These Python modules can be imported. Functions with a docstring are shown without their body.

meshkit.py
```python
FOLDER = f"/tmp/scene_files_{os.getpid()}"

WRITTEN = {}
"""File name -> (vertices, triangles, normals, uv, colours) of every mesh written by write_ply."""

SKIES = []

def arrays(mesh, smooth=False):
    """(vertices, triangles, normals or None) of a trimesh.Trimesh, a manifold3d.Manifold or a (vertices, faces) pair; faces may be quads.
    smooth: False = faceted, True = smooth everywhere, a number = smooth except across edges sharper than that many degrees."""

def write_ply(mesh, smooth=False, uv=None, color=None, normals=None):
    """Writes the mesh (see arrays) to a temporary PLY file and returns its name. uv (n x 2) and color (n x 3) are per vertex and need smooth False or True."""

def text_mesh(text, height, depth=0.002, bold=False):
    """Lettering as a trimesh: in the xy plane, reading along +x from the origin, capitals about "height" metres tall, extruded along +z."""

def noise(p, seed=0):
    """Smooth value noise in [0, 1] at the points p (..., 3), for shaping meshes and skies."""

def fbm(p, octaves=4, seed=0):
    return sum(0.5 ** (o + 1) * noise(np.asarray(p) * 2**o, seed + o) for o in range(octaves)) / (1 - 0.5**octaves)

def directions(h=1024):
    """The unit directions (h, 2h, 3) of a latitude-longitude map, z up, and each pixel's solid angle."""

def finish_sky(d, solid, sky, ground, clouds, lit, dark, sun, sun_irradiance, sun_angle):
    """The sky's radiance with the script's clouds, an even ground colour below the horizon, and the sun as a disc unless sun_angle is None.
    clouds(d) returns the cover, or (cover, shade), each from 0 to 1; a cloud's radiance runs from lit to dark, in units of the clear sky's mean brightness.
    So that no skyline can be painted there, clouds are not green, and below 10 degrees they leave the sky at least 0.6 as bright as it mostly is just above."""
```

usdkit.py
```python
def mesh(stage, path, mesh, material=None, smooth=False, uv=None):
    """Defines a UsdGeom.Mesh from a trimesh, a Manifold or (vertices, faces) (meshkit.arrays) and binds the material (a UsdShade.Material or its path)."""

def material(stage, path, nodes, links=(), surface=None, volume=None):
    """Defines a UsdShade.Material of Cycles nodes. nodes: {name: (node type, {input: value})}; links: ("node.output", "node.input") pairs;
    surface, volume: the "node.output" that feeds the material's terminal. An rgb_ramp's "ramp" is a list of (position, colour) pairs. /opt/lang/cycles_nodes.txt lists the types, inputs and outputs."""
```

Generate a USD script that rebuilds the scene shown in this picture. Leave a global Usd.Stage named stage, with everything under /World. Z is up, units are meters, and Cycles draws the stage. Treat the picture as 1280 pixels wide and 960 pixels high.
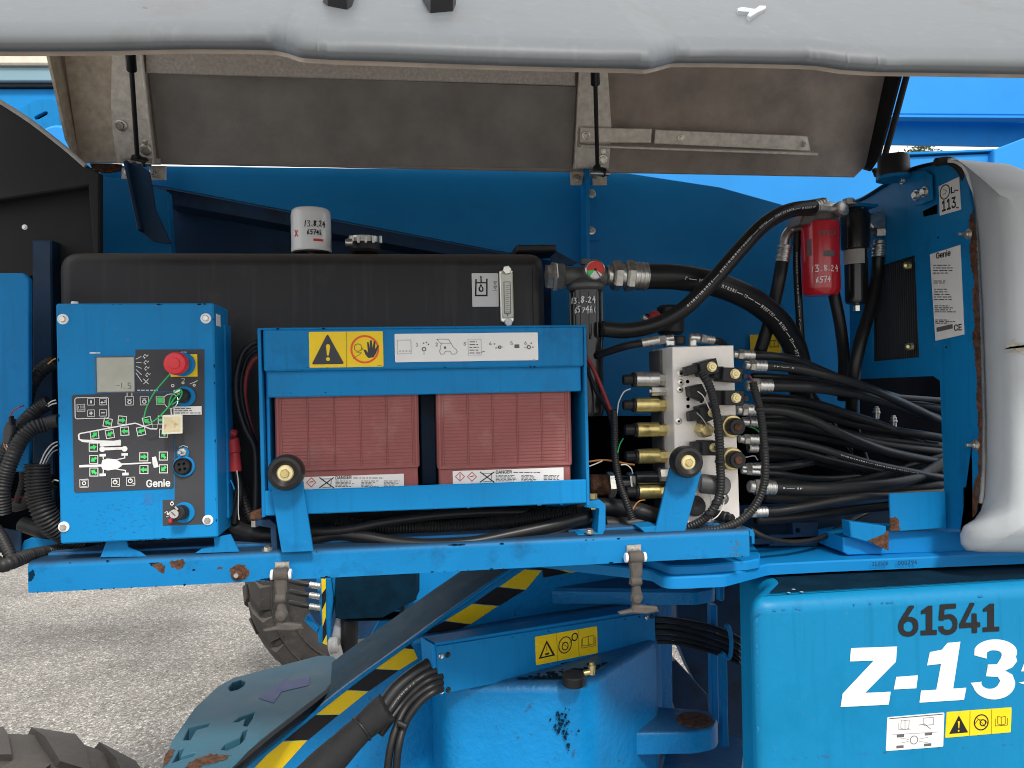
import math, random
import numpy as np
import trimesh
import mapbox_earcut
import shapely
from shapely.geometry import Polygon, LineString, Point
from shapely.ops import unary_union
import usdkit, meshkit
from pxr import Usd, UsdGeom, UsdLux, UsdShade, Gf, Sdf

random.seed(7)
RNG = np.random.default_rng(7)
stage = Usd.Stage.CreateInMemory()
UsdGeom.SetStageUpAxis(stage, UsdGeom.Tokens.z)
UsdGeom.SetStageMetersPerUnit(stage, 1.0)
UsdGeom.Xform.Define(stage, '/World')
UsdGeom.Scope.Define(stage, '/World/Looks')

# ------------------------------------------------------------------ camera
F_PX, YAW, ROLL, EYE = 967.0, math.radians(7.5), 0.0194, np.array([0.0, 0.0, 1.75])
FWD = np.array([math.sin(YAW), math.cos(YAW), 0.0])
R0 = np.array([math.cos(YAW), -math.sin(YAW), 0.0])
ZUP = np.array([0.0, 0.0, 1.0])
RIGHT = R0 * math.cos(ROLL) - ZUP * math.sin(ROLL)
UPV = ZUP * math.cos(ROLL) + R0 * math.sin(ROLL)
cam = UsdGeom.Camera.Define(stage, '/World/camera')
cam.CreateHorizontalApertureAttr(36.0)
cam.CreateVerticalApertureAttr(27.0)
cam.CreateFocalLengthAttr(36.0 * F_PX / 1280.0)
cam.CreateClippingRangeAttr(Gf.Vec2f(0.05, 500.0))
cam.CreateExposureAttr(1.15)
_m = np.eye(4); _m[0, :3], _m[1, :3], _m[2, :3], _m[3, :3] = RIGHT, UPV, -FWD, EYE
cam.AddTransformOp().Set(Gf.Matrix4d(_m.tolist()))

# ------------------------------------------------------------------ sky and sun (bright overcast)
SUN = np.array([0.14, -0.70, 0.80]); SUN /= np.linalg.norm(SUN)
sun = UsdLux.DistantLight.Define(stage, '/World/sun')
sun.CreateIntensityAttr(0.4)
sun.CreateAngleAttr(10.0)
sun.CreateNormalizeAttr(True) if hasattr(sun, 'CreateNormalizeAttr') else None
sun.CreateColorAttr(Gf.Vec3f(1.0, 0.965, 0.91))
_x = np.cross(ZUP, SUN); _x /= np.linalg.norm(_x); _y = np.cross(SUN, _x)
_m = np.eye(4); _m[0, :3], _m[1, :3], _m[2, :3] = _x, _y, SUN
sun.AddTransformOp().Set(Gf.Matrix4d(_m.tolist()))
sky_mat = usdkit.material(stage, '/World/Looks/sky_look', {
    'sky': ('sky_texture', {'sky_type': 'single_scattering', 'sun_disc': False, 'sun_elevation': float(math.asin(SUN[2])), 'sun_rotation': float(math.atan2(SUN[0], SUN[1]))}),
    'tc': ('texture_coordinate', {}),
    'n': ('noise_texture', {'scale': 2.2, 'detail': 5.0, 'roughness': 0.55}),
    'r': ('rgb_ramp', {'ramp': [(0.3, (0.72, 0.72, 0.72)), (0.6, (0.97, 0.97, 0.97))]}),
    'cl': ('rgb_ramp', {'ramp': [(0.25, (9.0, 9.2, 9.6)), (0.75, (13.0, 13.0, 13.0))]}),
    'mix': ('mix', {}),
    'bg': ('background_shader', {'strength': 0.062})},
    [('tc.generated', 'n.vector'), ('n.fac', 'r.fac'), ('n.fac', 'cl.fac'), ('r.color', 'mix.fac'), ('sky.color', 'mix.color1'), ('cl.color', 'mix.color2'), ('mix.color', 'bg.color')],
    surface='bg.background')
dome = UsdLux.DomeLight.Define(stage, '/World/sky')
dome.CreateIntensityAttr(1.0)
UsdShade.MaterialBindingAPI.Apply(dome.GetPrim()).Bind(sky_mat)
dome.GetPrim().SetCustomDataByKey('kind', 'structure')

# ------------------------------------------------------------------ view rays and working planes
def ray(u, v):
    return FWD + (u - 640.0) / F_PX * RIGHT - (v - 480.0) / F_PX * UPV

def P(u, v, d):
    return EYE + d * ray(u, v)

def PY(u, v, Y):
    r = ray(u, v)
    return EYE + r * (Y / r[1])

def PZ(u, v, Z):
    r = ray(u, v)
    return EYE + r * ((Z - EYE[2]) / r[2])

class Plane:
    """A flat working plane: o origin, ex along it, ey up it, n out of it."""
    def __init__(s, o, ex, ey):
        s.o, s.ex, s.ey = (np.asarray(a, float) for a in (o, ex, ey))
        s.ex = s.ex / np.linalg.norm(s.ex)
        s.ey = s.ey - s.ex * (s.ey @ s.ex); s.ey /= np.linalg.norm(s.ey)
        s.n = np.cross(s.ex, s.ey)
    def uv(s, u, v):
        r = ray(u, v)
        t = ((s.o - EYE) @ s.n) / (r @ s.n)
        p = EYE + t * r - s.o
        return np.array([p @ s.ex, p @ s.ey])
    def loc(s, pts):
        return np.array([s.uv(*p) for p in pts])
    def at(s, u, v, h=0.0):
        x, y = s.uv(u, v)
        return s.o + x * s.ex + y * s.ey + h * s.n
    def to3(s, q):
        q = np.asarray(q, float)
        return s.o + q[:, :1] * s.ex + q[:, 1:2] * s.ey + q[:, 2:3] * s.n
    def off(s, h):
        return Plane(s.o + h * s.n, s.ex, s.ey)

def YP(Y):
    return Plane((0, Y, 1.75), (1, 0, 0), (0, 0, 1))

def XP(X):                                  # a wall that faces -x
    return Plane((X, 0, 1.75), (0, -1, 0), (0, 0, 1))

# ------------------------------------------------------------------ mesh builders
def mk(v, f):
    return trimesh.Trimesh(np.asarray(v, float), np.asarray(f, int), process=False)

def cat(*ms):
    out = []
    for m in ms:
        out += list(m) if isinstance(m, (list, tuple)) else [m]
    return trimesh.util.concatenate(out) if len(out) > 1 else out[0]

def area2(p):
    x, y = p[:, 0], p[:, 1]
    return 0.5 * np.sum(x * np.roll(y, -1) - np.roll(x, -1) * y)

def inset(p, d):
    a, b, c = np.roll(p, 1, 0), p, np.roll(p, -1, 0)
    e1, e2 = b - a, c - b
    e1 = e1 / (np.linalg.norm(e1, axis=1, keepdims=True) + 1e-12); e2 = e2 / (np.linalg.norm(e2, axis=1, keepdims=True) + 1e-12)
    n1, n2 = np.stack([-e1[:, 1], e1[:, 0]], 1), np.stack([-e2[:, 1], e2[:, 0]], 1)
    m = n1 + n2
    return b + d * m / np.maximum((1 + (n1 * n2).sum(1))[:, None], 0.3)

def fillet(p, r, n=5):
    p = np.asarray(p, float); out = []
    rs = np.broadcast_to(r, (len(p),))
    for i in range(len(p)):
        a, b, c = p[i - 1], p[i], p[(i + 1) % len(p)]
        u, w = a - b, c - b
        lu, lw = np.linalg.norm(u), np.linalg.norm(w)
        if rs[i] <= 0:
            out.append(b); continue
        u, w = u / lu, w / lw
        ang = math.acos(np.clip(u @ w, -1, 1))
        t = min(rs[i] / max(math.tan(ang / 2), 1e-3), lu * .49, lw * .49)
        for k in range(n + 1):
            s = k / n
            q0, q1 = b + u * t, b + w * t
            out.append((1 - s) ** 2 * q0 + 2 * s * (1 - s) * b + s * s * q1)
    return np.array(out)

def _tri(rings):
    v = np.vstack(rings); ends = np.cumsum([len(r) for r in rings]).astype(np.uint32)
    f = mapbox_earcut.triangulate_float64(np.ascontiguousarray(v), ends).reshape(-1, 3).astype(int)
    a, b, c = v[f[:, 0]], v[f[:, 1]], v[f[:, 2]]
    s = (b[:, 0] - a[:, 0]) * (c[:, 1] - a[:, 1]) - (b[:, 1] - a[:, 1]) * (c[:, 0] - a[:, 0])
    f[s < 0] = f[s < 0][:, ::-1]
    return f

def ext2(p, t, b=0.0015, holes=(), lift=0.0, prof=None):
    """2-D outline to a solid: front face at z = lift, back at lift - t, with a bevelled front edge."""
    p = np.asarray(p, float)
    if area2(p) < 0: p = p[::-1]
    rings = [p]
    for h in holes:
        h = np.asarray(h, float)
        rings.append(h[::-1] if area2(h) > 0 else h)
    prof = prof or ([(b, 0.0), (0.0, -b), (0.0, -t)] if b > 0 else [(0.0, 0.0), (0.0, -t)])
    n = sum(len(r) for r in rings)
    V, Fc = [], []
    for d, z in prof:
        q = np.vstack([inset(r, d) if d else r for r in rings])
        V.append(np.hstack([q, np.full((n, 1), z + lift)]))
    k0 = 0
    first = [inset(r, prof[0][0]) if prof[0][0] else r for r in rings]
    top = _tri(first)
    Fc.append(top); Fc.append(top[:, ::-1] + n * (len(prof) - 1))
    for r in rings:
        m = len(r); i = np.arange(m); j = (i + 1) % m
        for L in range(len(prof) - 1):
            a, c = L * n + k0, (L + 1) * n + k0
            Fc.append(np.stack([a + i, c + i, c + j], 1)); Fc.append(np.stack([a + i, c + j, a + j], 1))
        k0 += m
    return mk(np.vstack(V), np.vstack(Fc))

def put(pl, m):
    return mk(pl.to3(m.vertices), m.faces)

def ext(pl, px, t, b=0.0015, r=0, lift=0.0, holes=(), prof=None, n=5):
    """An outline given along sight lines onto the plane pl, made a solid of thickness t behind it."""
    q = pl.loc(px)
    if np.any(np.asarray(r) > 0): q = fillet(q, r, n)
    return put(pl, ext2(q, t, b, [fillet(pl.loc(h), .004, 3) if len(h) < 9 else pl.loc(h) for h in holes], lift, prof))

def wr(pl, u0, v0, u1, v1):
    """A true upright rectangle on pl: (x0, y0, x1, y1)."""
    um, vm = (u0 + u1) / 2, (v0 + v1) / 2
    return pl.uv(u0, vm)[0], pl.uv(um, v1)[1], pl.uv(u1, vm)[0], pl.uv(um, v0)[1]

def rect(x0, y0, x1, y1):
    return np.array([(x0, y0), (x1, y0), (x1, y1), (x0, y1)], float)

def panel(pl, u0, v0, u1, v1, t, b=0.002, r=0, lift=0.0, prof=None):
    q = rect(*wr(pl, u0, v0, u1, v1))
    if r: q = fillet(q, r)
    return put(pl, ext2(q, t, b, (), lift, prof))

def rprof(r, t, n=4):
    return [(r * (1 - math.sin(k / n * math.pi / 2)), -r * (1 - math.cos(k / n * math.pi / 2))) for k in range(n + 1)] + [(0, -t)]

def box(x0, x1, y0, y1, z0, z1, b=0.002):
    c = []
    for x, sx in ((x0, 1), (x1, -1)):
        for y, sy in ((y0, 1), (y1, -1)):
            for z, sz in ((z0, 1), (z1, -1)):
                c += [(x + sx * b, y + sy * b, z), (x + sx * b, y, z + sz * b), (x, y + sy * b, z + sz * b)]
    return trimesh.Trimesh(np.array(c)).convex_hull

def frame(axis):
    a = np.asarray(axis, float); a = a / np.linalg.norm(a)
    t = np.array([0, 0, 1.0]) if abs(a[2]) < .9 else np.array([1.0, 0, 0])
    x = np.cross(t, a); x /= np.linalg.norm(x)
    return x, np.cross(a, x), a

def lathe(prof, c, axis, seg=28, rot=0.0):
    x, y, a = frame(axis); c = np.asarray(c, float)
    th = np.arange(seg) * 2 * math.pi / seg + rot
    V, Fc = [], []
    for r, h in prof:
        V.append(c + h * a + r * (np.cos(th)[:, None] * x + np.sin(th)[:, None] * y))
    i = np.arange(seg); j = (i + 1) % seg
    for k in range(len(prof) - 1):
        Fc.append(np.stack([k * seg + i, k * seg + j, (k + 1) * seg + j], 1)); Fc.append(np.stack([k * seg + i, (k + 1) * seg + j, (k + 1) * seg + i], 1))
    V = np.vstack(V)
    for k, flip in ((0, True), (len(prof) - 1, False)):
        if prof[k][0] > 1e-6:
            V = np.vstack([V, c + prof[k][1] * a]); m = len(V) - 1
            Fc.append(np.stack([np.full(seg, m), k * seg + (j if flip else i), k * seg + (i if flip else j)], 1))
    return mk(V, np.vstack(Fc))

def rod(p0, p1, r, seg=20, b=None, r1=None):
    p0, p1 = np.asarray(p0, float), np.asarray(p1, float)
    L = np.linalg.norm(p1 - p0); b = min(r * .18, L * .2) if b is None else b
    r1 = r if r1 is None else r1
    return lathe([(r - b, 0), (r, b), (r1, L - b), (r1 - b, L)], p0, p1 - p0, seg)

def hexa(c, axis, r, h, b=None):
    b = r * .12 if b is None else b
    return lathe([(r, 0), (r, h - b), (r - b, h)], c, axis, 6, .2)

def bolt(c, axis, r, washer=True):
    a = np.asarray(axis, float); a = a / np.linalg.norm(a); c = np.asarray(c, float)
    m = [hexa(c + a * r * .25, a, r, r * .75)]
    if washer: m.append(lathe([(r * 1.5, 0), (r * 1.5, r * .2), (r * 1.35, r * .3)], c, a, 20))
    return cat(m)

def spline(pts, per=10):
    p = np.asarray(pts, float)
    if len(p) == 2: return np.linspace(p[0], p[1], per + 1)
    q = np.vstack([2 * p[0] - p[1], p, 2 * p[-1] - p[-2]]); out = []
    for i in range(1, len(q) - 2):
        a, b, c, d = q[i - 1:i + 3]
        for t in np.arange(per) / per:
            out.append(.5 * (2 * b + (c - a) * t + (2 * a - 5 * b + 4 * c - d) * t * t + (3 * b - a - 3 * c + d) * t ** 3))
    return np.vstack(out + [p[-1]])

def tube(pts, r, seg=12, per=10, corr=0.0, pitch=0.005, straight=False, caps=True):
    """A hose along a smooth path; corr > 0 makes it ribbed conduit."""
    c = np.asarray(pts, float) if straight else spline(pts, per)
    if corr > 0:
        L = np.r_[0, np.cumsum(np.linalg.norm(np.diff(c, axis=0), axis=1))]
        n = max(4, int(L[-1] / pitch)) * 4
        s = np.linspace(0, L[-1], n + 1)
        c = np.stack([np.interp(s, L, c[:, k]) for k in range(3)], 1)
        rr = r * (1 - corr * np.array([0, .15, 1, .85])[np.arange(n + 1) % 4])
    else:
        rr = np.broadcast_to(np.asarray(r, float), (len(c),)) if np.ndim(r) == 0 else np.interp(np.linspace(0, 1, len(c)), np.linspace(0, 1, len(r)), r)
    t = np.gradient(c, axis=0); t /= np.linalg.norm(t, axis=1, keepdims=True) + 1e-12
    x, y, _ = frame(t[0]); th = np.arange(seg) * 2 * math.pi / seg
    V = []
    for k in range(len(c)):
        x = x - t[k] * (x @ t[k]); x /= np.linalg.norm(x); y = np.cross(t[k], x)
        V.append(c[k] + rr[k] * (np.cos(th)[:, None] * x + np.sin(th)[:, None] * y))
    n = len(c); i, j = np.meshgrid(np.arange(n - 1), np.arange(seg), indexing='ij'); j2 = (j + 1) % seg
    q = np.stack([i * seg + j, i * seg + j2, (i + 1) * seg + j2, (i + 1) * seg + j], -1).reshape(-1, 4)
    f = np.vstack([q[:, [0, 1, 2]], q[:, [0, 2, 3]]])
    V = np.vstack(V)
    if caps:
        V = np.vstack([V, c[:1], c[-1:]]); m = len(V) - 2; k = np.arange(seg); k2 = (k + 1) % seg
        f = np.vstack([f, np.stack([np.full(seg, m), k2, k], 1), np.stack([np.full(seg, m + 1), (n - 1) * seg + k, (n - 1) * seg + k2], 1)])
    return mk(V, f)

def path(*uvy):
    """Points (across, down, Y) along sight lines onto planes of depth Y."""
    return [PY(*p) for p in uvy]

def pxr_m(px, Y):
    return px * Y / F_PX

# ------------------------------------------------------------------ flat print on planes
class Ink:
    def __init__(s, pl, lift=0.0012, t=0.0005):
        s.pl, s.lift, s.t, s.g, s.m = pl, lift, t, [], []
    def poly(s, px, holes=()):
        s.g.append(Polygon(s.pl.loc(px), [s.pl.loc(h) for h in holes]).buffer(0)); return s
    def rect(s, u0, v0, u1, v1, r=0):
        g = shapely.box(*wr(s.pl, u0, v0, u1, v1))
        s.g.append(g.buffer(-r).buffer(r) if r else g); return s
    def frame(s, u0, v0, u1, v1, w, r=0.0):
        x0, y0, x1, y1 = wr(s.pl, u0, v0, u1, v1); g = shapely.box(x0, y0, x1, y1)
        if r: g = g.buffer(-r).buffer(r)
        s.g.append(g.difference(g.buffer(-w))); return s
    def line(s, px, w, cap='flat'):
        s.g.append(LineString(s.pl.loc(px)).buffer(w / 2, cap_style=cap, join_style='mitre')); return s
    def circle(s, u, v, rpx, hole=0.0):
        c = s.pl.uv(u, v); k = np.linalg.norm(s.pl.uv(u + rpx, v) - c)
        g = Point(c).buffer(k, 8)
        s.g.append(g.difference(Point(c).buffer(k * hole, 8)) if hole else g); return s
    def text(s, txt, u, v, hpx, wpx=None, bold=False, shear=0.0, ang=0.0):
        m = meshkit.text_mesh(txt, 1.0, 1.0, bold); q = np.array(m.vertices)
        h = abs(s.pl.uv(u, v - hpx)[1] - s.pl.uv(u, v)[1])
        w = np.ptp(q[:, 0]); o = s.pl.uv(u, v)
        sx = (np.linalg.norm(s.pl.uv(u + wpx, v) - o) / w) if wpx else h
        x, y = (q[:, 0] - q[:, 0].min()) * sx + shear * q[:, 1] * h, q[:, 1] * h
        ca, sa = math.cos(ang), math.sin(ang)
        q = np.stack([o[0] + ca * x - sa * y, o[1] + sa * x + ca * y, s.lift - s.t + q[:, 2] * s.t], 1)
        s.m.append(mk(s.pl.to3(q), m.faces)); return s
    def dashes(s, u0, v0, u1, v1, rows, wpx, dens=.8):
        """Rows of print too small to read."""
        for k in range(rows):
            v = v0 + (k + .5) * (v1 - v0) / rows; a = u0
            end = u0 + (u1 - u0) * random.uniform(.6, 1)
            while a < end:
                b = min(end, a + random.uniform(2, 7) * wpx)
                s.line([(a, v), (b, v)], pxr_m(wpx, np.linalg.norm(s.pl.at(a, v) - EYE)))
                a = b + random.uniform(.8, 1.6) * wpx / dens
        return s
    def done(s):
        out = list(s.m)
        if s.g:
            u = unary_union(s.g)
            for g in getattr(u, 'geoms', [u]):
                if g.geom_type == 'Polygon' and g.area > 1e-9:
                    m = trimesh.creation.extrude_polygon(g.simplify(1e-5), s.t, engine='earcut')
                    q = np.array(m.vertices); q[:, 2] += s.lift - s.t
                    out.append(mk(s.pl.to3(q), m.faces))
        return cat(out)

HAND = {'1': [[(.35, .0), (.5, 1.0)]], '3': [[(.1, .95), (.6, .95), (.3, .58), (.62, .4), (.5, .05), (.1, .05)]], '8': [[(.6, .9), (.3, 1.0), (.15, .75), (.6, .3), (.4, .0), (.12, .25), (.6, .8)]],
        '2': [[(.1, .8), (.35, 1.0), (.6, .8), (.12, .05), (.65, .0)]], '4': [[(.5, 1.0), (.1, .4), (.7, .42)], [(.55, .75), (.5, -.1)]], '6': [[(.5, 1.0), (.15, .45), (.3, .0), (.6, .2), (.45, .5), (.18, .35)]],
        '5': [[(.65, 1.0), (.2, .97), (.17, .55), (.55, .5), (.5, .05), (.1, .05)]], '7': [[(.1, .95), (.65, .95), (.3, 0.0)], [(.2, .5), (.6, .5)]], 'h': [[(.2, 1.0), (.15, 0.0)], [(.15, .4), (.45, .5), (.5, 0.0)]],
        '.': [[(.2, .05), (.3, .0)]], '(': [[(.4, 1.0), (.2, .5), (.4, 0)]], 'x': [[(.1, .9), (.7, .1)], [(.7, .9), (.1, .1)]]}

def hand_on_cylinder(txt, c, R, h, ang, z0, adv=.85, w=.09, sx=.8):
    """Handwriting wrapped on an upright cylinder: c axis point, ang the start angle, z0 the base line."""
    out = []; x = 0.0; rg = random.Random(int(abs(c[0]) * 9999) + len(txt))
    for ch in txt:
        sl, kh, dy = rg.uniform(-.05, .18), rg.uniform(.82, 1.12), rg.uniform(-.1, .1)
        for st in HAND.get(ch, []):
            g = LineString([(x + (a + sl * b + rg.uniform(-.03, .03)) * sx * h, (b * kh + dy + rg.uniform(-.03, .03)) * h) for a, b in st]).buffer(w * h * rg.uniform(.75, 1.15), join_style='round', quad_segs=2)
            m = trimesh.creation.extrude_polygon(g, .0004, engine='earcut'); q = np.array(m.vertices)
            a = ang + q[:, 0] / R; r = R + .0005 + q[:, 2]
            out.append(mk(np.stack([c[0] + r * np.cos(a), c[1] + r * np.sin(a), z0 + q[:, 1]], 1), m.faces))
        x += h * sx * rg.uniform(.88, 1.12) * (adv if ch != '.' else .5)
    return cat(out)

def text_on_cylinder(txt, c, R, h, ang, z0, bold=False, sx=1.0, flip=False):
    m = meshkit.text_mesh(txt, h, .0004, bold); q = np.array(m.vertices)
    q[:, 0] *= sx
    if flip:
        q[:, 0] = q[:, 0].max() - q[:, 0]; q[:, 1] = h - q[:, 1]
    a = ang + q[:, 0] / R; r = R + .0005 + q[:, 2]
    return mk(np.stack([c[0] + r * np.cos(a), c[1] + r * np.sin(a), z0 + q[:, 1]], 1), m.faces)

def patch_on_cylinder(c, R, a0, a1, z0, z1, lift=.0006):
    n = 12; a = np.linspace(a0, a1, n + 1); V = []
    for r in (R + lift, R - .001):
        for z in (z0, z1):
            V.append(np.stack([c[0] + r * np.cos(a), c[1] + r * np.sin(a), np.full(n + 1, z)], 1))
    V = np.vstack(V); k = n + 1; f = []
    for i in range(n):
        f += [(i, i + 1, k + i + 1), (i, k + i + 1, k + i)]
    return mk(V[:2 * k], f)

def jag(px, amp=1.2, step=2.5, seed=1):
    """A ragged version of an outline, for flaked paint and rust."""
    r = random.Random(seed); out = []
    for i in range(len(px)):
        a, b = np.array(px[i], float), np.array(px[(i + 1) % len(px)], float)
        n = max(1, int(np.linalg.norm(b - a) / step))
        for k in range(n): out.append(tuple(a + (b - a) * k / n + np.array([r.uniform(-amp, amp), r.uniform(-amp, amp)]) * (k > 0 or .5)))
    return out

def nicks(pl, edges, n, seed, lift=.0007, size=1.0):
    """Small chips of missing paint scattered along edges and a few across the face."""
    r = random.Random(seed); i = Ink(pl, lift, .0004)
    for (u0, v0, u1, v1) in edges:
        for _ in range(n):
            k = r.random() ** 1.3 if r.random() < .5 else r.random(); u, v = u0 + (u1 - u0) * k, v0 + (v1 - v0) * k
            s = size * r.uniform(.25, 1.0) ** 2 * 1.5 + .2; st = r.uniform(.6, 3.2)
            hz = abs(u1 - u0) > abs(v1 - v0); a, b = (s * st, s) if hz else (s, s * st)
            i.poly([(u + a * r.uniform(.5, 1.3) * math.cos(t), v + b * r.uniform(.5, 1.3) * math.sin(t)) for t in np.linspace(0, 5.4, 7)])
    return i.done()

# ------------------------------------------------------------------ things, parts and sub-parts
NAMES, ALL = {}, []
def numbered(up, name):
    k = NAMES.get((up, name), -1) + 1; NAMES[(up, name)] = k
    return name if k == 0 else f'{name}_{k:03d}'

class Thing:
    def __init__(s, name, label=None, cat=None, group=None, kind=None):
        s.name, s.label, s.cat, s.group, s.kind, s.parts, s.copies = name, label, cat, group, kind, [], []
        ALL.append(s)
    def add(s, name, mesh, mat, smooth=35, up=None, label=None, kind=None):
        s.parts.append((name, mesh, mat, smooth, up, label, kind)); return len(s.parts) - 1
    def copy(s, offset, label):
        s.copies.append((np.asarray(offset, float), label)); return s
    def _tag(s, prim, label):
        for k, v in (('label', label), ('category', s.cat), ('group', s.group), ('kind', s.kind)):
            if v: prim.SetCustomDataByKey(k, v)
    def write(s):
        V = np.vstack([p[1].vertices for p in s.parts]); lo, hi = V.min(0), V.max(0)
        base = np.array([(lo[0] + hi[0]) / 2, (lo[1] + hi[1]) / 2, lo[2]])
        root = '/World/' + numbered('/World', s.name)
        single = len(s.parts) == 1 and s.parts[0][0] == ''
        if not single:
            x = UsdGeom.Xform.Define(stage, root); x.AddTranslateOp().Set(Gf.Vec3d(*base.tolist())); s._tag(x.GetPrim(), s.label)
        paths = []
        for name, m, mat, smooth, up, label, kind in s.parts:
            if single: pth = root
            else:
                par = root if up is None else paths[up]
                pth = par + '/' + numbered(par, name)
            paths.append(pth)
            if mat.endswith('_ink') or mat in ('white_label', 'yellow', 'violet'): smooth = False
            g = usdkit.mesh(stage, pth, mk(m.vertices - base, m.faces), MATS[mat], smooth=smooth)
            g.CreateDoubleSidedAttr(True)
            if single:
                g.AddTranslateOp().Set(Gf.Vec3d(*base.tolist())); s._tag(g.GetPrim(), s.label)
            else:
                if label: g.GetPrim().SetCustomDataByKey('label', label)
                if kind: g.GetPrim().SetCustomDataByKey('kind', kind)
        for o, label in s.copies:
            x = UsdGeom.Xform.Define(stage, '/World/' + numbered('/World', s.name))
            x.AddTranslateOp().Set(Gf.Vec3d(*(base + o).tolist()))
            x.GetPrim().GetReferences().AddInternalReference(root); x.GetPrim().SetInstanceable(True)
            s._tag(x.GetPrim(), label)

def one(name, label, cat, mesh, mat, smooth=35, group=None, kind=None):
    t = Thing(name, label, cat, group, kind); t.add('', mesh, mat, smooth); return t

def struct(name, mesh, mat, smooth=35):
    return one(name, None, None, mesh, mat, smooth, kind='structure')

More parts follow.
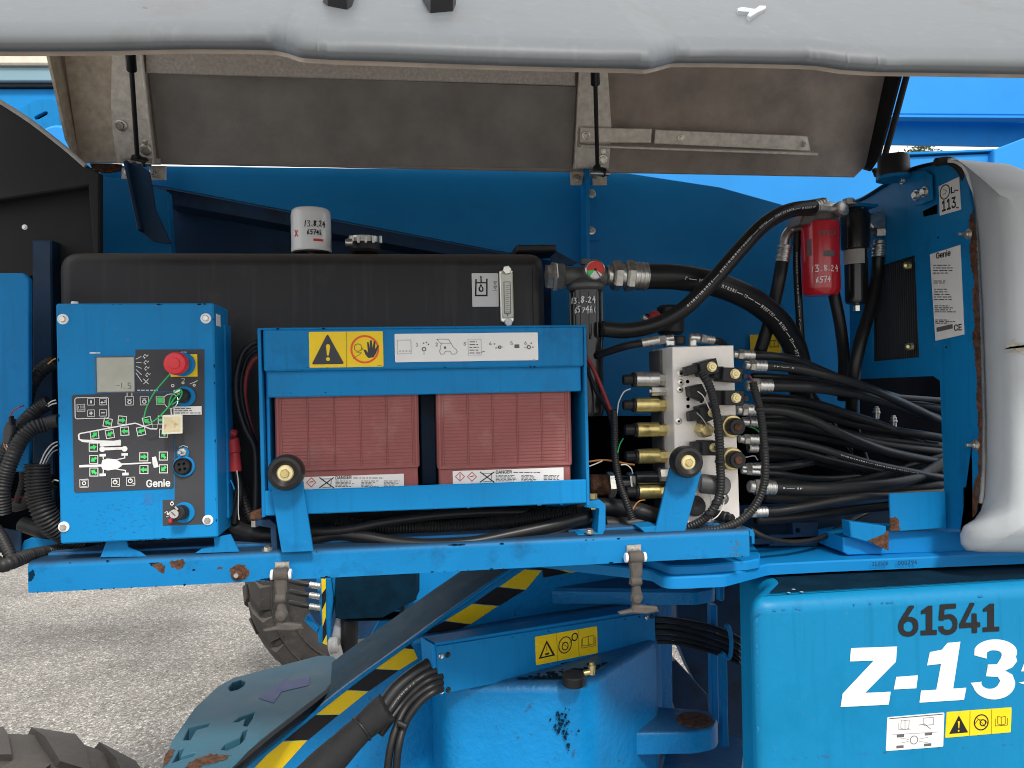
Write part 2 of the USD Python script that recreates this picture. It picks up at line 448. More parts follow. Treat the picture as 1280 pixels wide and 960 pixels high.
# ------------------------------------------------------------------ materials
MATS = {}
def mat(name, rgb, rough=.5, metal=0.0, var=.1, scale=9.0, bump=0.0, bscale=120.0, coat=0.0, dirt=None, streak=None, dust=None, rvar=.12, spec=.35, dirt2=None):
    """Principled surface: tone varies with noise; dirt = (rgb, threshold, scale, softness) blotches; streak = (rgb, threshold) runs down it; dust = (rgb, amount) lies on what faces up."""
    rgb = np.asarray(rgb, float)
    N = {'g': ('geometry', {}), 'n': ('noise_texture', {'scale': scale, 'detail': 4.0, 'roughness': .6}),
         'c': ('rgb_ramp', {'ramp': [(.3, tuple(rgb * (1 - var))), (.7, tuple(np.minimum(rgb * (1 + var), .95)))]}),
         'rr': ('map_range', {'from_min': .3, 'from_max': .7, 'to_min': max(.03, rough - rvar * rough), 'to_max': min(1., rough + rvar * rough)}),
         'p': ('principled_bsdf', {'metallic': metal, 'roughness': rough, 'coat_weight': coat, 'coat_roughness': .15, 'specular_ior_level': spec})}
    L = [('g.position', 'n.vector'), ('n.fac', 'c.fac'), ('n.fac', 'rr.value'), ('rr.result', 'p.roughness')]
    col = 'c.color'
    if streak:
        N['sm'] = ('mapping', {'scale': (70.0, 70.0, 3.5)}); N['sn'] = ('noise_texture', {'scale': 1.0, 'detail': 3.0})
        N['sr'] = ('rgb_ramp', {'ramp': [(streak[1], (0, 0, 0)), (streak[1] + .16, (1, 1, 1))]})
        N['sx'] = ('mix', {'color2': tuple(streak[0])})
        N['sa'] = ('math', {'math_type': 'multiply', 'value2': streak[2] if len(streak) > 2 else .6})
        L += [('g.position', 'sm.vector'), ('sm.vector', 'sn.vector'), ('sn.fac', 'sr.fac'), ('sr.color', 'sa.value1'), ('sa.value', 'sx.fac'), (col, 'sx.color1')]; col = 'sx.color'
    if dirt2:
        N['en'] = ('noise_texture', {'scale': dirt2[2], 'detail': 6.0, 'roughness': .75}); N['em'] = ('mapping', {'scale': dirt2[4] if len(dirt2) > 4 else (1., 1., 1.)})
        N['er'] = ('rgb_ramp', {'ramp': [(dirt2[1], (0, 0, 0)), (dirt2[1] + dirt2[3], (1, 1, 1))]}); N['ex'] = ('mix', {'color2': tuple(dirt2[0])})
        L += [('g.position', 'em.vector'), ('em.vector', 'en.vector'), ('en.fac', 'er.fac'), ('er.color', 'ex.fac'), (col, 'ex.color1')]; col = 'ex.color'
    if dirt:
        N['dn'] = ('noise_texture', {'scale': dirt[2], 'detail': 8.0, 'roughness': .68})
        N['dr'] = ('rgb_ramp', {'ramp': [(dirt[1], (0, 0, 0)), (dirt[1] + dirt[3], (1, 1, 1))]})
        N['dx'] = ('mix', {'color2': tuple(dirt[0])})
        L += [('g.position', 'dn.vector'), ('dn.fac', 'dr.fac'), ('dr.color', 'dx.fac'), (col, 'dx.color1')]; col = 'dx.color'
    if dust:
        N['sx3'] = ('separate_xyz', {}); N['dm'] = ('map_range', {'from_min': .25, 'from_max': .95, 'to_min': 0.0, 'to_max': dust[1], 'clamp': True})
        N['dd'] = ('mix', {'color2': tuple(dust[0])})
        L += [('g.normal', 'sx3.vector'), ('sx3.z', 'dm.value'), ('dm.result', 'dd.fac'), (col, 'dd.color1')]; col = 'dd.color'
    L.append((col, 'p.base_color'))
    if bump:
        N['bn'] = ('noise_texture', {'scale': bscale, 'detail': 4.0, 'roughness': .6}); N['b'] = ('bump', {'strength': 1.0, 'distance': bump})
        L += [('g.position', 'bn.vector'), ('bn.fac', 'b.height'), ('b.normal', 'p.normal')]
    MATS[name] = usdkit.material(stage, '/World/Looks/' + name, N, L, surface='p.BSDF')

BL = (0.005, 0.170, 0.410)
mat('blue', BL, .45, var=.07, scale=6, bump=.0004, bscale=180, dirt=((.004, .12, .30), .56, 14, .2), spec=.15, streak=((.004, .12, .29), .56, .55), dirt2=((.07, .19, .33), .635, 90, .06))
mat('blue_beam', BL, .45, var=.08, scale=6, bump=.0004, bscale=180, dirt=((.006, .10, .24), .54, 16, .2), dirt2=((.06, .19, .34), .65, 80, .06, (1., 1., 3.)), dust=((.022, .026, .03), .85), spec=.15)
mat('blue_housing', (0.004, 0.185, 0.375), .42, var=.05, scale=4, bump=.0003, bscale=150, dirt=((.0, .15, .31), .54, 5, .25), spec=.2, streak=((.0, .145, .29), .56, .5), dirt2=((.06, .19, .30), .635, 110, .06))
mat('blue_clean', (0.005, 0.195, 0.465), .42, var=.06, scale=5, bump=.0003, bscale=220, dirt=((.01, .15, .35), .53, 9, .22), spec=.15, streak=((.004, .15, .36), .57, .5), dirt2=((.07, .19, .33), .63, 100, .06))
mat('blue_worn', (0.008, 0.15, 0.38), .5, var=.14, scale=9, bump=.0008, bscale=140, dirt=((.05, .055, .055), .57, 22, .12), dust=((.06, .065, .07), .6))
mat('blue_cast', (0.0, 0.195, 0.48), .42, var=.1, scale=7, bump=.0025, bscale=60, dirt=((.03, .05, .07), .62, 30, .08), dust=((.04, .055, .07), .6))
mat('greasy', (0.003, 0.018, 0.034), .85, var=.3, scale=14, bump=.001, bscale=120, dirt=((.012, .022, .03), .6, 30, .12), spec=.06)
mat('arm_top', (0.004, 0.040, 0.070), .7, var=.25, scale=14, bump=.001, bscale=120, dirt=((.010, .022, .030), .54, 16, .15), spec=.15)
mat('blue_deep', (0.004, 0.195, 0.49), .5, var=.08, scale=3, dirt=((.002, .14, .36), .56, 4, .3), spec=.2)
mat('blue_dark', (0.002, 0.030, 0.080), .6, var=.25, scale=6, dirt=((.004, .008, .014), .5, 11, .2))  # machine blue darkened to carry the shade of deep recesses, plus grime blotches
mat('blue_faded', (0.030, 0.115, 0.165), .6, var=.14, scale=12, bump=.0006, bscale=150, dirt=((.19, .10, .055), .66, 16, .06), streak=((.05, .08, .09), .6, .4))
mat('blue_sun', (0.02, 0.235, 0.60), .5, var=.05, scale=3, spec=.2)  # paler copy of the machine blue, sunlight put into its colour
mat('rust', (0.105, 0.050, 0.030), .9, var=.55, scale=90, bump=.003, bscale=180, dirt=((.035, .022, .018), .54, 60, .12), spec=.15)
mat('grey_shell', (0.125, 0.134, 0.141), .5, var=.07, scale=3, bump=.0006, bscale=40, dirt=((.10, .094, .083), .55, 5, .25), spec=.3, dirt2=((.05, .047, .042), .68, 24, .05), streak=((.148, .156, .162), .56, .6))
mat('grey_cover', (0.42, 0.44, 0.455), .42, var=.05, scale=5, bump=.0005, bscale=60, dirt=((.27, .26, .25), .61, 9, .2))
mat('tan_liner', (0.60, 0.52, 0.42), .85, var=.22, scale=45, bump=.0015, bscale=160, dirt=((.36, .30, .25), .58, 12, .2))
mat('brown_liner', (0.38, 0.325, 0.285), .85, var=.22, scale=12, bump=.0012, bscale=160, dirt=((.45, .38, .32), .52, 4, .3))
mat('foam', (0.29, 0.275, 0.262), .95, var=.18, scale=10, bump=.001, bscale=220)
mat('galvanised', (0.72, 0.68, 0.62), .55, .35, var=.2, scale=60, bump=.0004, bscale=200, dirt=((.25, .20, .15), .62, 14, .15))
mat('galv_speckle', (0.60, 0.55, 0.51), .7, .1, var=.2, scale=160, bump=.0006, bscale=260)
mat('steel', (0.55, 0.54, 0.51), .32, .95, var=.15, scale=70, bump=.0003, bscale=200, dirt=((.25, .23, .2), .62, 60, .1))
mat('zinc', (0.62, 0.60, 0.54), .28, .9, var=.12, scale=90, dirt=((.3, .27, .2), .62, 80, .12))
mat('brass', (0.63, 0.50, 0.23), .34, .9, var=.15, scale=60, dirt=((.35, .25, .09), .6, 50, .15))
mat('gold_zinc', (0.62, 0.50, 0.20), .36, .85, var=.22, scale=50, bump=.0003, bscale=150, dirt=((.25, .2, .1), .6, 45, .12))
mat('nut_brass', (0.78, 0.68, 0.38), .4, .6, var=.1, scale=90)
mat('aluminium', (0.80, 0.75, 0.69), .45, .25, var=.06, scale=18, bump=.0002, bscale=300, dirt=((.38, .33, .27), .63, 16, .2))
mat('alu_dark', (0.10, 0.10, 0.10), .5, .3, var=.2, scale=30, dirt=((.05, .05, .05), .55, 20, .2))
mat('rubber', (0.008, 0.008, 0.009), .45, var=.25, scale=30, dust=((.03, .029, .027), .5), dirt=((.035, .032, .03), .66, 26, .14))
mat('rubber_new', (0.009, 0.009, 0.0095), .38, var=.2, scale=20, dust=((.028, .028, .028), .35))
mat('conduit', (0.010, 0.010, 0.0105), .45, var=.2, scale=40, dust=((.05, .047, .044), .5))
mat('black_plastic', (0.013, 0.013, 0.0145), .5, var=.2, scale=30, dirt=((.035, .035, .035), .64, 40, .15))
mat('black_paint', (0.010, 0.010, 0.011), .22, var=.2, scale=12, coat=.3)
mat('black_void', (0.003, 0.0035, 0.005), .9, var=.3, scale=8, spec=0.0)  # near-black without gloss, stands in for deep shade in holes and gaps
mat('tank_plastic', (0.017, 0.017, 0.019), .5, var=.25, scale=6, bump=.0005, bscale=90, streak=((.045, .044, .047), .55, .35), dust=((.10, .088, .075), .75), dirt=((.035, .032, .031), .58, 14, .2))
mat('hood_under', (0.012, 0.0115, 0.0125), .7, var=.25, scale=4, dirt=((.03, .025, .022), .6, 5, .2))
mat('seal', (0.36, 0.35, 0.33), .7, var=.15, scale=50)
mat('red_battery', (0.265, 0.082, 0.078), .62, var=.1, scale=14, bump=.0003, bscale=220, dirt=((.33, .165, .15), .54, 12, .25), dust=((.3, .2, .19), .5))
mat('red_filter', (0.42, 0.010, 0.018), .2, var=.08, scale=8, coat=.5)
mat('red_plastic', (0.62, 0.035, 0.045), .4, var=.06, scale=20)
mat('red_cap', (0.40, 0.03, 0.035), .5, var=.1, scale=20)
mat('white_paint', (0.74, 0.75, 0.75), .25, var=.03, scale=10, coat=.4)
mat('white_label', (0.74, 0.73, 0.71), .5, var=.03, scale=20, dirt=((.5, .48, .45), .64, 30, .15))
mat('white_ink', (0.74, 0.735, 0.715), .55, var=.03, scale=30, dirt=((.52, .49, .42), .58, 40, .12))
mat('black_ink', (0.008, 0.008, 0.009), .6, var=.1, scale=30)
mat('grey_ink', (0.10, 0.10, 0.105), .5, var=.1, scale=30)
mat('green_ink', (0.05, 0.62, 0.13), .5, var=.05, scale=30)
mat('red_ink', (0.60, 0.04, 0.03), .5, var=.05, scale=30)
mat('orange_ink', (0.70, 0.09, 0.025), .5, var=.05, scale=30)
mat('yellow', (0.80, 0.55, 0.008), .45, var=.05, scale=20, dirt=((.55, .40, .05), .62, 25, .12))
mat('violet', (0.035, 0.058, 0.19), .55, var=.2, scale=25)
mat('panel_grey', (0.042, 0.043, 0.048), .6, var=.06, scale=15, dirt=((.085, .085, .085), .62, 25, .2))
mat('lcd', (0.36, 0.36, 0.30), .16, var=.1, scale=28, coat=.4)
mat('paper', (0.56, 0.48, 0.30), .6, var=.15, scale=60, dirt=((.30, .15, .06), .50, 90, .2))
mat('clear_plastic', (0.62, 0.60, 0.50), .15, var=.05, scale=40, coat=.6)
mat('trim', (0.70, 0.69, 0.64), .6, var=.1, scale=40, dirt=((.4, .36, .3), .6, 30, .15))
mat('cream', (0.62, 0.55, 0.44), .7, var=.12, scale=25)
mat('glass_blue', (0.18, 0.29, 0.34), .4, var=.06, scale=4)
mat('tyre', (0.035, 0.031, 0.028), .8, var=.3, scale=9, bump=.002, bscale=70, dirt=((.085, .07, .055), .55, 11, .2), dust=((.10, .085, .07), .55))
mat('latch_rubber', (0.075, 0.066, 0.058), .75, var=.25, scale=50, bump=.0005, bscale=200)
mat('fabric', (0.012, 0.012, 0.0125), .8, var=.3, scale=40, bump=.001, bscale=300, dirt=((.06, .055, .05), .62, 20, .15))
mat('wire_red', (0.28, 0.03, 0.03), .45, var=.1)
mat('wire_white', (0.62, 0.60, 0.55), .5, var=.1)
mat('wire_copper', (0.52, 0.22, 0.06), .5, .2, var=.1)
mat('wire_green', (0.02, 0.42, 0.12), .45, var=.1)
mat('leaf', (0.085, 0.11, 0.05), .7, var=.5, scale=3)
mat('bark', (0.10, 0.08, 0.06), .9, var=.3, scale=8)
mat('fibre', (0.42, 0.36, 0.24), .9, var=.3, scale=80)
MATS['asphalt'] = usdkit.material(stage, '/World/Looks/asphalt', {
    'g': ('geometry', {}), 'v': ('voronoi_texture', {'scale': 80.0, 'randomness': 1.0}), 'v2': ('voronoi_texture', {'scale': 26.0}),
    'w': ('rgb_to_bw', {}), 'c': ('rgb_ramp', {'ramp': [(.06, (.13, .12, .108)), (.3, (.24, .222, .198)), (.65, (.34, .318, .286)), (.95, (.60, .57, .52))]}),
    'e': ('voronoi_texture', {'scale': 80.0, 'feature': 'distance_to_edge'}), 'er': ('rgb_ramp', {'ramp': [(0.0, (.42, .42, .42)), (.16, (1, 1, 1))]}),
    'mul': ('mix', {'mix_type': 'multiply', 'fac': 1.0}),
    'n': ('noise_texture', {'scale': .9, 'detail': 5.0, 'roughness': .6}), 'nr': ('rgb_ramp', {'ramp': [(.30, (.60, .585, .56)), (.62, (1.08, 1.07, 1.05))]}),
    'mul2': ('mix', {'mix_type': 'multiply', 'fac': 1.0}),
    'b': ('bump', {'strength': 1.0, 'distance': .008}), 'p': ('principled_bsdf', {'roughness': .85})},
    [('g.position', 'v.vector'), ('g.position', 'e.vector'), ('g.position', 'n.vector'), ('v.color', 'w.color'), ('w.val', 'c.fac'), ('e.distance', 'er.fac'), ('c.color', 'mul.color1'), ('er.color', 'mul.color2'),
     ('n.fac', 'nr.fac'), ('mul.color', 'mul2.color1'), ('nr.color', 'mul2.color2'), ('mul2.color', 'p.base_color'), ('e.distance', 'b.height'), ('b.normal', 'p.normal')], surface='p.BSDF')

# ================================================================== THE SETTING
g = trimesh.creation.box((120, 120, .1)); g.apply_translation((0, 40, -.05))
struct('ground', g, 'asphalt', False)

def OP(A, B):                               # upright plane through two points, seen left to right
    d = np.array([B[0] - A[0], B[1] - A[1], 0.0])
    return Plane(A, d, (0, 0, 1))

def X_at(u, v, Y):
    return PY(u, v, Y)[0]

def Z_at(u, v, Y):
    return PY(u, v, Y)[2]

# a tree whose top shows over the booms
def make_tree(base, h, w, name, label):
    t = Thing(name, label, 'tree')
    b = np.asarray(base, float)
    wood = [tube([b, b + (.05, 0, h * .4), b + (0, .05, h * .97)], [.16, .09, .012], 8, 6)]
    tips = []
    for k in range(60):
        z = h * (.35 + .64 * k / 60); a = RNG.uniform(0, 6.28); L = w * (1.05 - z / h) * RNG.uniform(.6, 1.1) + .12
        p0 = b + (0, 0, z); p1 = p0 + np.array([math.cos(a) * L, math.sin(a) * L, L * RNG.uniform(.3, .7)])
        wood.append(tube([p0, (p0 + p1) / 2 + (0, 0, .03), p1], [.02, .006], 5, 3)); tips += [p0 + (p1 - p0) * s for s in (.35, .6, .8, 1.0)]
    tips = np.array(tips); n = 7000
    c = tips[RNG.integers(0, len(tips), n)] + RNG.normal(0, .12, (n, 3))
    a = RNG.normal(0, 1, (n, 3)); a /= np.linalg.norm(a, axis=1, keepdims=True); q = np.cross(a, RNG.normal(0, 1, (n, 3))); q /= np.linalg.norm(q, axis=1, keepdims=True)
    s = RNG.uniform(.03, .055, (n, 1))
    V = np.stack([c - a * s, c + q * s * .5, c + a * s, c - q * s * .5], 1).reshape(-1, 3); i = np.arange(n) * 4
    t.add('trunk', cat(wood), 'bark', True)
    t.add('crown', mk(V, np.vstack([np.stack([i, i + 1, i + 2], 1), np.stack([i, i + 2, i + 3], 1)])), 'leaf', False)
_tp = P(1148, 181, 18.0)
make_tree((_tp[0], _tp[1], 0), _tp[2], 1.7, 'tree', 'green tree whose top shows between the two blue booms')

# ------------------------------------------------------------------ booms and superstructure behind the compartment
pb = YP(3.8)
t = Thing('boom_tube', 'upper blue boom tube, lit face and shaded underside painted in, above the tree', 'boom')
zt, zb = 0, 0
t.add('tube', ext(pb, [(1000, 30), (2300, 30), (2300, 152), (1000, 143)], .10, .01), 'blue_sun')
t.add('flange', ext(pb, [(1000, 143.5), (2300, 152.5), (2300, 155.5), (1000, 146.5)], .06, .001, lift=.012), 'blue_sun')
t.add('lower_plate', ext(YP(3.92), [(1000, 146), (1420, 156), (1420, 160), (1262, 183), (1000, 178.5)], .02, .002), 'blue_deep')  # upright plate whose deeper blue paints the shaded underside
pb = YP(2.9)
t = Thing('lower_boom', 'long sunlit blue boom arm crossing behind the hood and the round cap', 'boom')
t.add('side_plate', ext(pb, [(782, 206), (1087, 198), (1300, 189), (2300, 150), (2300, 330), (782, 330)], .25, .004), 'blue_sun')
t.add('top_flange', ext(pb, [(1000, 196.5), (1240, 187.5), (1240, 190), (1000, 200)], .3, .001, lift=.015), 'blue_deep')
t.add('gusset', ext(pb, [(1236, 189.5), (1300, 165), (1900, -60), (1900, 220), (1236, 230)], .2, .004, lift=.03), 'blue_sun')
# what stands behind at the far end: cream flange, grey-blue strip, blue panel with slotted plate, blue round end
pc = YP(3.3)
t = Thing('rear_superstructure', 'blue panel with a slotted plate under a cream beam, beyond the dark hood', 'machine frame')
t.add('cream_beam', ext(pc, [(-900, 40), (180, 40), (180, 88), (-900, 88)], .25, .006, lift=.06), 'cream')
t.add('strip', ext(pc, [(-900, 88.5), (180, 88.5), (180, 106), (-900, 106)], .2, .004, lift=.04), 'glass_blue')
t.add('seal_strip', ext(pc, [(-900, 106.3), (180, 106.3), (180, 110.5), (-900, 110.5)], .2, .001, lift=.02), 'black_plastic')
t.add('panel', ext(pc, [(-900, 110.8), (180, 110.8), (180, 155), (90, 152), (60, 168), (-900, 168)], .05, .003), 'blue_deep')
k = t.add('slotted_plate', ext(pc, [(25, 140), (48, 127), (68, 126), (92, 143), (92, 170), (25, 170)], .02, .002, lift=.022,
          holes=[[(46, 149), (50, 146.5), (59, 142), (63, 142), (62, 145.5), (52, 151), (47, 152)]]), 'blue')
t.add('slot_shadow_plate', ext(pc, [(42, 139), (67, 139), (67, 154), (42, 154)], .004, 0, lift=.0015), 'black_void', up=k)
c = PY(72, 184, 2.9)
one('round_boom_end', 'bright blue round boom end beside the white gap', 'boom', lathe([(0, 0), (.07, 0), (.08, -.01), (.08, -.3)], c, (0, -1, 0), 40), 'blue_sun')

# ------------------------------------------------------------------ compartment back wall (turntable side plate)
YB = 1.96
pw = YP(YB)
t = Thing('turntable_side_plate', 'large blue steel plate closing the compartment behind the tank, lower shade painted in', 'steel plate')
up = [(125, 206.5), (210, 207.5), (712, 213.5), (785, 216.5), (900, 234), (1000, 262), (1075, 262), (1075, 520), (690, 520), (690, 326), (620, 313), (205, 233), (125, 222)]
t.add('plate', ext(pw, up, .012, .001), 'blue_deep')
t.add('inclined_flange', ext(pw, [(205, 233.5), (620, 313), (660, 321), (655, 334), (500, 306), (205, 252)], .10, .001, lift=-.014), 'blue_dark')  # darkened blue paints the shaded underside of the flange
t.add('lower_plate', ext(YP(YB + .12), [(100, 222), (250, 228), (640, 252), (785, 256), (1000, 305), (1130, 305), (1130, 470), (-60, 470), (-60, 240)], .01, 0), 'blue_dark')  # shade of the recess put into the blue
t.add('cavity_shade', ext(YP(YB + .11), [(60, 430), (1300, 430), (1300, 690), (60, 700)], .01, 0), 'black_void')  # black sheet painting the shade low in the cavity
t.add('stiffener', ext(pw, [(726, 216), (745, 216), (749, 301), (727, 303)], .004, .001, lift=.006), 'blue_deep')
t.add('web', ext(pw, [(725.5, 216), (730, 216), (731, 330), (726.5, 330)], .06, .001, lift=.06), 'blue_deep')
for u, v in ((739, 243), (738.5, 289)):
    t.add('bolt', bolt(pw.at(u, v, .007), pw.n, .007), 'zinc')
t.add('end_column', ext(YP(1.90), [(124, 220), (160, 224), (210, 240), (215, 320), (124, 320)], .03, .003), 'blue_deep')
# dark pivot arm bracket under the strut
one('strut_bracket', 'dark folded blue bracket hanging under the gas strut foot', 'bracket', cat(
    ext(YP(1.80), [(158, 205), (168, 202), (186, 214), (189, 228), (194, 262), (214, 305), (192, 302), (176, 290)], .008, .001),
    ext(YP(1.80), [(158, 205), (162, 203), (180, 289), (176, 290)], .05, .001, lift=.02)), 'blue_dark')
one('floor_plate', 'blue floor plate under the hoses and the tank, shade painted in', 'steel plate', box(-.62, 1.6, 1.62, 2.06, 1.385, 1.40), 'blue_dark')  # blue darkened for the shade inside the bay

# ------------------------------------------------------------------ open hood
HY, HA = 1.93, math.radians(66)
zh = Z_at(600, 212.5, HY)
ph = Plane((0, HY, zh), (1, 0, 0), (0, -math.cos(HA), math.sin(HA)))
t = Thing('engine_hood', 'raised grey moulded hood with brown lining and galvanised brackets', 'hood')
hl, hr, hb = ph.uv(98, 205)[0], ph.uv(1082, 220)[0], ph.uv(600, 210)[1] + .004
HL = .56
t.add('lining_panel', put(ph, ext2([(hl, ph.uv(100, 204)[1]), (hr - .03, ph.uv(1062, 222)[1]), (hr, ph.uv(1085, 205)[1]), (hr, HL), (hl, HL)], .012, .003)), 'brown_liner')
t.add('tan_lining', ext(ph, [(100, 203), (151, 203.5), (147, 170), (143, 140), (143, 95), (145, -80), (60, -80)], .006, .002, lift=.0065), 'tan_liner')
t.add('foam_pad', ext(ph, [(200, 204.5), (714, 210), (720, 108), (186, 90)], .004, .001, lift=.0045), 'foam')
t.add('stiffener', ext(ph, [(186, 91), (717, 106.5), (718, -70), (180, -70)], .02, .002, lift=.021), 'galv_speckle')
# end flanges, turned towards the camera
for uu, sx, nm in ((98, 1, 0), (1082, -1, 1)):
    x = hl if nm == 0 else hr
    pts = []
    V = []
    for y, d in ((ph.uv(600, 210)[1] + .012, .02), (.06, .05), (HL, .09)):
        V.append((y, d))
    a = [ph.o + x * ph.ex + y * ph.ey - .01 * ph.n for y, d in V]; b = [ph.o + x * ph.ex + y * ph.ey + d * ph.n for y, d in V]
    w = np.array([.006 * sx, 0, 0]); vv = a + b + [q + w for q in a] + [q + w for q in b]; n = 3
    t.add('end_flange', trimesh.Trimesh(np.array(vv)).convex_hull, 'tan_liner' if nm == 0 else 'hood_under')
    if nm: t.add('edge_seal', tube([q + (.010, 0, 0) for q in b], .008, 8), 'hood_under')
# moulded outer front: slopes down towards the camera, its lower lip bulged in three steps
YE = .95
lip = [(-500, 58), (0, 62.5), (120, 62.5), (235, 59), (340, 61.5), (358, 65), (372, 70), (400, 72), (640, 81), (815, 85.5), (830, 82.5), (845, 78.5), (900, 78), (1000, 81), (1030, 82), (1060, 87), (1100, 89.5), (1280, 92.5), (1800, 100)]
bul = [.0, 0, 0, 0, .001, .012, .019, .02, .02, .02, .012, .001, 0, 0, .001, .003, .006, .011, .012]; BK = 2.8
lx = np.interp(np.linspace(0, 1, 160), np.linspace(0, 1, len(lip)), [q[0] for q in lip]); lx = np.sort(np.unique(np.r_[np.linspace(-500, 1800, 60), np.linspace(330, 410, 25), np.linspace(800, 860, 25), np.linspace(1010, 1110, 25)]))
lv = np.interp(lx, [q[0] for q in lip], [q[1] for q in lip]); lb = np.interp(lx, [q[0] for q in lip], bul)
def sm(a, k=3):
    for _ in range(k): a = np.r_[a[:1], (a[:-2] + 2 * a[1:-1] + a[2:]) / 4, a[-1:]]
    return a
lv = lv - 9
lv, lb = sm(lv, 2), sm(lb, 2)
s0 = np.array([PY(u, v, YE - b_ * 3.8) for u, v, b_ in zip(lx, lv, lb)])
dirs = np.array([0, .80, .60]); nrm = np.array([0, -.60, .80])
rows = []
S = [(.016, -.014), (.006, -.009), (0, 0.0), (.010, .010), (.03, .016), (.10, .02), (.25, .024), (.45, .022), (.7, .01), (.95, -.03)]
for s, h in S:
    f = np.clip(1 - s / .6, 0, 1)
    rows.append(s0 + s * dirs + h * nrm)
rows.append(np.stack([s0[:, 0], np.full(len(s0), HY - HL * math.cos(HA) + .03), np.full(len(s0), zh + HL * math.sin(HA) + .012)], 1)); S.append((1.1, 0))
V = np.vstack(rows); m = len(lx); f = []
for r in range(len(S) - 1):
    i = np.arange(m - 1); f.append(np.stack([r * m + i, r * m + i + 1, (r + 1) * m + i + 1, (r + 1) * m + i], 1))
f = np.vstack(f)
outer = mk(V, np.vstack([f[:, [0, 1, 2]], f[:, [0, 2, 3]]]))
inner = mk(V[m:] - .010 * nrm + .012 * dirs, np.vstack([f[:-(m - 1)][:, [0, 2, 1]], f[:-(m - 1)][:, [0, 3, 2]]]))
t.add('outer_shell', outer, 'grey_shell', True)
t.add('inner_shell', inner, 'brown_liner', True)
pf = Plane(PY(600, 72, YE - .076) + .022 * nrm, (1, 0, 0), dirs)
pf0 = Plane(PY(920, 80, YE) + .022 * nrm, (1, 0, 0), dirs)
for pts in ([(404, -2), (420, -12), (446, -12), (440, 3), (434, 6.5), (410, 2.5)], [(528, -4), (560, -14), (570, 1), (566, 9), (538, 11), (534, 5)]):
    t.add('latch_hook', ext(pf, [(a_, b_ + 5) for a_, b_ in pts], .04, .003, lift=.022), 'black_plastic')
k = t.add('lifting_tab', ext(pf0, [(a_, b_ + 11) for a_, b_ in ((919, 12), (925, 10.5), (940, 13), (946, 8.5), (955, 9), (954, 12), (944, 17), (935, 23), (931, 21), (934, 16), (920, 15))], .010, .001, lift=.014), 'grey_cover')
# galvanised hinge brackets
for k, (out, gus, bl) in enumerate((
        ([(152, 202), (197, 202), (181, 56), (178, -60), (143, -60), (145, 60), (144, 130), (146, 165)], [(147, 148), (190, 148), (197, 196), (156, 196)], [(158, 155, 1), (188, 185, 1), (188, 176.5, 0)]),
        ([(716, 208), (757, 209), (761, 160), (756, 85), (752, -60), (722, -60), (722, 85), (719, 158)], [(717, 181), (759, 183), (757, 207), (716, 206)], [(749, 197, 1), (750, 187, 0)]))):
    b = t.add('hinge_bracket', ext(ph, out, .024, .0015, lift=.030), 'galvanised')
    t.add('foot_plate', ext(ph, gus, .004, .001, lift=.0345), 'galvanised', up=b)
    for u, v, big in bl:
        t.add('bolt', bolt(ph.at(u, v, .035), ph.n, .0085 if big else .005), 'zinc', up=b)
    edge = (181, 56, 197, 202) if k == 0 else (722, 85, 716, 208)
    t.add('folded_edge', tube([ph.at(edge[0], edge[1], .032), ph.at(edge[2], edge[3], .032)], .0035, 8), 'galvanised', up=b)
# support rail in two lengths with a ledge
b = t.add('support_rail', ext(ph, [(721, 157), (809, 159), (808, 176), (721, 176)], .004, .001, lift=.041), 'galvanised')
t.add('bolt', bolt(ph.at(728, 167, .041), ph.n, .007), 'zinc', up=b)
b = t.add('support_rail', ext(ph, [(813.5, 160), (1000, 168), (1004, 186), (812, 177)], .004, .001, lift=.041), 'galvanised')
for u, v in ((845, 170), (995, 177)):
    t.add('bolt', bolt(ph.at(u, v, .041), ph.n, .006), 'zinc', up=b)
t.add('rail_ledge', ext(ph, [(720, 177.5), (1009, 187.5), (1008, 190.5), (720, 180)], .03, .001, lift=.062), 'galvanised')
# hinges on the plate
for k, (u0, u1) in enumerate(((152, 207), (713, 760))):
    v = 204 + (u0 - 152) * .011
    h = t.add('hinge', rod(PY(u0 + 3, v - 2.5, 1.92), PY(u1 - 6, v - 2, 1.92), .0075), 'galvanised')
    lv = ([(u0, v + 6), (165, v + 6), (165, v + 20), (u0, v + 20)], [(186, v + 3), (u1, v + 3), (u1, v + 21), (188, v + 21)]) if k == 0 else ([(u0, v + 4), (731, v + 4), (727, v + 21), (u0 + 1, v + 21)], [(739, v + 4), (u1 - 2, v + 4), (u1 - 1, v + 21), (741, v + 21)])
    for q in lv: t.add('leaf', ext(YP(1.925), q, .006, .001), 'galvanised' if k == 0 else 'tan_liner', up=h)
    for uu in (u0 + 8, u1 - 16): t.add('bolt', bolt(PY(uu, v + 12, 1.919), (0, -1, 0), .006), 'steel', up=h)
one('hinge_plate', 'rusty bolted plate where the dark hood meets the blue side plate', 'plate', ext(YP(1.93), [(112, 204), (152, 205), (152, 213), (135, 216), (116, 214)], .006, .001), 'rust')
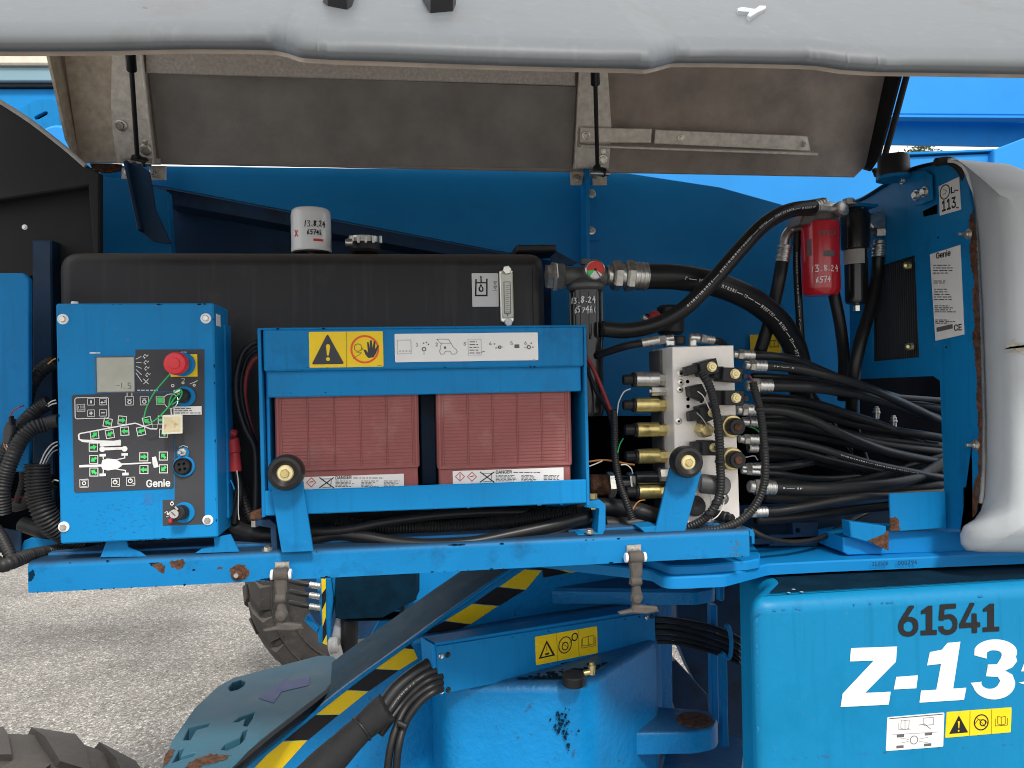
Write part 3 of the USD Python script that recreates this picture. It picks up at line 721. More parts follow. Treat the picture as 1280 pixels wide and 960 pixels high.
# gas struts
for k, (a, b, mid) in enumerate((((160, 20), (172, 201), (162, 87)), ((742, 20), (747, 214), (743, 105)))):
    A, B, Mi = PY(*a, 1.62), PY(*b, 1.86), None
    s = (mid[1] - a[1]) / (b[1] - a[1]); Mi = A + (B - A) * (s * .94)
    w = Thing('gas_strut', ('black gas strut in front of the tan lining' if k == 0 else 'black gas strut in front of the support rail'), 'gas strut', 'gas struts holding up the hood')
    w.add('cylinder', rod(A, Mi, .0105), 'black_paint')
    w.add('piston_rod', rod(Mi, B, .005, b=.001), 'black_plastic')
    w.add('end_fitting', cat(rod(B - (B - A) * .045, B, .0075), rod(B - (.012, 0, -.004), B + (.02, 0, -.004), .011)), 'black_plastic')
    w.add('ball_stud', rod(B + (-.022, -.01, -.008), B + (.03, .0, -.006), .006), 'steel')

# dark hood of the next compartment
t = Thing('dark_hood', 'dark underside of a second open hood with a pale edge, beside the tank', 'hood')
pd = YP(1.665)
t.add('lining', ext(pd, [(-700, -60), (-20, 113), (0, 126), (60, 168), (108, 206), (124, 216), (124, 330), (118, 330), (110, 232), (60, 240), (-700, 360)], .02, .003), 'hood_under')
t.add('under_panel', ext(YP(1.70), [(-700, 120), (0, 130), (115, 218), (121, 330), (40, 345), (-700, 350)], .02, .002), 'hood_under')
t.add('edge_strip', tube([pd.at(*q, .004) for q in ((-60, 90), (0, 127), (40, 153), (80, 184), (108, 208))], .0045, 8), 'seal')
t.add('side_edge', tube([YP(1.69).at(*q) for q in ((112, 214), (119, 228), (122.5, 270), (123, 330))], [.01, .008, .008], 8), 'tan_liner')
t.add('bolt', bolt(YP(1.655).at(31, 284), (0, -1, 0), .0035), 'steel')
# blue wall pieces of that compartment
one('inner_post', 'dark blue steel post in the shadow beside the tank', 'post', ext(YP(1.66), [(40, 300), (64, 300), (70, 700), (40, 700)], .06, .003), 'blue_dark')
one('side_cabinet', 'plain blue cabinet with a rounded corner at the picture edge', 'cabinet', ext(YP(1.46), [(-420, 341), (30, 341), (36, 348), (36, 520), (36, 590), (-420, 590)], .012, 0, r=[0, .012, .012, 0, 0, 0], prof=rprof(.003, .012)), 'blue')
one('compartment_side_wall', 'inner wall behind the loom conduits, its shade painted near-black', 'wall panel', ext(YP(1.72), [(-700, 330), (80, 330), (80, 690), (-700, 700)], .02, 0), 'black_void')  # shade of the inner space painted as a near-black sheet

# ================================================================== TANK AND WHAT STANDS ON IT
YT = 1.62
t = Thing('hydraulic_tank', 'large black plastic oil tank with scuffed front behind the control box', 'tank')
x0, z0, x1, z1 = wr(YP(YT), 70, 313.5, 683, 690)
z1 = Z_at(380, 314.5, YT) - 1.75; x0 = X_at(70.5, 400, YT); x1 = X_at(683, 400, YT)
q = rect(x0, 1.36 - 1.75, x1, z1)
t.add('body', put(YP(YT), ext2(fillet(q, [.034, .034, .034, .04], 6), .30, 0, prof=rprof(.028, .30, 6))), 'tank_plastic', 40)
k = t.add('filler_neck', rod(PY(456, 316, YT + .08), PY(456, 301, YT + .08), pxr_m(19, 1.7)), 'black_plastic')
t.add('hose_clamp', lathe([(.0335, 0), (.0345, .001), (.0345, .013), (.0335, .014)], PY(455, 305, YT + .08), (0, 0, 1), 40), 'steel', up=k)
t.add('clamp_screw', rod(PY(432, 303.5, YT + .03), PY(441, 303, YT + .03), .008), 'steel', up=k)
t.add('clamp_lug', cat(*[box(X_at(437 + j * 9.4, 299, YT + .045), X_at(440 + j * 9.4, 299, YT + .045), YT + .040, YT + .05, Z_at(456, 304, YT + .045), Z_at(456, 295, YT + .045), .0005) for j in range(5)]), 'zinc', up=k)
k = t.add('lid_seal', ext(YP(YT + .05), [(646, 306), (695, 305.5), (696, 314), (646, 314.5)], .1, .003), 'black_plastic')
# level label
pl = YP(YT)
l = t.add('level_label', panel(pl, 590, 341.5, 623, 383.5, .001, 0, .002, .001), 'white_label')
i = Ink(pl, .0015)
i.line([(595, 349), (594.5, 369.5), (608.5, 369.5), (608.5, 348.5)], .0032).line([(595, 353.5), (608, 353.5)], .0026).line([(601.5, 353), (601, 345)], .0028)
i.poly([(601, 354.5), (604.5, 361), (604, 364), (601.5, 365.3), (598.6, 364), (598, 361)], [[(601.2, 357.5), (603, 361.5), (601.5, 363.8), (599.8, 361.5)]])
t.add('oil_symbol', i.done(), 'black_ink', up=l)
i = Ink(pl, .0015)
i.poly([(616.5, 352), (621, 351.8), (618.8, 356.5)], [[(617.7, 352.8), (619.9, 352.7), (618.8, 355.2)]]).poly([(616.7, 357.5), (621.2, 357.3), (619, 362)], [[(617.8, 358.3), (620, 358.2), (619, 360.7)]]).line([(616, 363), (621.5, 362.8)], .0008)
t.add('level_marks', i.done(), 'grey_ink', up=l)
# sight gauge
g = Thing('sight_gauge', 'slim clear oil level gauge screwed to the tank', 'gauge')
pg = YP(YT - .004)
g.add('body', ext(pg, [(625, 342), (640, 341.5), (641.5, 398), (627, 398.5)], .006, .002, r=.004, lift=.012), 'clear_plastic')
g.add('frame', ext(pg, [(624, 338), (640.5, 337.5), (642.5, 403), (626, 403.5)], .01, .002, r=.005, lift=.006), 'zinc')
i = Ink(pg, .0128); i.frame(629, 353, 637.5, 393, .0012, .002)
for n in range(14): i.line([(631, 358 + n * 2.5), (634.5 if n % 2 else 636, 358 + n * 2.5)], .0008)
i.line([(631, 390), (634, 396)], .001).line([(636, 390), (633, 396)], .001)
g.add('scale', i.done(), 'grey_ink')
g.add('screw', hexa(pg.at(632.5, 339, .012), pg.n, .0095, .008), 'zinc'); g.add('screw', hexa(pg.at(634.5, 403.5, .012), pg.n, .0085, .008), 'white_paint')

# spare white oil filter standing on the tank
c = PY(389.5, 313.5, 1.70); c[2] = z1 + 1.75
R = pxr_m(24.2, 1.70); H = Z_at(389, 262, 1.70) - c[2]
t = Thing('oil_filter', 'white spin-on oil filter with handwriting standing on the tank', 'oil filter')
t.add('can', lathe([(R * .96, .012), (R, .014), (R, .018), (R * .985, .02), (R * .985, H - .014), (R * .95, H - .005), (R * .86, H - .001), (R * .5, H)], c, (0, 0, 1), 48), 'white_paint', 40)
t.add('base_ring', lathe([(R * .5, .008), (R * .93, .009), (R * .95, .0125)], c, (0, 0, 1), 48), 'black_plastic')
t.add('threaded_neck', rod(c, c + (0, 0, .012), .009), 'zinc')
a0 = math.atan2(-c[1], -c[0])
hw = lambda txt, zz, h, off, cc, RR: hand_on_cylinder(txt, cc, RR * .987, h, a0 + off / RR, zz)
t.add('handwriting', cat(hw('13.8.24', c[2] + H * .58, .011, -.016, c, R), hw('6574h', c[2] + H * .42, .010, -.010, c, R)), 'black_ink')
t.add('red_cross', hand_on_cylinder('x', c, R * .987, .016, a0 - .040 / R, c[2] + H * .37), 'red_ink')
t.add('red_print', cat(patch_on_cylinder(c, R * .987, a0 + .004 / R, a0 + .026 / R, c[2] + H * .28, c[2] + H * .33)), 'red_ink')

# ================================================================== MAIN BEAM
YM = 1.40
pm = YP(YM)
zt = np.mean([Z_at(35, 702, YM), Z_at(320, 691, YM), Z_at(640, 674, YM), Z_at(937, 661, YM)])
zb = np.mean([Z_at(36, 741.5, YM), Z_at(320, 727, YM), Z_at(640, 710, YM), Z_at(935, 695.5, YM)])
xl, xr = X_at(35, 725, YM), X_at(937, 680, YM)
t = Thing('mounting_beam', 'long bright blue folded steel beam carrying the control box and batteries', 'steel beam')
rr, n = .012, 5
prof = [(YM, zb)] + [(YM + rr - rr * math.cos(a), zt - rr + rr * math.sin(a)) for a in np.linspace(0, math.pi / 2, n + 1)]
yz = prof + [(YM + .16, zt), (YM + .16, zt - .005)] + [(YM + rr - (rr - .005) * math.cos(a), zt - rr + (rr - .005) * math.sin(a)) for a in np.linspace(math.pi / 2, 0, n + 1)] + [(YM + .005, zb)]
q = np.array(yz)
pe = Plane((xr, 0, 0), (0, 1, 0), (0, 0, 1))      # normal +x
t.add('channel', put(pe, ext2(q, xr - xl, .0008)), 'blue_beam')
t.add('top_plate', box(xl + .01, xr - .02, YM + .05, 1.66, zt - .001, zt + .004, .001), 'blue_worn')
t.add('end_flange', ext(YP(YM + .012), [(937, 664), (941, 662), (943.5, 667), (943.5, 680), (940, 680), (939.5, 671), (937, 670)], .1, .001), 'blue')
for pts in ([(190, 706), (199, 702), (206, 707), (205, 717), (198, 714), (194, 709)], [(212, 702), (229, 699), (232, 704), (224, 712), (214, 708)], [(287, 712), (296, 705), (306, 706), (312, 714), (308, 724), (291, 724)], [(272, 709), (278, 708), (278, 711), (272, 712)]):
    t.add('rust_patch', ext(pm, jag(pts, 1.1, 1.8, int(pts[0][0])), .002, 0, lift=.0006), 'rust')
k = t.add('rusty_bolt', bolt(pm.at(298, 716.5, .001), pm.n, .0085), 'rust')
t.add('stud', rod(pm.at(298, 716.5, 0), pm.at(298, 716.5, .02), .004), 'steel', up=k)
random.seed(3)
i = Ink(pm, .0006)
for _ in range(26):
    u, v = random.uniform(908, 928), random.uniform(676, 695)
    if random.random() < .4: u, v = random.uniform(912, 932), random.uniform(691, 694.5)
    i.circle(u, v, random.uniform(.25, .8))
i.line([(918, 684), (924, 679)], .0018)
t.add('chips', i.done(), 'grey_ink', kind='stuff')
t.add('edge_nicks', nicks(pm, [(318, 726.5, 360, 724.5), (36, 740.8, 300, 727.5), (360, 724, 930, 695), (40, 705, 935, 666)], 10, 31, size=.8), 'greasy', kind='stuff')
for k, pts in enumerate(([(186, 704), (197, 703), (200, 705), (196, 708), (189, 707)], [(36, 716), (41, 712), (44, 718), (40, 726), (36, 727)], [(240, 712), (244, 711.5), (244, 713), (240.5, 713.5)], [(325, 724), (340, 722), (352, 722.5), (350, 724.5), (332, 726)], [(400, 722.5), (408, 720), (412, 721.5), (404, 723.5)], [(560, 680), (575, 680.5), (582, 679.5), (570, 682)])): t.add('dirt_patch', ext(pm, jag(pts, .8, 1.5, k), .001, 0, lift=.0005), 'greasy')
# stamped brackets on the beam: two Z feet of the battery tray
for k, (pts, lab) in enumerate((([(320, 651), (337, 649), (345, 656), (347, 690), (343, 694), (320, 694), (320, 688), (339, 687), (338, 660), (320, 657)], 'rust-edged Z bracket under the tray beside the cable conduit'),
                                ([(730, 628), (750, 625), (757, 631), (757, 660), (752, 672), (725, 674), (722, 668), (747, 666), (749, 636), (731, 634)], 'blue Z bracket under the tray end beside the valve block'))):
    b = Thing('tray_bracket', lab, 'bracket', 'Z brackets holding the battery tray')
    b.add('strap', ext(YP(YM + .015), pts, .055, .0008), 'blue' if k else 'blue_dark')
    uv = ((334, 687),) if k == 0 else ((737, 665),)
    for u, v in uv: b.add('bolt', bolt(PY(u, v, YM + .012), (0, -.3, 1), .006), 'zinc')
for u, v, lab in ((741, 623.5, 'upper'), (742, 636, 'lower')):
    one('tray_bolt', lab + ' brass-coloured bolt through the tray end bracket', 'bolt', hexa(PY(u, v, YM + .03), (0, 0, 1), .0085, .010), 'brass')
# rubber hood latches hanging on the beam
def latch(u, v, lab):
    s = Thing('hood_latch', lab, 'latch', 'rubber latches hanging from the beam')
    def q(du, dv): return (u + du, v + dv)
    a = s.add('bracket', ext(pm, [q(-9, -4), q(9, -5), q(9, 10), q(-9, 10)], .004, .001, lift=.006), 'zinc')
    s.add('bolt', bolt(pm.at(*q(0, 1.5), .006), pm.n, .004, False), 'steel', up=a)
    s.add('pin', rod(pm.at(*q(-12, 10), .014), pm.at(*q(12, 9), .014), .006), 'zinc')
    s.add('ear', rod(pm.at(*q(-13, 10), .014), pm.at(*q(-9.5, 10), .014), .009), 'white_paint'); s.add('ear', rod(pm.at(*q(9.5, 9), .014), pm.at(*q(13, 9), .014), .009), 'white_paint')
    s.add('loop', rod(pm.at(*q(-9, 10), .014), pm.at(*q(9, 9), .014), .0115), 'latch_rubber')
    outl = [q(-9, 12), q(8, 11), q(7.5, 30), q(6, 33), q(7, 38), q(5, 41), q(6, 50), q(9, 58), q(6, 64), q(4, 68), q(26, 70), q(28, 76), q(12, 79), q(-4, 78), q(-20, 80), q(-22, 77), q(-6, 73), q(-4, 66), q(-6, 62), q(-5, 54), q(-4, 45), q(-8, 42), q(-7, 36), q(-6, 32)]
    s.add('strap', ext(pm, outl, .010, .003, lift=.022), 'latch_rubber')
    s.add('strap_ridge', rod(pm.at(*q(-6.5, 39), .018), pm.at(*q(6.5, 38), .018), .0085), 'latch_rubber')
    s.add('strap_knob', lathe([(0, .011), (.008, .009), (.0115, 0), (.008, -.009), (0, -.011)], pm.at(*q(1, 59), .017), (0, -1, 0), 20), 'latch_rubber')
    return s
latch(353, 706, 'rubber hood latch hanging beside the rusty bolt')
latch(791.5, 685, 'rubber hood latch hanging under the leaning roller arm')

# roller arms
YQ_ = 1.39
def roller(c, R, pts, lab, yy):
    s = Thing('roller_arm', lab, 'roller arm', 'hood rollers on blue arms')
    s.add('arm', ext(YP(yy + .012), pts, .007, .001), 'blue')
    cc = PY(*c, yy - .022); r = pxr_m(R, yy)
    s.add('wheel', lathe([(r * .45, -.001), (r * .50, 0), (r * .72, .005), (r * .90, .004), (r, -.004), (r, -.022), (r * .9, -.031), (r * .3, -.031)], cc, (0, -1, 0), 48), 'rubber_new', 40)
    b = s.add('washer', lathe([(r * .46, -.004), (r * .46, .0), (r * .40, .002)], cc, (0, -1, 0), 28), 'nut_brass')
    s.add('bolt_head', hexa(cc + (0, -.001, 0), (0, -1, 0), r * .26, .006), 'brass', up=b)
    return s
roller((356.5, 591.5), 21.5, [(337, 600), (343, 585), (372, 585), (378, 600), (391.5, 689), (352, 691)], 'black roller on an upright blue arm in front of the batteries', YQ_ - .024)
s = roller((860.5, 578), 20.5, [(838, 585), (846, 570), (872, 580), (877, 590), (855.5, 668), (818, 668.5)], 'black roller on a leaning blue arm before the valve block', YM)
s.add('foot', ext(YP(YM + .012), [(800, 660), (820, 658), (856, 668), (818, 668.5), (808, 668)], .05, .001, lift=-.002), 'blue')
s.parts[-1] = s.parts[-1]

# ================================================================== CONTROL BOX
YC = 1.385
pc = YP(YC)
cx0 = np.mean([X_at(71.7, 380, YC), X_at(73, 682, YC)]); cx1 = np.mean([X_at(268, 378, YC), X_at(271.5, 670, YC)])
cz0 = np.mean([Z_at(73, 682, YC), Z_at(271, 670, YC)]); cz1 = np.mean([Z_at(72, 380, YC), Z_at(268, 378, YC)])
B = Thing('control_box', 'bright blue ground control box with dark keypad and red stop button', 'control box')
B.add('housing', box(cx0, cx1, YC, YC + .105, cz0, cz1, .0025), 'blue_clean')
B.add('rear_flange', box(cx0 + .01, cx1 + .003, YC + .07, YC + .115, cz0 + .02, cz1 - .03, .002), 'blue')
for pts, yy in (([(133, 676), (158, 676), (160, 684), (175, 690), (183, 696), (125, 697)], YC + .02), ([(267, 672), (288, 668), (299, 690), (243, 692), (252, 686), (268, 683)], YC + .02), ([(30, 676), (39, 672), (72, 676), (72, 689), (25, 689)], YC + .1)):
    B.add('foot', ext(YP(yy), pts, .004, .001), 'blue')
for u, v in ((79, 399), (257.5, 398), (80, 658.5), (260, 650)):
    b = B.add('washer', lathe([(.0088, 0), (.0088, .0016), (.0075, .0024)], pc.at(u, v), pc.n, 26), 'white_paint')
    B.add('screw', hexa(pc.at(u, v, .002), pc.n, .0055, .004), 'steel', up=b)
B.add('top_screw', rod(pc.at(84, 379, -.03), pc.at(84, 374.5, -.03), .006), 'white_paint')
B.add('side_label', put(XP(cx1), ext2(rect(-(YC + .045), Z_at(273, 406, YC) - 1.75, -(YC + .015), Z_at(273, 391, YC) - 1.75), .0005, 0, lift=-.0006)) if False else box(cx1, cx1 + .0006, YC + .015, YC + .045, Z_at(275, 406, YC), Z_at(275, 391, YC), .0001), 'white_label')
# keypad and side overlays
side = [(169.5, 437), (255.5, 436.5), (256, 655), (203.5, 657), (203.5, 625), (218.5, 624.5), (218.5, 489), (169.5, 489.5)]
B.add('side_overlay', ext(pc, side, .001, 0, lift=.0008), 'panel_grey')
K = B.add('keypad', ext(pc, [(90.5, 494), (168, 490.5), (218, 490), (217, 610), (93, 615.5)], .0012, 0, r=.004, lift=.0016), 'panel_grey')
d = B.add('display', panel(pc, 121, 446.5, 168.5, 490, .002, .0008, 0, .0012), 'lcd')
B.add('bezel', Ink(pc, .0022).frame(119.7, 445, 169.3, 491, .0012).done(), 'grey_ink', up=d)
i = Ink(pc, .0016); i.line([(146, 482), (150, 482)], .0008).line([(152.5, 478.5), (152.5, 485.5)], .0009)
i.line([(164, 478.8), (160.5, 478.8), (160.5, 482), (163.8, 482), (163.8, 485.5), (160, 485.5)], .0009).circle(155.7, 485.3, .6)
B.add('digits', i.done(), 'grey_ink', up=d)
i = Ink(pc, .0010); i.rect(112.5, 440.3, 120, 442).dashes(120.5, 440, 131, 442.3, 1, 1.0)
B.add('small_print', i.done(), 'white_ink')
# worn label print left on the paint
i = Ink(pc, .0004); random.seed(5)
for _ in range(130):
    u, v = random.uniform(95, 190), random.uniform(618, 674)
    if random.random() < .75 and not (118 < u < 180 and 625 < v < 668): continue
    a = random.uniform(1, 4); i.line([(u, v), (u + a, v + random.uniform(-.8, .8))], random.uniform(.0004, .0011))
i.rect(180, 617, 191, 631)
B.add('edge_nicks', nicks(pc, [(73, 382, 73.8, 680), (267, 381, 270.5, 668), (74, 681, 270, 669.5), (73, 381.5, 266, 380)], 7, 34, size=.7), 'greasy', kind='stuff')
B.add('scuffs', i.done(), 'blue_worn')
pk = pc.off(.0018)
W = Ink(pk, .0006)                      # white print on the keypad
W.frame(93.5, 496.5, 136.5, 523.5, .0011, .004)
for u, v in ((114, 502.2), (129, 502), (114, 516.5), (129, 516)): W.frame(u - 4.6, v - 4.4, u + 4.6, v + 4.4, .0008, .001)
W.frame(96.2, 505, 106.5, 514.5, .0007); W.line([(98, 512.5), (105, 512.3)], .0008).line([(98.5, 507.5), (98.5, 510.5)], .0007).line([(101.3, 507), (101.3, 510.5)], .0007).line([(104, 507), (104, 510.5)], .0007)
W.line([(111.5, 516.5), (116.5, 516.4)], .0013).line([(114, 514), (114, 519)], .0013).line([(126.5, 516), (131.5, 515.9)], .0014).rect(113, 500.5, 115, 504)
W.line([(131.5, 500), (131.5, 503), (127, 503.1)], .001).poly([(125.6, 503.1), (128, 501.5), (128, 504.8)])
for u, v, s in ((162, 501, 5.6), (180.5, 501, 5.4), (200.5, 500.5, 5.4)): W.frame(u - s, v - s, u + s, v + s, .0008, .001)
W.line([(159, 491), (159, 496)], .0009).line([(165, 491), (165, 496)], .0009).circle(162, 502.5, 2.6, .6).line([(159, 499), (165, 499)], .0008)
W.circle(180.5, 502, 2.8, .6).line([(178, 498.5), (183, 498.5)], .0008)
keys = [(134.8, 528.3, -.3, 155), (153, 525.3, -.15, 0), (184, 526.5, .4, 140), (203, 525, 0, 0), (118.3, 543.5, .2, 45), (137.5, 542.5, .3, 215), (156, 539, .12, 180), (176.5, 539, .35, 200), (204.5, 541.5, 0, 120),
        (116.8, 559, 0, 10), (117.3, 574.3, 0, 215), (117.5, 590, 0, 145), (179.8, 571, 0, 0), (180, 587, 0, 180), (204.3, 570, 0, 135), (204.5, 586, 0, 225)]
G = Ink(pk, .0006)
for u, v, tilt, an in keys:
    s = 5.5; c, n = math.cos(-tilt * .6), math.sin(-tilt * .6)
    W.poly([(u + s * (x * c - y * n), v + s * (x * n + y * c)) for x, y in ((-1, -1), (1, -1), (1, 1), (-1, 1))], [[(u + (s - .9) * (x * c - y * n), v + (s - .9) * (x * n + y * c)) for x, y in ((-1, -1), (1, -1), (1, 1), (-1, 1))]])
    c, n = math.cos(math.radians(an)), -math.sin(math.radians(an))
    G.poly([(u + 1.0 * (x * c - y * n), v + 1.0 * (x * n + y * c)) for x, y in ((-4, -1.5), (0, -1.5), (0, -3.6), (4.2, 0), (0, 3.6), (0, 1.5), (-4, 1.5))])
G.poly([(196.5, 497), (204.5, 496.5), (205, 504), (197, 504.5)])
# machine drawing: side view and plan view
W.line([(98.6, 547.5), (98.4, 543.5), (100, 542), (168.5, 529), (171, 529.5), (188, 536), (196.5, 536.2)], .0021).line([(98.5, 543), (99, 549), (103, 551.5), (140, 555)], .0022)
W.poly([(100, 548.5), (104, 549.5), (142, 551), (150.5, 549.5), (151.5, 551), (151.3, 556.8), (125, 558), (125, 554), (103, 552.5)])
W.rect(126, 559, 158, 562.5).circle(128, 561.5, 3.6).circle(155.8, 561, 3.6).frame(191, 530, 197.5, 535.5, .0005)
W.poly([(99, 581.3), (127, 580.3), (128, 575), (134, 573.2), (145, 574), (150, 577.5), (152, 579.2), (189, 577.6), (189, 579.2), (153, 581), (151.5, 583), (146, 586.5), (135, 588), (128, 586.5), (127, 583.3), (99, 584.2)])
W.poly([(190, 571.5), (195, 570.5), (198.5, 583.5), (192.5, 585), (191, 580)])
W.line([(129, 570), (129.5, 574)], .0016).line([(129.5, 587), (129, 592.5)], .0016).line([(146, 574.5), (156, 572.5), (156, 568)], .0016).line([(146, 586.5), (157, 588), (157, 592)], .0016)
for u, v in ((128.5, 569), (156, 568), (128.5, 593.5), (157, 592.5)): W.rect(u - 4, v - 1.6, u + 4, v + 1.6)
for u, v in ((105.2, 604), (144.5, 602.8), (163.5, 601.5)): W.frame(u - 5.5, v - 5.3, u + 5.5, v + 5.3, .0008, .001)
W.circle(144, 602.5, 3, .62).circle(163, 601, 3, .62).line([(144, 599), (144, 602.5)], .0008).line([(163, 597.5), (163, 601)], .0008).circle(105.2, 604, 2.6, .6).line([(101.5, 608), (109, 607.8)], .0007).line([(101.5, 600.2), (109, 600)], .0007).rect(147, 605, 149, 606).rect(166, 604, 168, 605)
W.text('Genie', 183, 608.8, 8.6, 30, True)
B.add('white_print', W.done(), 'white_ink', up=K)
B.add('key_arrow_print', G.done(), 'green_ink', up=K)
S = Ink(pc, .0014)                      # white print on the side overlay
for k, (u, v) in enumerate(((180, 445), (181, 452.5), (181.5, 460), (183, 468), (183, 476.5))):
    S.line([(170.2, 449 + k * 4.3), (177 + k * .2, v + .6)], .0009)
    if k < 4: S.line([(u - 1, v + 1.5), (u + 1.5, v - 2), (u + 4, v + .5), (u + 5.5, v - 1.5)], .0008).circle(u + 1, v + 2.2, .9)
S.line([(179.5, 473.5), (182, 476), (182, 478), (179.5, 480)], .001).line([(186, 473.5), (183.8, 476), (183.8, 478), (186, 480)], .001)
S.text('STOP', 226.5, 442, 2.2, 7).circle(216.2, 482, 2.1, .55).circle(229, 478.5, 1.8, .5).line([(227, 473), (231, 473.5), (230, 476)], .0007).line([(237.5, 480), (247, 476)], .0008).circle(243, 481.5, 1.8, .5).line([(243.5, 478), (247, 475.3)], .0007)
S.dashes(172, 487, 205, 488.5, 1, .8).line([(224, 559), (227, 557.6), (229.5, 556.6), (232, 557.8), (235.2, 559)], .0008).circle(215.2, 629.5, 2.3, .6).line([(214, 627), (217, 626)], .0007)
S.line([(206, 641), (209, 639), (210.5, 643.5), (212.5, 640), (213.2, 644)], .0008).circle(210, 642, 1.3, .5).line([(208, 646), (211, 645.8)], .0007)
B.add('side_print', S.done(), 'white_ink')
# warning strip and yellow square behind the stop button
l = B.add('print_strip', panel(pc, 217.5, 507.8, 252.5, 518.5, .001, 0, 0, .0026), 'white_label')
B.add('small_print', Ink(pc, .0031).dashes(219, 509, 251.5, 517.5, 3, 1.0).done(), 'grey_ink', up=l)
B.add('yellow_square', panel(pc, 213.5, 443, 247, 471, .0008, 0, 0, .0018), 'yellow')
# stop button
b = B.add('stop_collar', rod(pc.at(229.5, 455.5, 0), pc.at(229.5, 455.5, .012), pxr_m(14.2, YC)), 'blue_clean')
cc = pc.at(227.5, 455, .012); r = pxr_m(13.8, 1.36)
B.add('stop_button', cat(rod(cc, cc + pc.n * .016, r * .6), lathe([(r * .7, .012), (r * .98, .015), (r, .020), (r * .97, .026), (r * .85, .030), (r * .46, .0312), (r * .44, .0335), (r * .2, .0338), (0, .0338)], cc, pc.n, 40)), 'red_plastic', 40, up=b)
# key switch with ring, keys and tag
b = B.add('switch_collar', rod(pc.at(232, 495.5, 0), pc.at(232, 495.5, .006), pxr_m(12, YC)), 'blue_clean')
B.add('key_switch', rod(pc.at(231, 495, .004), pc.at(229.5, 494.2, .022), pxr_m(8.6, YC)), 'black_plastic', up=b)
B.add('key', cat(ext(pc.off(.03), [(216.5, 488.5), (225, 486), (225.5, 489), (218, 492)], .0025, .0003), rod(pc.at(224, 488, .028), pc.at(229, 493, .02), .0022, 8)), 'zinc', up=b)
b = B.add('toggle_collar', rod(pc.at(229.3, 566.3, 0), pc.at(229.3, 566.3, .004), pxr_m(7, YC)), 'blue_clean')
B.add('toggle_switch', cat(hexa(pc.at(229.3, 564.8, .003), pc.n, .0075, .004), rod(pc.at(229.3, 564.8, .005), pc.at(228.6, 564.5, .022), .003)), 'steel', up=b)
b = B.add('socket_collar', lathe([(pxr_m(12.5, YC), 0), (pxr_m(12.5, YC), .004), (pxr_m(11.5, YC), .005), (pxr_m(10.2, YC), .005), (pxr_m(10.2, YC), .0)], pc.at(230.5, 582.8), pc.n, 36), 'blue_clean')
B.add('socket', cat(lathe([(pxr_m(9.8, YC), 0), (pxr_m(9.8, YC), .008), (pxr_m(9, YC), .010), (pxr_m(8, YC), .007), (0, .007)], pc.at(228.8, 582.6), pc.n, 30)), 'black_plastic', up=b)
B.add('socket_pin', cat(*[rod(pc.at(228.8 + 4.5 * math.cos(a), 582.6 + 4.5 * math.sin(a), .006), pc.at(228.8 + 4.5 * math.cos(a), 582.6 + 4.5 * math.sin(a), .0095), .0021, 10) for a in (.6, 2.2, 3.8, 5.3)]), 'black_void', up=b)
b = B.add('knob_collar', rod(pc.at(230.5, 640.5, 0), pc.at(230.5, 640.5, .004), pxr_m(12.3, YC)), 'blue_clean')
B.add('selector_knob', rod(pc.at(229, 639.8, .003), pc.at(226.5, 638.6, .026), pxr_m(8.8, YC)), 'black_plastic', up=b)
B.add('knob_pointer', cat(lathe([(pxr_m(5.2, YC), 0), (pxr_m(5, YC), .0015)], pc.at(223.8, 639, .028), pc.n, 30), ext(pc.off(.0297), [(218, 634), (219.5, 632.6), (223, 636.5), (221, 638)], .001, 0)), 'seal', up=b)
B.add('knob_slot', Ink(pc, .0302).line([(221, 636.5), (225.5, 641)], .0018).done(), 'grey_ink', up=b)
B.add('red_lamp', lathe([(.0045, 0), (.0045, .002), (.0030, .0045), (0, .005)], pc.at(214, 651), pc.n, 20), 'red_cap')
# key ring, tag and green cord
kt = Thing('key_tag', 'small framed paper tag on a ring hanging from the key switch', 'key tag')
p = pc.off(.03)
kt.add('ring', tube([p.at(213.5 + 9 * math.cos(a), 501.5 + 9 * math.sin(a), .003 * math.sin(2 * a)) for a in np.linspace(0, 6.283, 33)], .0007, 8, straight=True), 'zinc')
kt.add('chain', tube([p.at(214.5, 510), p.at(214, 514), p.at(214.8, 519)], .0014, 8), 'steel')
kt.add('frame', ext(p, [(203, 518.8), (228, 518), (228.2, 542), (202.5, 543)], .004, .0008, r=.002, lift=.001), 'clear_plastic')
kt.add('paper', ext(p, [(205.5, 521.3), (225.3, 520.7), (225.4, 539.2), (205.2, 540)], .0004, 0, lift=.0016), 'paper')
cord = Thing('lanyard', 'thin green cord looped from the stop button to the keys', 'cord')
cord.add('cord', tube([p.at(*q) for q in ((213, 467), (205, 476), (192, 492), (183, 510), (180, 524), (183, 528), (190, 527.5), (200, 520), (211, 508), (218, 498), (226, 490))], .0011, 8), 'wire_green')
cord.add('clasp', ext(p, [(211, 466), (214, 463.5), (216, 466), (214.5, 469), (211.5, 469)], .003, .0005), 'white_ink')
cord.add('end_loop', tube([p.at(*q) for q in ((211, 508), (213, 498), (219, 489), (225, 486.5), (227.5, 491), (224, 499), (215, 506))], .0010, 8), 'wire_green')

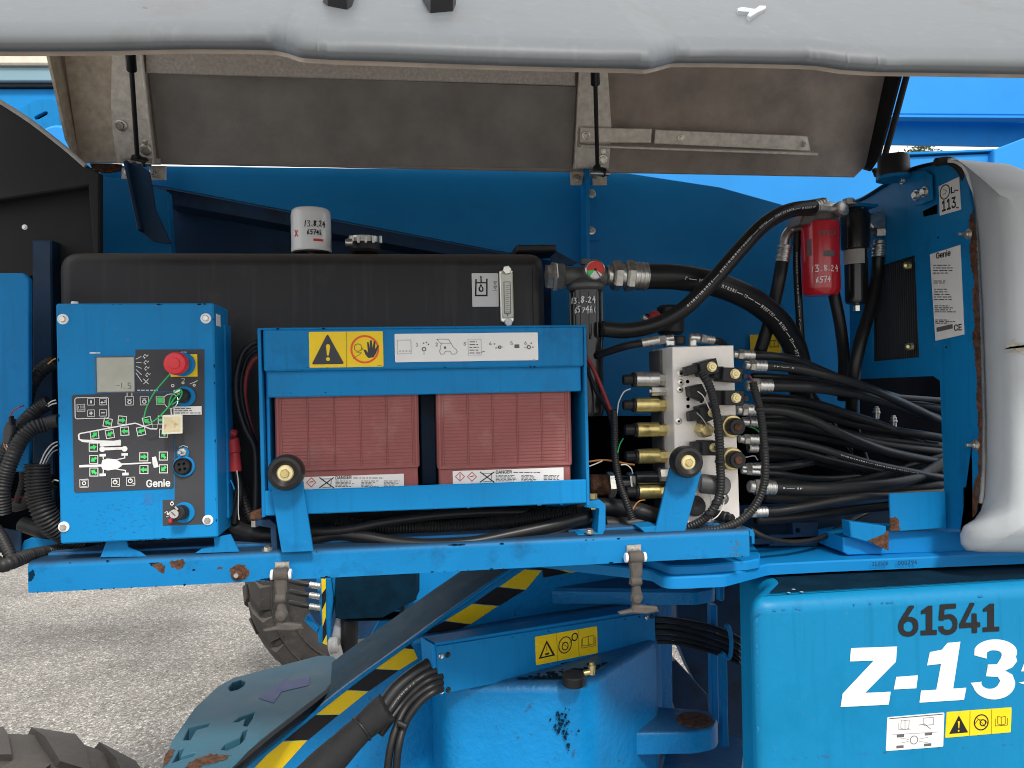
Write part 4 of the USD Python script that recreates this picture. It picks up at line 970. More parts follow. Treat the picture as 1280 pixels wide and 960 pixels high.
# ================================================================== BATTERY TRAY
YQ = 1.39
pt = YP(YQ)
T = Thing('battery_tray', 'bright blue steel battery tray with warning stickers along its top', 'battery tray')
def bar(u0, v0, u1, v1, y, th, b=.002): 
    x0, z0, x1, z1 = wr(YP(y), u0, v0, u1, v1)
    return box(x0, x1, y, y + th, z0 + 1.75, z1 + 1.75, b)
T.add('top_panel', bar(329, 409.5, 729.5, 461, YQ, .012, .003), 'blue')
T.add('lower_panel', bar(333, 460, 726.5, 493, YQ + .012, .004, .002), 'blue_clean')
T.add('front_rail', bar(330.5, 606.5, 733.5, 637, YQ, .004, .002), 'blue_clean')
T.add('top_lid', bar(322, 408.0, 733, 410.5, YQ + .002, .24, .001), 'blue')
px_ = [(321, 411), (325.2, 410), (332, 646), (326.8, 648)]
T.add('end_plate', ext(pt, px_, .26, .001, lift=-.004), 'blue')
T.add('inner_end_plate', ext(pt, [(328, 412), (332, 412), (337, 640), (333, 641)], .25, .001, lift=-.02), 'blue_deep')
T.add('end_plate', ext(pt, [(729.8, 409), (733.5, 408.5), (738, 632), (734, 633)], .26, .001, lift=-.004), 'blue')
T.add('back_panel', bar(333, 411, 731, 640, YQ + .24, .004, .001), 'blue_deep')
T.add('floor', box(X_at(333, 600, YQ), X_at(733, 600, YQ), YQ + .004, YQ + .24, Z_at(530, 634, YQ), Z_at(530, 631, YQ), .0005), 'blue_deep')
T.add('divider', bar(526, 493, 545, 606, YQ + .10, .005), 'blue_dark')
T.add('edge_nicks', nicks(pt, [(331, 460, 728, 458.3), (331, 411, 728, 409), (334, 491.5, 726, 488.5)], 7, 32, size=.7), 'greasy', kind='stuff')
T.add('edge_nicks', nicks(pt, [(332, 643, 733, 629)], 14, 33), 'blue_worn', kind='stuff')
s = T.add('warning_sticker', panel(pt, 386.5, 414.5, 479, 459, .0008, 0, .002, .0008), 'yellow')
i = Ink(pt, .0013); i.line([(433.3, 414.8), (433.6, 459)], .0006)
i.poly([(409.5, 420), (428, 453.5), (392, 454.2)], [])
g0 = i.g.pop(); x = Ink(pt, .0013); x.poly([(407.3, 432.5), (408.3, 430.5), (410.5, 430), (412.6, 431.5), (412.8, 434.5), (411, 444.5), (408.8, 444.5)]).circle(410, 448.8, 2.6)
i.g.append(g0.buffer(.002).difference(unary_union(x.g)))
hand = [(454.5, 437.5), (457, 437), (460, 441), (458.8, 428), (460.6, 427.4), (462.6, 435.5), (462.5, 425.5), (464.6, 425.2), (465.8, 435), (467.3, 426.2), (469.3, 426.5), (468.8, 436.5), (472.4, 431), (473.8, 432.3), (469.8, 442), (467, 446.6), (460.5, 447.6), (457, 443.5)]
i.poly(hand).circle(447.5, 434.5, 5, .86).line([(445, 440), (452, 441), (449, 443.5), (443, 447), (441.5, 449)], .0007).line([(452, 434), (454.3, 436.5), (452, 437.5)], .0007).line([(472, 457), (477.5, 456.8)], .0007)
T.add('black_symbol', i.done(), 'panel_grey', up=s)
T.add('red_ring', Ink(pt, .0012).circle(456, 436.6, 18, .86).done(), 'orange_ink', up=s)
s = T.add('instruction_label', panel(pt, 493.5, 416.5, 672.5, 451.5, .0008, 0, .002, .0008), 'white_label')
i = Ink(pt, .0013); i.frame(496.5, 425, 514, 442.5, .0004)
for k in range(4): i.line([(499 + k * 4, 439), (501 + k * 4, 438.7)], .0012)
for n_, (u, v) in zip('123456', ((520, 433), (544.5, 432.8), (579.3, 432), (611.3, 431.7), (638, 431.3), (655.5, 431))): i.text(n_, u, v, 4.4)
i.line([(546, 424), (560.5, 424), (567, 434.5), (570.5, 437), (571.5, 440), (569.5, 442.5), (565, 442.8), (562.5, 439), (557, 439), (555, 442.5), (551, 442.8), (549.5, 439.5), (551.5, 430), (546, 424)], .0007).line([(551.5, 429.5), (563.5, 429.3)], .0006).rect(555, 433.2, 557.5, 436)
for u, v in ((529.5, 429), (533, 428), (535.5, 430.5), (618, 430), (620, 435), (660, 432), (664, 429), (666, 434)): i.circle(u, v, .9)
i.circle(530, 436.5, 2.8, .6).line([(530, 440.5), (530, 443.5)], .0008).circle(624.5, 434, 2.2, .5).line([(621.5, 434), (629, 433.8)], .0007).frame(585, 424, 601.5, 444, .0003).line([(601, 440.5), (606, 439)], .0012).rect(643, 430.5, 649, 435)
i.dashes(587, 425.5, 600.5, 443, 5, 1.1); i.circle(661, 434, 2.5, .55).line([(655, 434), (659, 435)], .0006).line([(665.5, 449.5), (669, 449.3)], .0006)
T.add('print', i.done(), 'grey_ink', up=s)
# batteries
def battery(u0, u1, vb, lab, lu0, lu1, lv0, lv1):
    t = Thing('battery', lab, 'battery', 'red traction batteries in the tray')
    y = YQ + .022; p = YP(y)
    x0, zb_, x1, zt_ = wr(p, u0, 480, u1, vb)
    zt_ += 1.75; zb_ += 1.75
    zl = zb_ - .045
    t.add('case', cat(box(x0, x1, y, y + .17, zb_, zt_, .004), box(x0 + .003, x1 - .003, y + .003, y + .167, zl, zb_ + .002, .002)), 'red_battery')
    ribs, cols = [], []
    n = 5; w = (x1 - x0 - .022) / n; pit = pxr_m(4.15, y); k = 0
    z = zt_ - .012
    while z > zb_ + .010:
        for c in range(n):
            a = x0 + .011 + c * w
            m = box(a + .0012, a + w - .0012, y - .0013, y + .001, z - pit * .68, z, .0006); ribs.append(m)
        z -= pit
    t.add('rib_grid', cat(ribs), 'red_battery')
    for c in range(n + 1):
        a = x0 + .011 + c * w
        cols.append(box(a - .0009, a + .0009, y - .0018, y + .001, zb_ + .008, zt_ - .006, .0004))
    t.add('bar', cat(cols), 'red_battery')
    t.add('corner_strip', cat(box(x0 + .003, x0 + .007, y - .002, y + .001, zb_ + .004, zt_, .0008), box(x1 - .007, x1 - .003, y - .002, y + .001, zb_ + .004, zt_, .0008), box(x0 + .002, x1 - .002, y - .0015, y + .001, zb_ + .0015, zb_ + .006, .0008)), 'red_battery')
    p2 = YP(y + .003)
    l = t.add('danger_label', panel(p2, lu0, lv0, lu1, lv1 + 6, .0008, 0, 0, .0008), 'white_label')
    i = Ink(p2, .0013); s = (lu1 - lu0) / 139
    q = lambda a: lu0 + a * s
    mv = (lv0 + lv1) / 2 + 1
    i.line([(q(34), mv - 5), (q(52), mv + 8)], .0018).line([(q(52), mv - 5), (q(34), mv + 8)], .0018).line([(q(37), mv - 3), (q(49), mv - 3.4), (q(48), mv + 7), (q(38), mv + 7.2)], .0008).text('DANGER', q(54), mv - 2.6, 4.0, 20 * s, True)
    t.add('print', i.done(), 'black_ink', up=l)
    i = Ink(p2, .0013)
    for a, b in ((54, 80), (86, 108), (114, 136)): i.dashes(q(a), mv - 1.5, q(b), mv + 7, 5, .8)
    i.dashes(q(76), mv - 5.5, q(128), mv - 3.2, 1, 1.0)
    t.add('small_print', i.done(), 'grey_ink', up=l)
    i = Ink(p2, .0013)
    for a in (9, 24):
        c, r = q(a), 6.3 * s
        i.poly([(c - r, mv + 1), (c, mv + 1 - r), (c + r, mv + 1), (c, mv + 1 + r)], [[(c - r * .8, mv + 1), (c, mv + 1 - r * .8), (c + r * .8, mv + 1), (c, mv + 1 + r * .8)]])
    t.add('hazard_diamond', i.done(), 'red_ink', up=l)
    t.add('hazard_mark', Ink(p2, .0013).line([(q(9), mv - 2), (q(9), mv + 2.3)], .0012).circle(q(9), mv + 4, .7).line([(q(21.5), mv + 1), (q(26.5), mv)], .0012).done(), 'black_ink', up=l)
battery(343.5, 523.5, 588, 'red ribbed battery behind the upright roller arm', 365, 505, 594.5, 607)
battery(546, 714.5, 585, 'red ribbed battery nearer the valve block', 566, 704.5, 586.5, 601)

# ================================================================== ENGINE BAY SIDE WALL AND COVER
XW = PY(1222, 480, 1.42)[0]
px = XP(XW)
W = Thing('engine_bay_side_wall', 'blue steel side wall with stickers and a rusty edge beside the grey cover', 'steel wall')
wall = [(1062, 253), (1085, 244), (1130, 216), (1150, 208), (1192, 203), (1207, 213), (1215, 260), (1221, 380), (1225, 520), (1224, 585), (1218, 640), (1206, 661), (1181, 661), (1180, 615), (1174.5, 476), (1166, 470), (1062, 474.5)]
hole = [(1090, 335), (1143, 319), (1148.5, 446.5), (1090, 452)]
W.add('sheet', put(px, ext2(px.loc(wall), .006, .0008, [px.loc(hole)])), 'blue')
W.add('top_edge', tube([px.at(*q, .003) for q in ((1066, 253), (1085, 245), (1130, 217), (1150, 208.5), (1180, 203), (1200, 207))], .004, 8), 'rubber')
W.add('slot', ext(px, [(1154, 264), (1172, 255), (1172, 267), (1155, 271)], .0006, 0, lift=.0009), 'black_void')
for u, v in ((1173, 297), (1183, 434)): W.add('pin_hole', lathe([(.0022, 0), (.0022, .0005)], px.at(u, v, .0002), px.n, 10), 'black_void')
# riser with the two bolts and the cap seat
W.add('cap_bracket', ext(px, [(1121, 216), (1163, 213.5), (1170, 219), (1171, 250), (1158, 255), (1150, 258), (1121, 232)], .004, .001, lift=.012), 'blue')
for u, v in ((1152, 244), (1162.5, 240)): W.add('bolt', bolt(px.at(u, v, .012), px.n, .0085), 'steel')
W.add('bolt', bolt(px.at(1134.5, 225, .012), px.n, .007), 'steel')
for u, v, r in ((1211, 292.5, .007), (1220, 556, .0075)): W.add('stud', cat(bolt(px.at(u, v), px.n, r), rod(px.at(u, v), px.at(u, v, .022), r * .5)), 'zinc')
rust = [(1217, 262), (1221, 300), (1224, 380), (1228, 520), (1227, 590), (1221, 640), (1207, 663), (1200, 661), (1207, 650), (1209, 632), (1216, 622), (1219, 600), (1224, 590), (1223, 520), (1221, 500), (1222, 470), (1219, 455), (1219, 440), (1216, 420), (1219, 405), (1217, 380), (1216, 363), (1219, 352), (1215, 335), (1212, 310), (1215, 297), (1211, 275)]
W.add('rust_edge', ext(px, jag(rust, 1.0, 2.0, 4), .0008, 0, lift=.0011), 'rust')
# noise label
s = W.add('noise_label', ext(px, [(1174, 233), (1199.5, 221), (1202, 262), (1175.5, 269.5)], .0008, 0, lift=.0014), 'white_label')
i = Ink(px, .002)
i.text('L', 1189.5, 242, 8, 5, True, ang=0).text('113', 1178.5, 264.5, 13, 17, True).circle(1182, 240, 6.3, .86).line([(1180, 237), (1184, 238), (1183, 242), (1180, 243)], .0009)
W.add('print', i.done(), 'black_ink', up=s)
W.add('small_print', Ink(px, .002).dashes(1194, 236, 1199, 240, 1, 1.4).dashes(1196, 258, 1200, 261, 1, 1.4).done(), 'grey_ink', up=s)
# maker's label
s = W.add('rating_label', ext(px, [(1163, 318), (1201, 306), (1206, 418), (1170, 426)], .0008, 0, lift=.0014), 'white_label')
i = Ink(px, .002); i.text('Genie', 1171, 323.5, 7, 18, True).text('CE', 1193.5, 413.5, 7.5, 9.5, True)
W.add('print', i.done(), 'black_ink', up=s)
i = Ink(px, .002); random.seed(9)
for v0, v1, n in ((328, 343, 4), (348, 355, 2), (358, 376, 5), (379, 391, 4), (397, 405, 3)): i.dashes(1167.5 + (v0 - 328) * .04, v0 + 2, 1196 if n > 2 else 1189, v1, n, 1.0)
i.poly([(1171.5, 409.5), (1191.5, 405), (1192, 410.5), (1172, 415)])
W.add('small_print', i.done(), 'grey_ink', up=s)
W.add('ledge_plate', ext(YP(1.50), [(1112, 617), (1182, 614.5), (1183, 660), (1125, 664), (1119, 655), (1113, 648)], .004, .001), 'blue_clean')
W.add('rust_corner', ext(YP(1.4985), jag([(1113, 647), (1120, 646), (1124, 652), (1125.5, 663.5), (1113, 663)], .8, 2, 5), .003, .0003), 'rust')
# oil cooler behind the opening
C = Thing('oil_cooler', 'black finned oil cooler behind the opening in the blue side wall', 'cooler')
xc = XP(XW + .025)
C.add('core', put(XP(XW + .03), ext2(px.loc([(1070, 318), (1152, 305), (1156, 455), (1070, 465)]), .03, .001)), 'black_void')
a, b = px.uv(1086, 400)[0], px.uv(1149, 400)[0]
lo, hi = px.uv(1120, 455)[1] - .01, px.uv(1120, 322)[1] + .02
nf = 24
for k in range(nf):
    x = a + (b - a) * (k + .5) / nf
    C.add('fin', put(XP(XW + .012), ext2(rect(x - .0035, lo, x + .0035, hi), .016, .001)), 'black_plastic')
for u, v in ((1142, 332), (1145, 433)):
    C.add('mount_stud', cat(rod(px.at(u - 4, v, .004), px.at(u + 8, v, .035), .004), hexa(px.at(u + 1, v, .01), (px.n - px.ex * .2), .0085, .014)), 'brass')
# black filler cap on the bracket
cc = px.at(1135, 214, .035); r = .034
one('filler_cap', 'round black ribbed cap on the blue bracket at the top of the side wall', 'cap', cat(lathe([(r * 1.03, -.012), (r * 1.05, 0), (r, .004), (r * .98, .028), (r * .9, .034), (0, .035)], cc, (0, 0, 1), 48)), 'rubber', 30)
one('cap_seat', 'blue round-cornered seat plate under the black cap', 'bracket', lathe([(r * 1.1, -.02), (r * 1.1, -.013), (r * 1.05, -.012)], cc, (0, 0, 1), 40), 'blue')
# grey moulded cover
YG = 1.325
G = Thing('engine_cover', 'light grey moulded engine cover with white edge trim and a scuff', 'cover')
left = [(1226, 689), (1208, 687), (1201, 679), (1200, 667), (1205, 657), (1218, 649), (1226, 638), (1231, 620), (1232.5, 590), (1232, 520), (1230, 450), (1227.5, 380), (1223.5, 300), (1218, 245), (1211, 217), (1203, 205), (1194, 200)]
rings = []
for y, dx, dt, db in ((1.440, 0, 0, 0), (1.420, 0, -1, 1), (1.405, 3, 0, 0), (1.385, 9, 4, -3), (1.365, 18, 11, -9), (1.345, 29, 20, -17), (1.328, 42, 31, -27), (YG, 56, 44, -40)):
    px_ = [((u_ if v_ < 600 else u_ + (1232 - u_) * min(1, dx / 34)) + dx, v_ + (dt * max(0, (330 - v_) / 130) if v_ < 330 else db * max(0, (v_ - 580) / 109))) for u_, v_ in left] + [(1260 + dx, 206 + dt), (1330, 232 + dt), (1800, 345 + dt), (1800, 700 + db), (1330, 690 + db)]
    p_ = YP(y); q = p_.loc(px_)
    rings.append(p_.to3(np.hstack([q, np.zeros((len(q), 1))])))
n_ = len(rings[0]); V = np.vstack(rings[::-1]); f = []
for L in range(len(rings) - 1):
    k = np.arange(n_); j = (k + 1) % n_
    f += [np.stack([L * n_ + k, (L + 1) * n_ + k, (L + 1) * n_ + j], 1), np.stack([L * n_ + k, (L + 1) * n_ + j, L * n_ + j], 1)]
cap = _tri([np.stack([rings[-1][:, 0], rings[-1][:, 2]], 1)])
f += [cap, cap[:, ::-1] + (len(rings) - 1) * n_]
sh = trimesh.Trimesh(V, np.vstack(f), process=False); sh.fix_normals()
G.add('shell', sh, 'grey_cover', 60)
G.add('edge_trim', tube(path(*[(u_, v_, 1.436) for u_, v_ in ((1186, 200.5), (1196, 202), (1206, 210), (1213, 228), (1218.5, 262), (1223, 320), (1227, 400), (1229.5, 480), (1230, 560), (1228.5, 605), (1226, 629))]), .0048, 8), 'trim', True)
G.add('rubber_lip', tube(path(*[(u_, v_, 1.452) for u_, v_ in ((1170, 203), (1184, 201), (1196, 206), (1205, 218), (1212, 245), (1218, 300), (1223, 380), (1226, 480), (1227, 560), (1225, 620))]), .009, 8), 'hood_under', True)
G.add('gap_shade', ext(YP(1.447), [(1206, 610), (1240, 600), (1240, 670), (1206, 662)], .004, 0), 'black_void')  # black piece added to paint the shade between wall edge and cover
i = Ink(YP(YG), .0012); random.seed(11)
for k in range(60):
    u, v = random.gauss(1268, 7), random.gauss(434, 3); an = random.uniform(-.5, .5)
    i.line([(u, v), (u + 7 * math.cos(an), v + 7 * math.sin(an))], .0006)
G.add('torn_fibres', i.done(), 'fibre')
G.add('crack', Ink(YP(YG), .0018).poly([(1253, 437), (1262, 433.5), (1282, 431), (1282, 434), (1262, 436)]).done(), 'black_void')

# ================================================================== FILTERS AND FITTINGS
def elbow(pts, r, m='steel'): return tube(pts, r, 16, 6)
# return filter with gauge
yr = 1.60
ax = PY(733, 400, yr); ax[2] = 0
def zr(v): return Z_at(733, v, yr)
R = pxr_m(21.5, yr); up = (0, 0, 1)
T = Thing('return_filter', 'black return line filter with white handwriting and a red dial gauge', 'oil filter')
T.add('bowl', lathe([(R * .8, 0), (R * .94, .01), (R * .96, zr(364) - zr(520))], ax + (0, 0, zr(520)), up, 40), 'black_paint', 40)
for k in range(12):
    a = k / 12 * 6.283; c = ax + np.array([math.cos(a), math.sin(a), 0]) * R * .955
    T.add('bowl_rib', rod(c + (0, 0, zr(425)), c + (0, 0, zr(366)), .003, 8), 'black_paint')
T.add('collar', lathe([(R * .9, 0), (R * 1.12, .006), (R * 1.12, .013), (R * 1.0, .018), (R * .75, .026), (R * .7, .04), (R * .5, .05)], ax + (0, 0, zr(364)), up, 44), 'alu_dark', 40)
T.add('head', cat(rod(PY(698, 345, yr), PY(758, 345.5, yr), .020), hexa(PY(693, 345, yr), (1, 0, 0), .030, .02), hexa(ax + (0, 0, zr(331)), up, .012, .012)), 'alu_dark')
T.add('tank_nut', cat(hexa(PY(683, 345.5, yr), (1, 0, 0), .027, .014), hexa(PY(690, 345.5, yr), (1, 0, 0), .033, .010)), 'steel')
gc = PY(744, 337, yr - .05); gr = pxr_m(13, yr - .05)
k = T.add('dial_gauge', lathe([(gr * .9, -.02), (gr, -.018), (gr, 0), (gr * .9, .002), (gr * .86, -.002), (0, -.002)], gc, (0, -1, 0), 40), 'steel')
pgg = YP(gc[1] + .0018)
def sect(a0, a1, r): return [(744, 337)] + [(744 + r * math.cos(math.radians(a)), 337 - r * math.sin(math.radians(a))) for a in np.linspace(a0, a1, 24)]
T.add('red_scale', Ink(pgg, .0012).poly(sect(-35, 190, 10.6)).done(), 'red_ink', up=k)
T.add('green_scale', Ink(pgg, .0012).poly(sect(190, 232, 10.6)).done(), 'green_ink', up=k)
T.add('white_scale', Ink(pgg, .0012).poly(sect(232, 325, 10.6)).done(), 'white_ink', up=k)
T.add('needle', Ink(pgg, .002).line([(744, 337), (750, 346)], .0016).circle(744, 337, 1.6).done(), 'black_ink', up=k)
a0 = math.atan2(-ax[1], -ax[0])
T.add('handwriting', cat(hand_on_cylinder('13.8.24', ax, R * .97 + .002, .0135, a0 - .036 / R, zr(380), w=.07), hand_on_cylinder('6574h(', ax, R * .97 + .002, .0125, a0 - .026 / R, zr(392.5), w=.07)), 'white_ink')
one('filter_bracket', 'dark folded bracket between the tank lid and the return filter', 'bracket', cat(ext(YP(1.74), [(686, 313), (696, 314), (722, 328), (715, 332), (690, 330)], .006, .001)), 'blue_dark')

def ferrule(p0, p1, r, grooves=3):
    """Crimped steel sleeve of a hose end."""
    L = np.linalg.norm(np.subtract(p1, p0)); pr = [(r * .9, 0), (r, .001)]
    for k in range(grooves):
        a = L * (k + .6) / (grooves + .6); pr += [(r, a - .003), (r * .93, a - .0015), (r * .93, a + .0015), (r, a + .003)]
    pr += [(r, L - .001), (r * .9, L)]
    return lathe(pr, p0, np.subtract(p1, p0), 24)

def hose(label, pts, r, start=None, end=None, mat_='rubber_new', seg=14, printing=None, name='hydraulic_hose', group=None):
    """start/end: lists of (kind, length, radius factor) fittings that precede the hose along its first direction."""
    t = Thing(name, label, 'hose', group)
    p = [np.asarray(q, float) for q in pts]
    t.add('rubber_body', tube(p, r, seg, 10), mat_, True)
    for which, spec in ((0, start), (1, end)):
        if not spec: continue
        a, d = (p[0], p[0] - p[1]) if which == 0 else (p[-1], p[-1] - p[-2])
        d = d / np.linalg.norm(d); pos = a - d * .004
        for kind, L, k in spec:
            q = pos + d * L
            if kind == 'ferrule': t.add('ferrule', ferrule(pos, q, r * k), 'steel')
            elif kind == 'nut': t.add('nut', hexa(pos, d, r * k, L), 'steel', 20)
            else: t.add('adapter', rod(pos, q, r * k), 'steel')
            pos = q
    if printing:
        c = spline(p, 24); L = np.r_[0, np.cumsum(np.linalg.norm(np.diff(c, axis=0), axis=1))]
        s0, s1, tone = printing; ms = []; s = s0 * L[-1]
        def pt_(x): return np.array([np.interp(x, L, c[:, k]) for k in range(3)])
        random.seed(len(label))
        while s < s1 * L[-1]:
            l = random.choice((.004, .006, .005, .003, .018)); a, b = pt_(s), pt_(min(s + l, L[-1])); d = b - a
            if np.linalg.norm(d) < 1e-5: break
            d /= np.linalg.norm(d); n = EYE - a; n -= d * (n @ d); n /= np.linalg.norm(n); w = np.cross(n, d)
            h = r * .13 if l < .01 else r * .05; off = n * (r + .0003)
            for x0, x1, y0, y1 in ((0, 1, -.5, .5),) if l > .01 else ((0, .22, -1, 1), (.22, .8, .55, 1), (.58, .8, -1, .55), (.22, .58, -.2, .2))[: random.choice((2, 3, 4))]:
                ms.append(mk([a + off + d * x0 * l + w * h * y0, a + off + d * x1 * l + w * h * y0, a + off + d * x1 * l + w * h * y1, a + off + d * x0 * l + w * h * y1], [[0, 1, 2], [0, 2, 3]]))
            s += l * 1.25 + .0012
        if ms: t.add('print', cat(*ms), tone, False)
    return t

# thick suction hose out of the return filter
p = path((806, 345.5, 1.60), (850, 347, 1.60), (900, 357, 1.62), (945, 378, 1.66), (978, 408, 1.70), (998, 450, 1.74), (1003, 520, 1.78))
hose('thickest black hose curving from the return filter behind the other hoses', p, pxr_m(16.5, 1.6), [('ferrule', .032, 1.12), ('nut', .016, 1.25), ('adapter', .010, .9), ('nut', .018, 1.2), ('adapter', .012, .8)], printing=(.12, .75, 'white_label'), seg=24)
# looping pressure hose with print, to the red filter head
p = path((752, 411, 1.56), (785, 413, 1.56), (822, 405, 1.55), (855, 386, 1.54), (890, 352, 1.54), (925, 312, 1.55), (955, 281, 1.57), (985, 264, 1.60), (1018, 258.5, 1.63))
hose('long black hose with white print looping up to the red filter head', p, pxr_m(10.2, 1.55), None, [('ferrule', .036, 1.05)], printing=(.30, .97, 'white_label'), seg=18)
# red filter
yf = 1.66; ax = PY(1026, 330, yf); ax[2] = 0; R = pxr_m(24.3, yf)
zf = lambda v: Z_at(1026, v, yf)
T = Thing('oil_filter', 'red spin-on oil filter with white handwriting beside the black filter', 'oil filter')
T.add('can', lathe([(R * .3, 0), (R * .82, .002), (R * .95, .009), (R, .018), (R, zf(281) - zf(370.5)), (R * .97, zf(279) - zf(370.5)), (R * .8, zf(278.5) - zf(370.5))], ax + (0, 0, zf(370.5)), up, 48), 'red_filter', 40)
a0 = math.atan2(-ax[1], -ax[0])
T.add('handwriting', cat(hand_on_cylinder('13.8.24', ax, R + .0004, .0145, a0 - .022 / R, zf(342), w=.06, sx=.85), hand_on_cylinder('6574', ax, R + .0004, .0125, a0 - .012 / R, zf(355.5), w=.06, sx=.85)), 'white_ink')
T.add('upside_down_print', text_on_cylinder('ST365', ax, R + .0004, .0095, a0 - .004 / R, zf(297.5), True, flip=True), 'grey_ink')
T.add('faded_print', patch_on_cylinder(ax, R + .0004, a0 + .006 / R, a0 + .030 / R, zf(324), zf(317)), 'grey_ink')
T.add('faded_print', cat(patch_on_cylinder(ax, R + .0004, a0 - .030 / R, a0 - .020 / R, zf(322), zf(301))), 'grey_ink')
H = T
H.add('casting', cat(ext(YP(yf - .025), [(1004, 268), (1048, 266), (1052, 279), (1000, 280)], .07, .004), rod(ax + (0, 0, zf(279)), ax + (0, 0, zf(268)), R * .8)), 'alu_dark')
H.add('neck', rod(ax + (.012, 0, zf(279)), ax + (.012, 0, zf(255)), .022), 'steel')
H.add('elbow', cat(elbow([PY(1019, 258.5, 1.63), PY(1036, 260, 1.635), PY(1046, 264, 1.65)], .0145), lathe([(.016, 0), (.0175, .004), (.0175, .014), (.012, .016)], PY(1048, 263, 1.63), (.3, -1, .2), 24)), 'steel')
H.add('top_nut', cat(hexa(PY(1061, 255, 1.64), up, .013, .012), lathe([(.018, -.003), (.018, 0)], PY(1061, 255, 1.64), up, 20)), 'steel')
H.add('strap', ext(YP(1.72), [(1000, 268), (1006, 268), (1006, 300), (994, 305), (994, 286)], .02, .002), 'alu_dark')
H.add('mount_plate', ext(YP(1.70), [(1046, 254), (1074, 252), (1098, 255), (1098, 258), (1046, 258)], .05, .001), 'blue')
hose('black hose hanging from a small elbow just beside the red filter', path((978, 326, 1.70), (973, 355, 1.70), (964, 395, 1.72), (950, 440, 1.74)), pxr_m(8.5, 1.7), [('ferrule', .040, 1.1)])
one('hose_elbow', 'steel hose elbow under the cast filter head', 'pipe elbow', elbow([PY(979, 310, 1.70), PY(982, 296, 1.70), PY(990, 286, 1.70), PY(1003, 282, 1.68)], .011), 'steel')
hose('thin printed black hose dropping straight behind the red filter', path((997, 283, 1.70), (996, 330, 1.70), (999, 390, 1.70), (1003, 450, 1.72)), pxr_m(5.0, 1.7), None, printing=(.2, .95, 'white_label'))
hose('plain black hose dropping from under the red filter', path((1042, 365, 1.72), (1050, 405, 1.72), (1055, 450, 1.74), (1054, 500, 1.76)), pxr_m(7.8, 1.7), None)
# black pressure filter
yk = 1.72; ax = PY(1070, 330, yk); ax[2] = 0; R = pxr_m(16, yk); zk = lambda v: Z_at(1070, v, yk)
T = Thing('pressure_filter', 'slim black pressure filter with a silver label beside the finned cooler', 'oil filter')
T.add('bowl', lathe([(R * .5, 0), (R * .85, .004), (R * .92, .012), (R * .92, zk(313) - zk(381)), (R * 1.15, zk(311) - zk(381)), (R * 1.2, zk(270) - zk(381)), (R * .9, zk(262) - zk(381))], ax + (0, 0, zk(381)), up, 40), 'black_paint', 40)
a0 = math.atan2(-ax[1], -ax[0])
T.add('silver_label', patch_on_cylinder(ax, R * .92 + .001, a0 - .040 / R, a0 + .022 / R, zk(331), zk(313)), 'seal')
T.add('drain_plug', hexa(ax + (0, 0, zk(389)), up, .009, .014), 'zinc')
T.add('port', rod(PY(1080, 279, yk), PY(1094, 274, yk), .013), 'steel')
k = T.add('elbow', cat(ext(YP(yk - .02), [(1084, 276), (1094, 265), (1105, 264), (1108, 268), (1108, 284), (1092, 285)], .03, .003)), 'steel')
T.add('elbow_nut', cat(hexa(PY(1099.5, 296, yk), up, .019, .018), hexa(PY(1099, 286, yk), up, .016, .006)), 'steel', 20, up=k)
p = path((1098, 320, yk), (1096, 345, yk), (1088, 385, yk - .02), (1076, 425, yk - .04), (1068, 465, yk - .04), (1065, 505, yk - .02), (1068, 540, yk), (1080, 580, yk + .04))
hose('black hose bending down from the bright elbow of the slim black filter', p, pxr_m(8.2, 1.7), [('ferrule', .030, 1.18), ('adapter', .012, 1.0)], seg=18)

# ================================================================== VALVE BLOCK
YV = 1.47
pv = YP(YV)
V = Thing('valve_block', 'machined aluminium hydraulic valve block studded with solenoid valves', 'valve block')
blk = [(840, 433.5), (917, 431.5), (925, 650), (868, 662), (845, 640)]
V.add('block', ext(pv, blk, .125, .0015), 'aluminium', 25)
V.add('back_block', ext(YP(YV + .06), [(824, 438), (842, 436), (850, 650), (832, 652)], .07, .001), 'alu_dark')
for u, v in ((850.5, 467), (850.7, 478), (849.5, 487), (848, 467 + 59.5), (903.5, 622)):
    b = V.add('plug_screw', lathe([(.0068, 0), (.0068, .002), (.0055, .0028), (0, .0028)], pv.at(u, v), pv.n, 20), 'zinc')
    V.add('socket', lathe([(.0026, .003), (.0026, .0034), (0, .0034)], pv.at(u, v), pv.n, 6), 'black_void', up=b)
for u, v in ((859.5, 477), (860, 499), (876.5, 501.5), (860, 508)):
    V.add('port_hole', lathe([(.0036, 0), (.0036, .0006), (0, .0006)], pv.at(u, v), pv.n, 14), 'black_void')
# solenoid cartridges out of the shaded side
def solenoid(v, m, r=9.5, u0=794, u1=823, yy=YV + .05, cap=True, hexr=8.2):
    y = yy; c = lambda u, w=0.0: PY(u, v + w, y)
    k = V.add('solenoid', lathe([(pxr_m(r, y) * .93, 0), (pxr_m(r, y), .002), (pxr_m(r, y), np.linalg.norm(c(u1) - c(u0)) - .002), (pxr_m(r, y) * .93, np.linalg.norm(c(u1) - c(u0)))], c(u0), (1, 0, .0), 36), m, 30)
    V.add('hex_body', hexa(c(u1), (1, 0, 0), pxr_m(hexr, y), np.linalg.norm(c(842) - c(u1)), .001), 'gold_zinc' if m != 'steel' else 'zinc', 20, up=k)
    if cap:
        V.add('connector_cap', cat(rod(c(u0 - 4), c(u0), pxr_m(r * .95, y)), lathe([(pxr_m(6.0, y), 0), (pxr_m(6.8, y), .003), (pxr_m(6.8, y), .018)], c(u0 - 15), (1, 0, 0), 12)), 'black_plastic', 25, up=k)
solenoid(474.5, 'steel', 10)
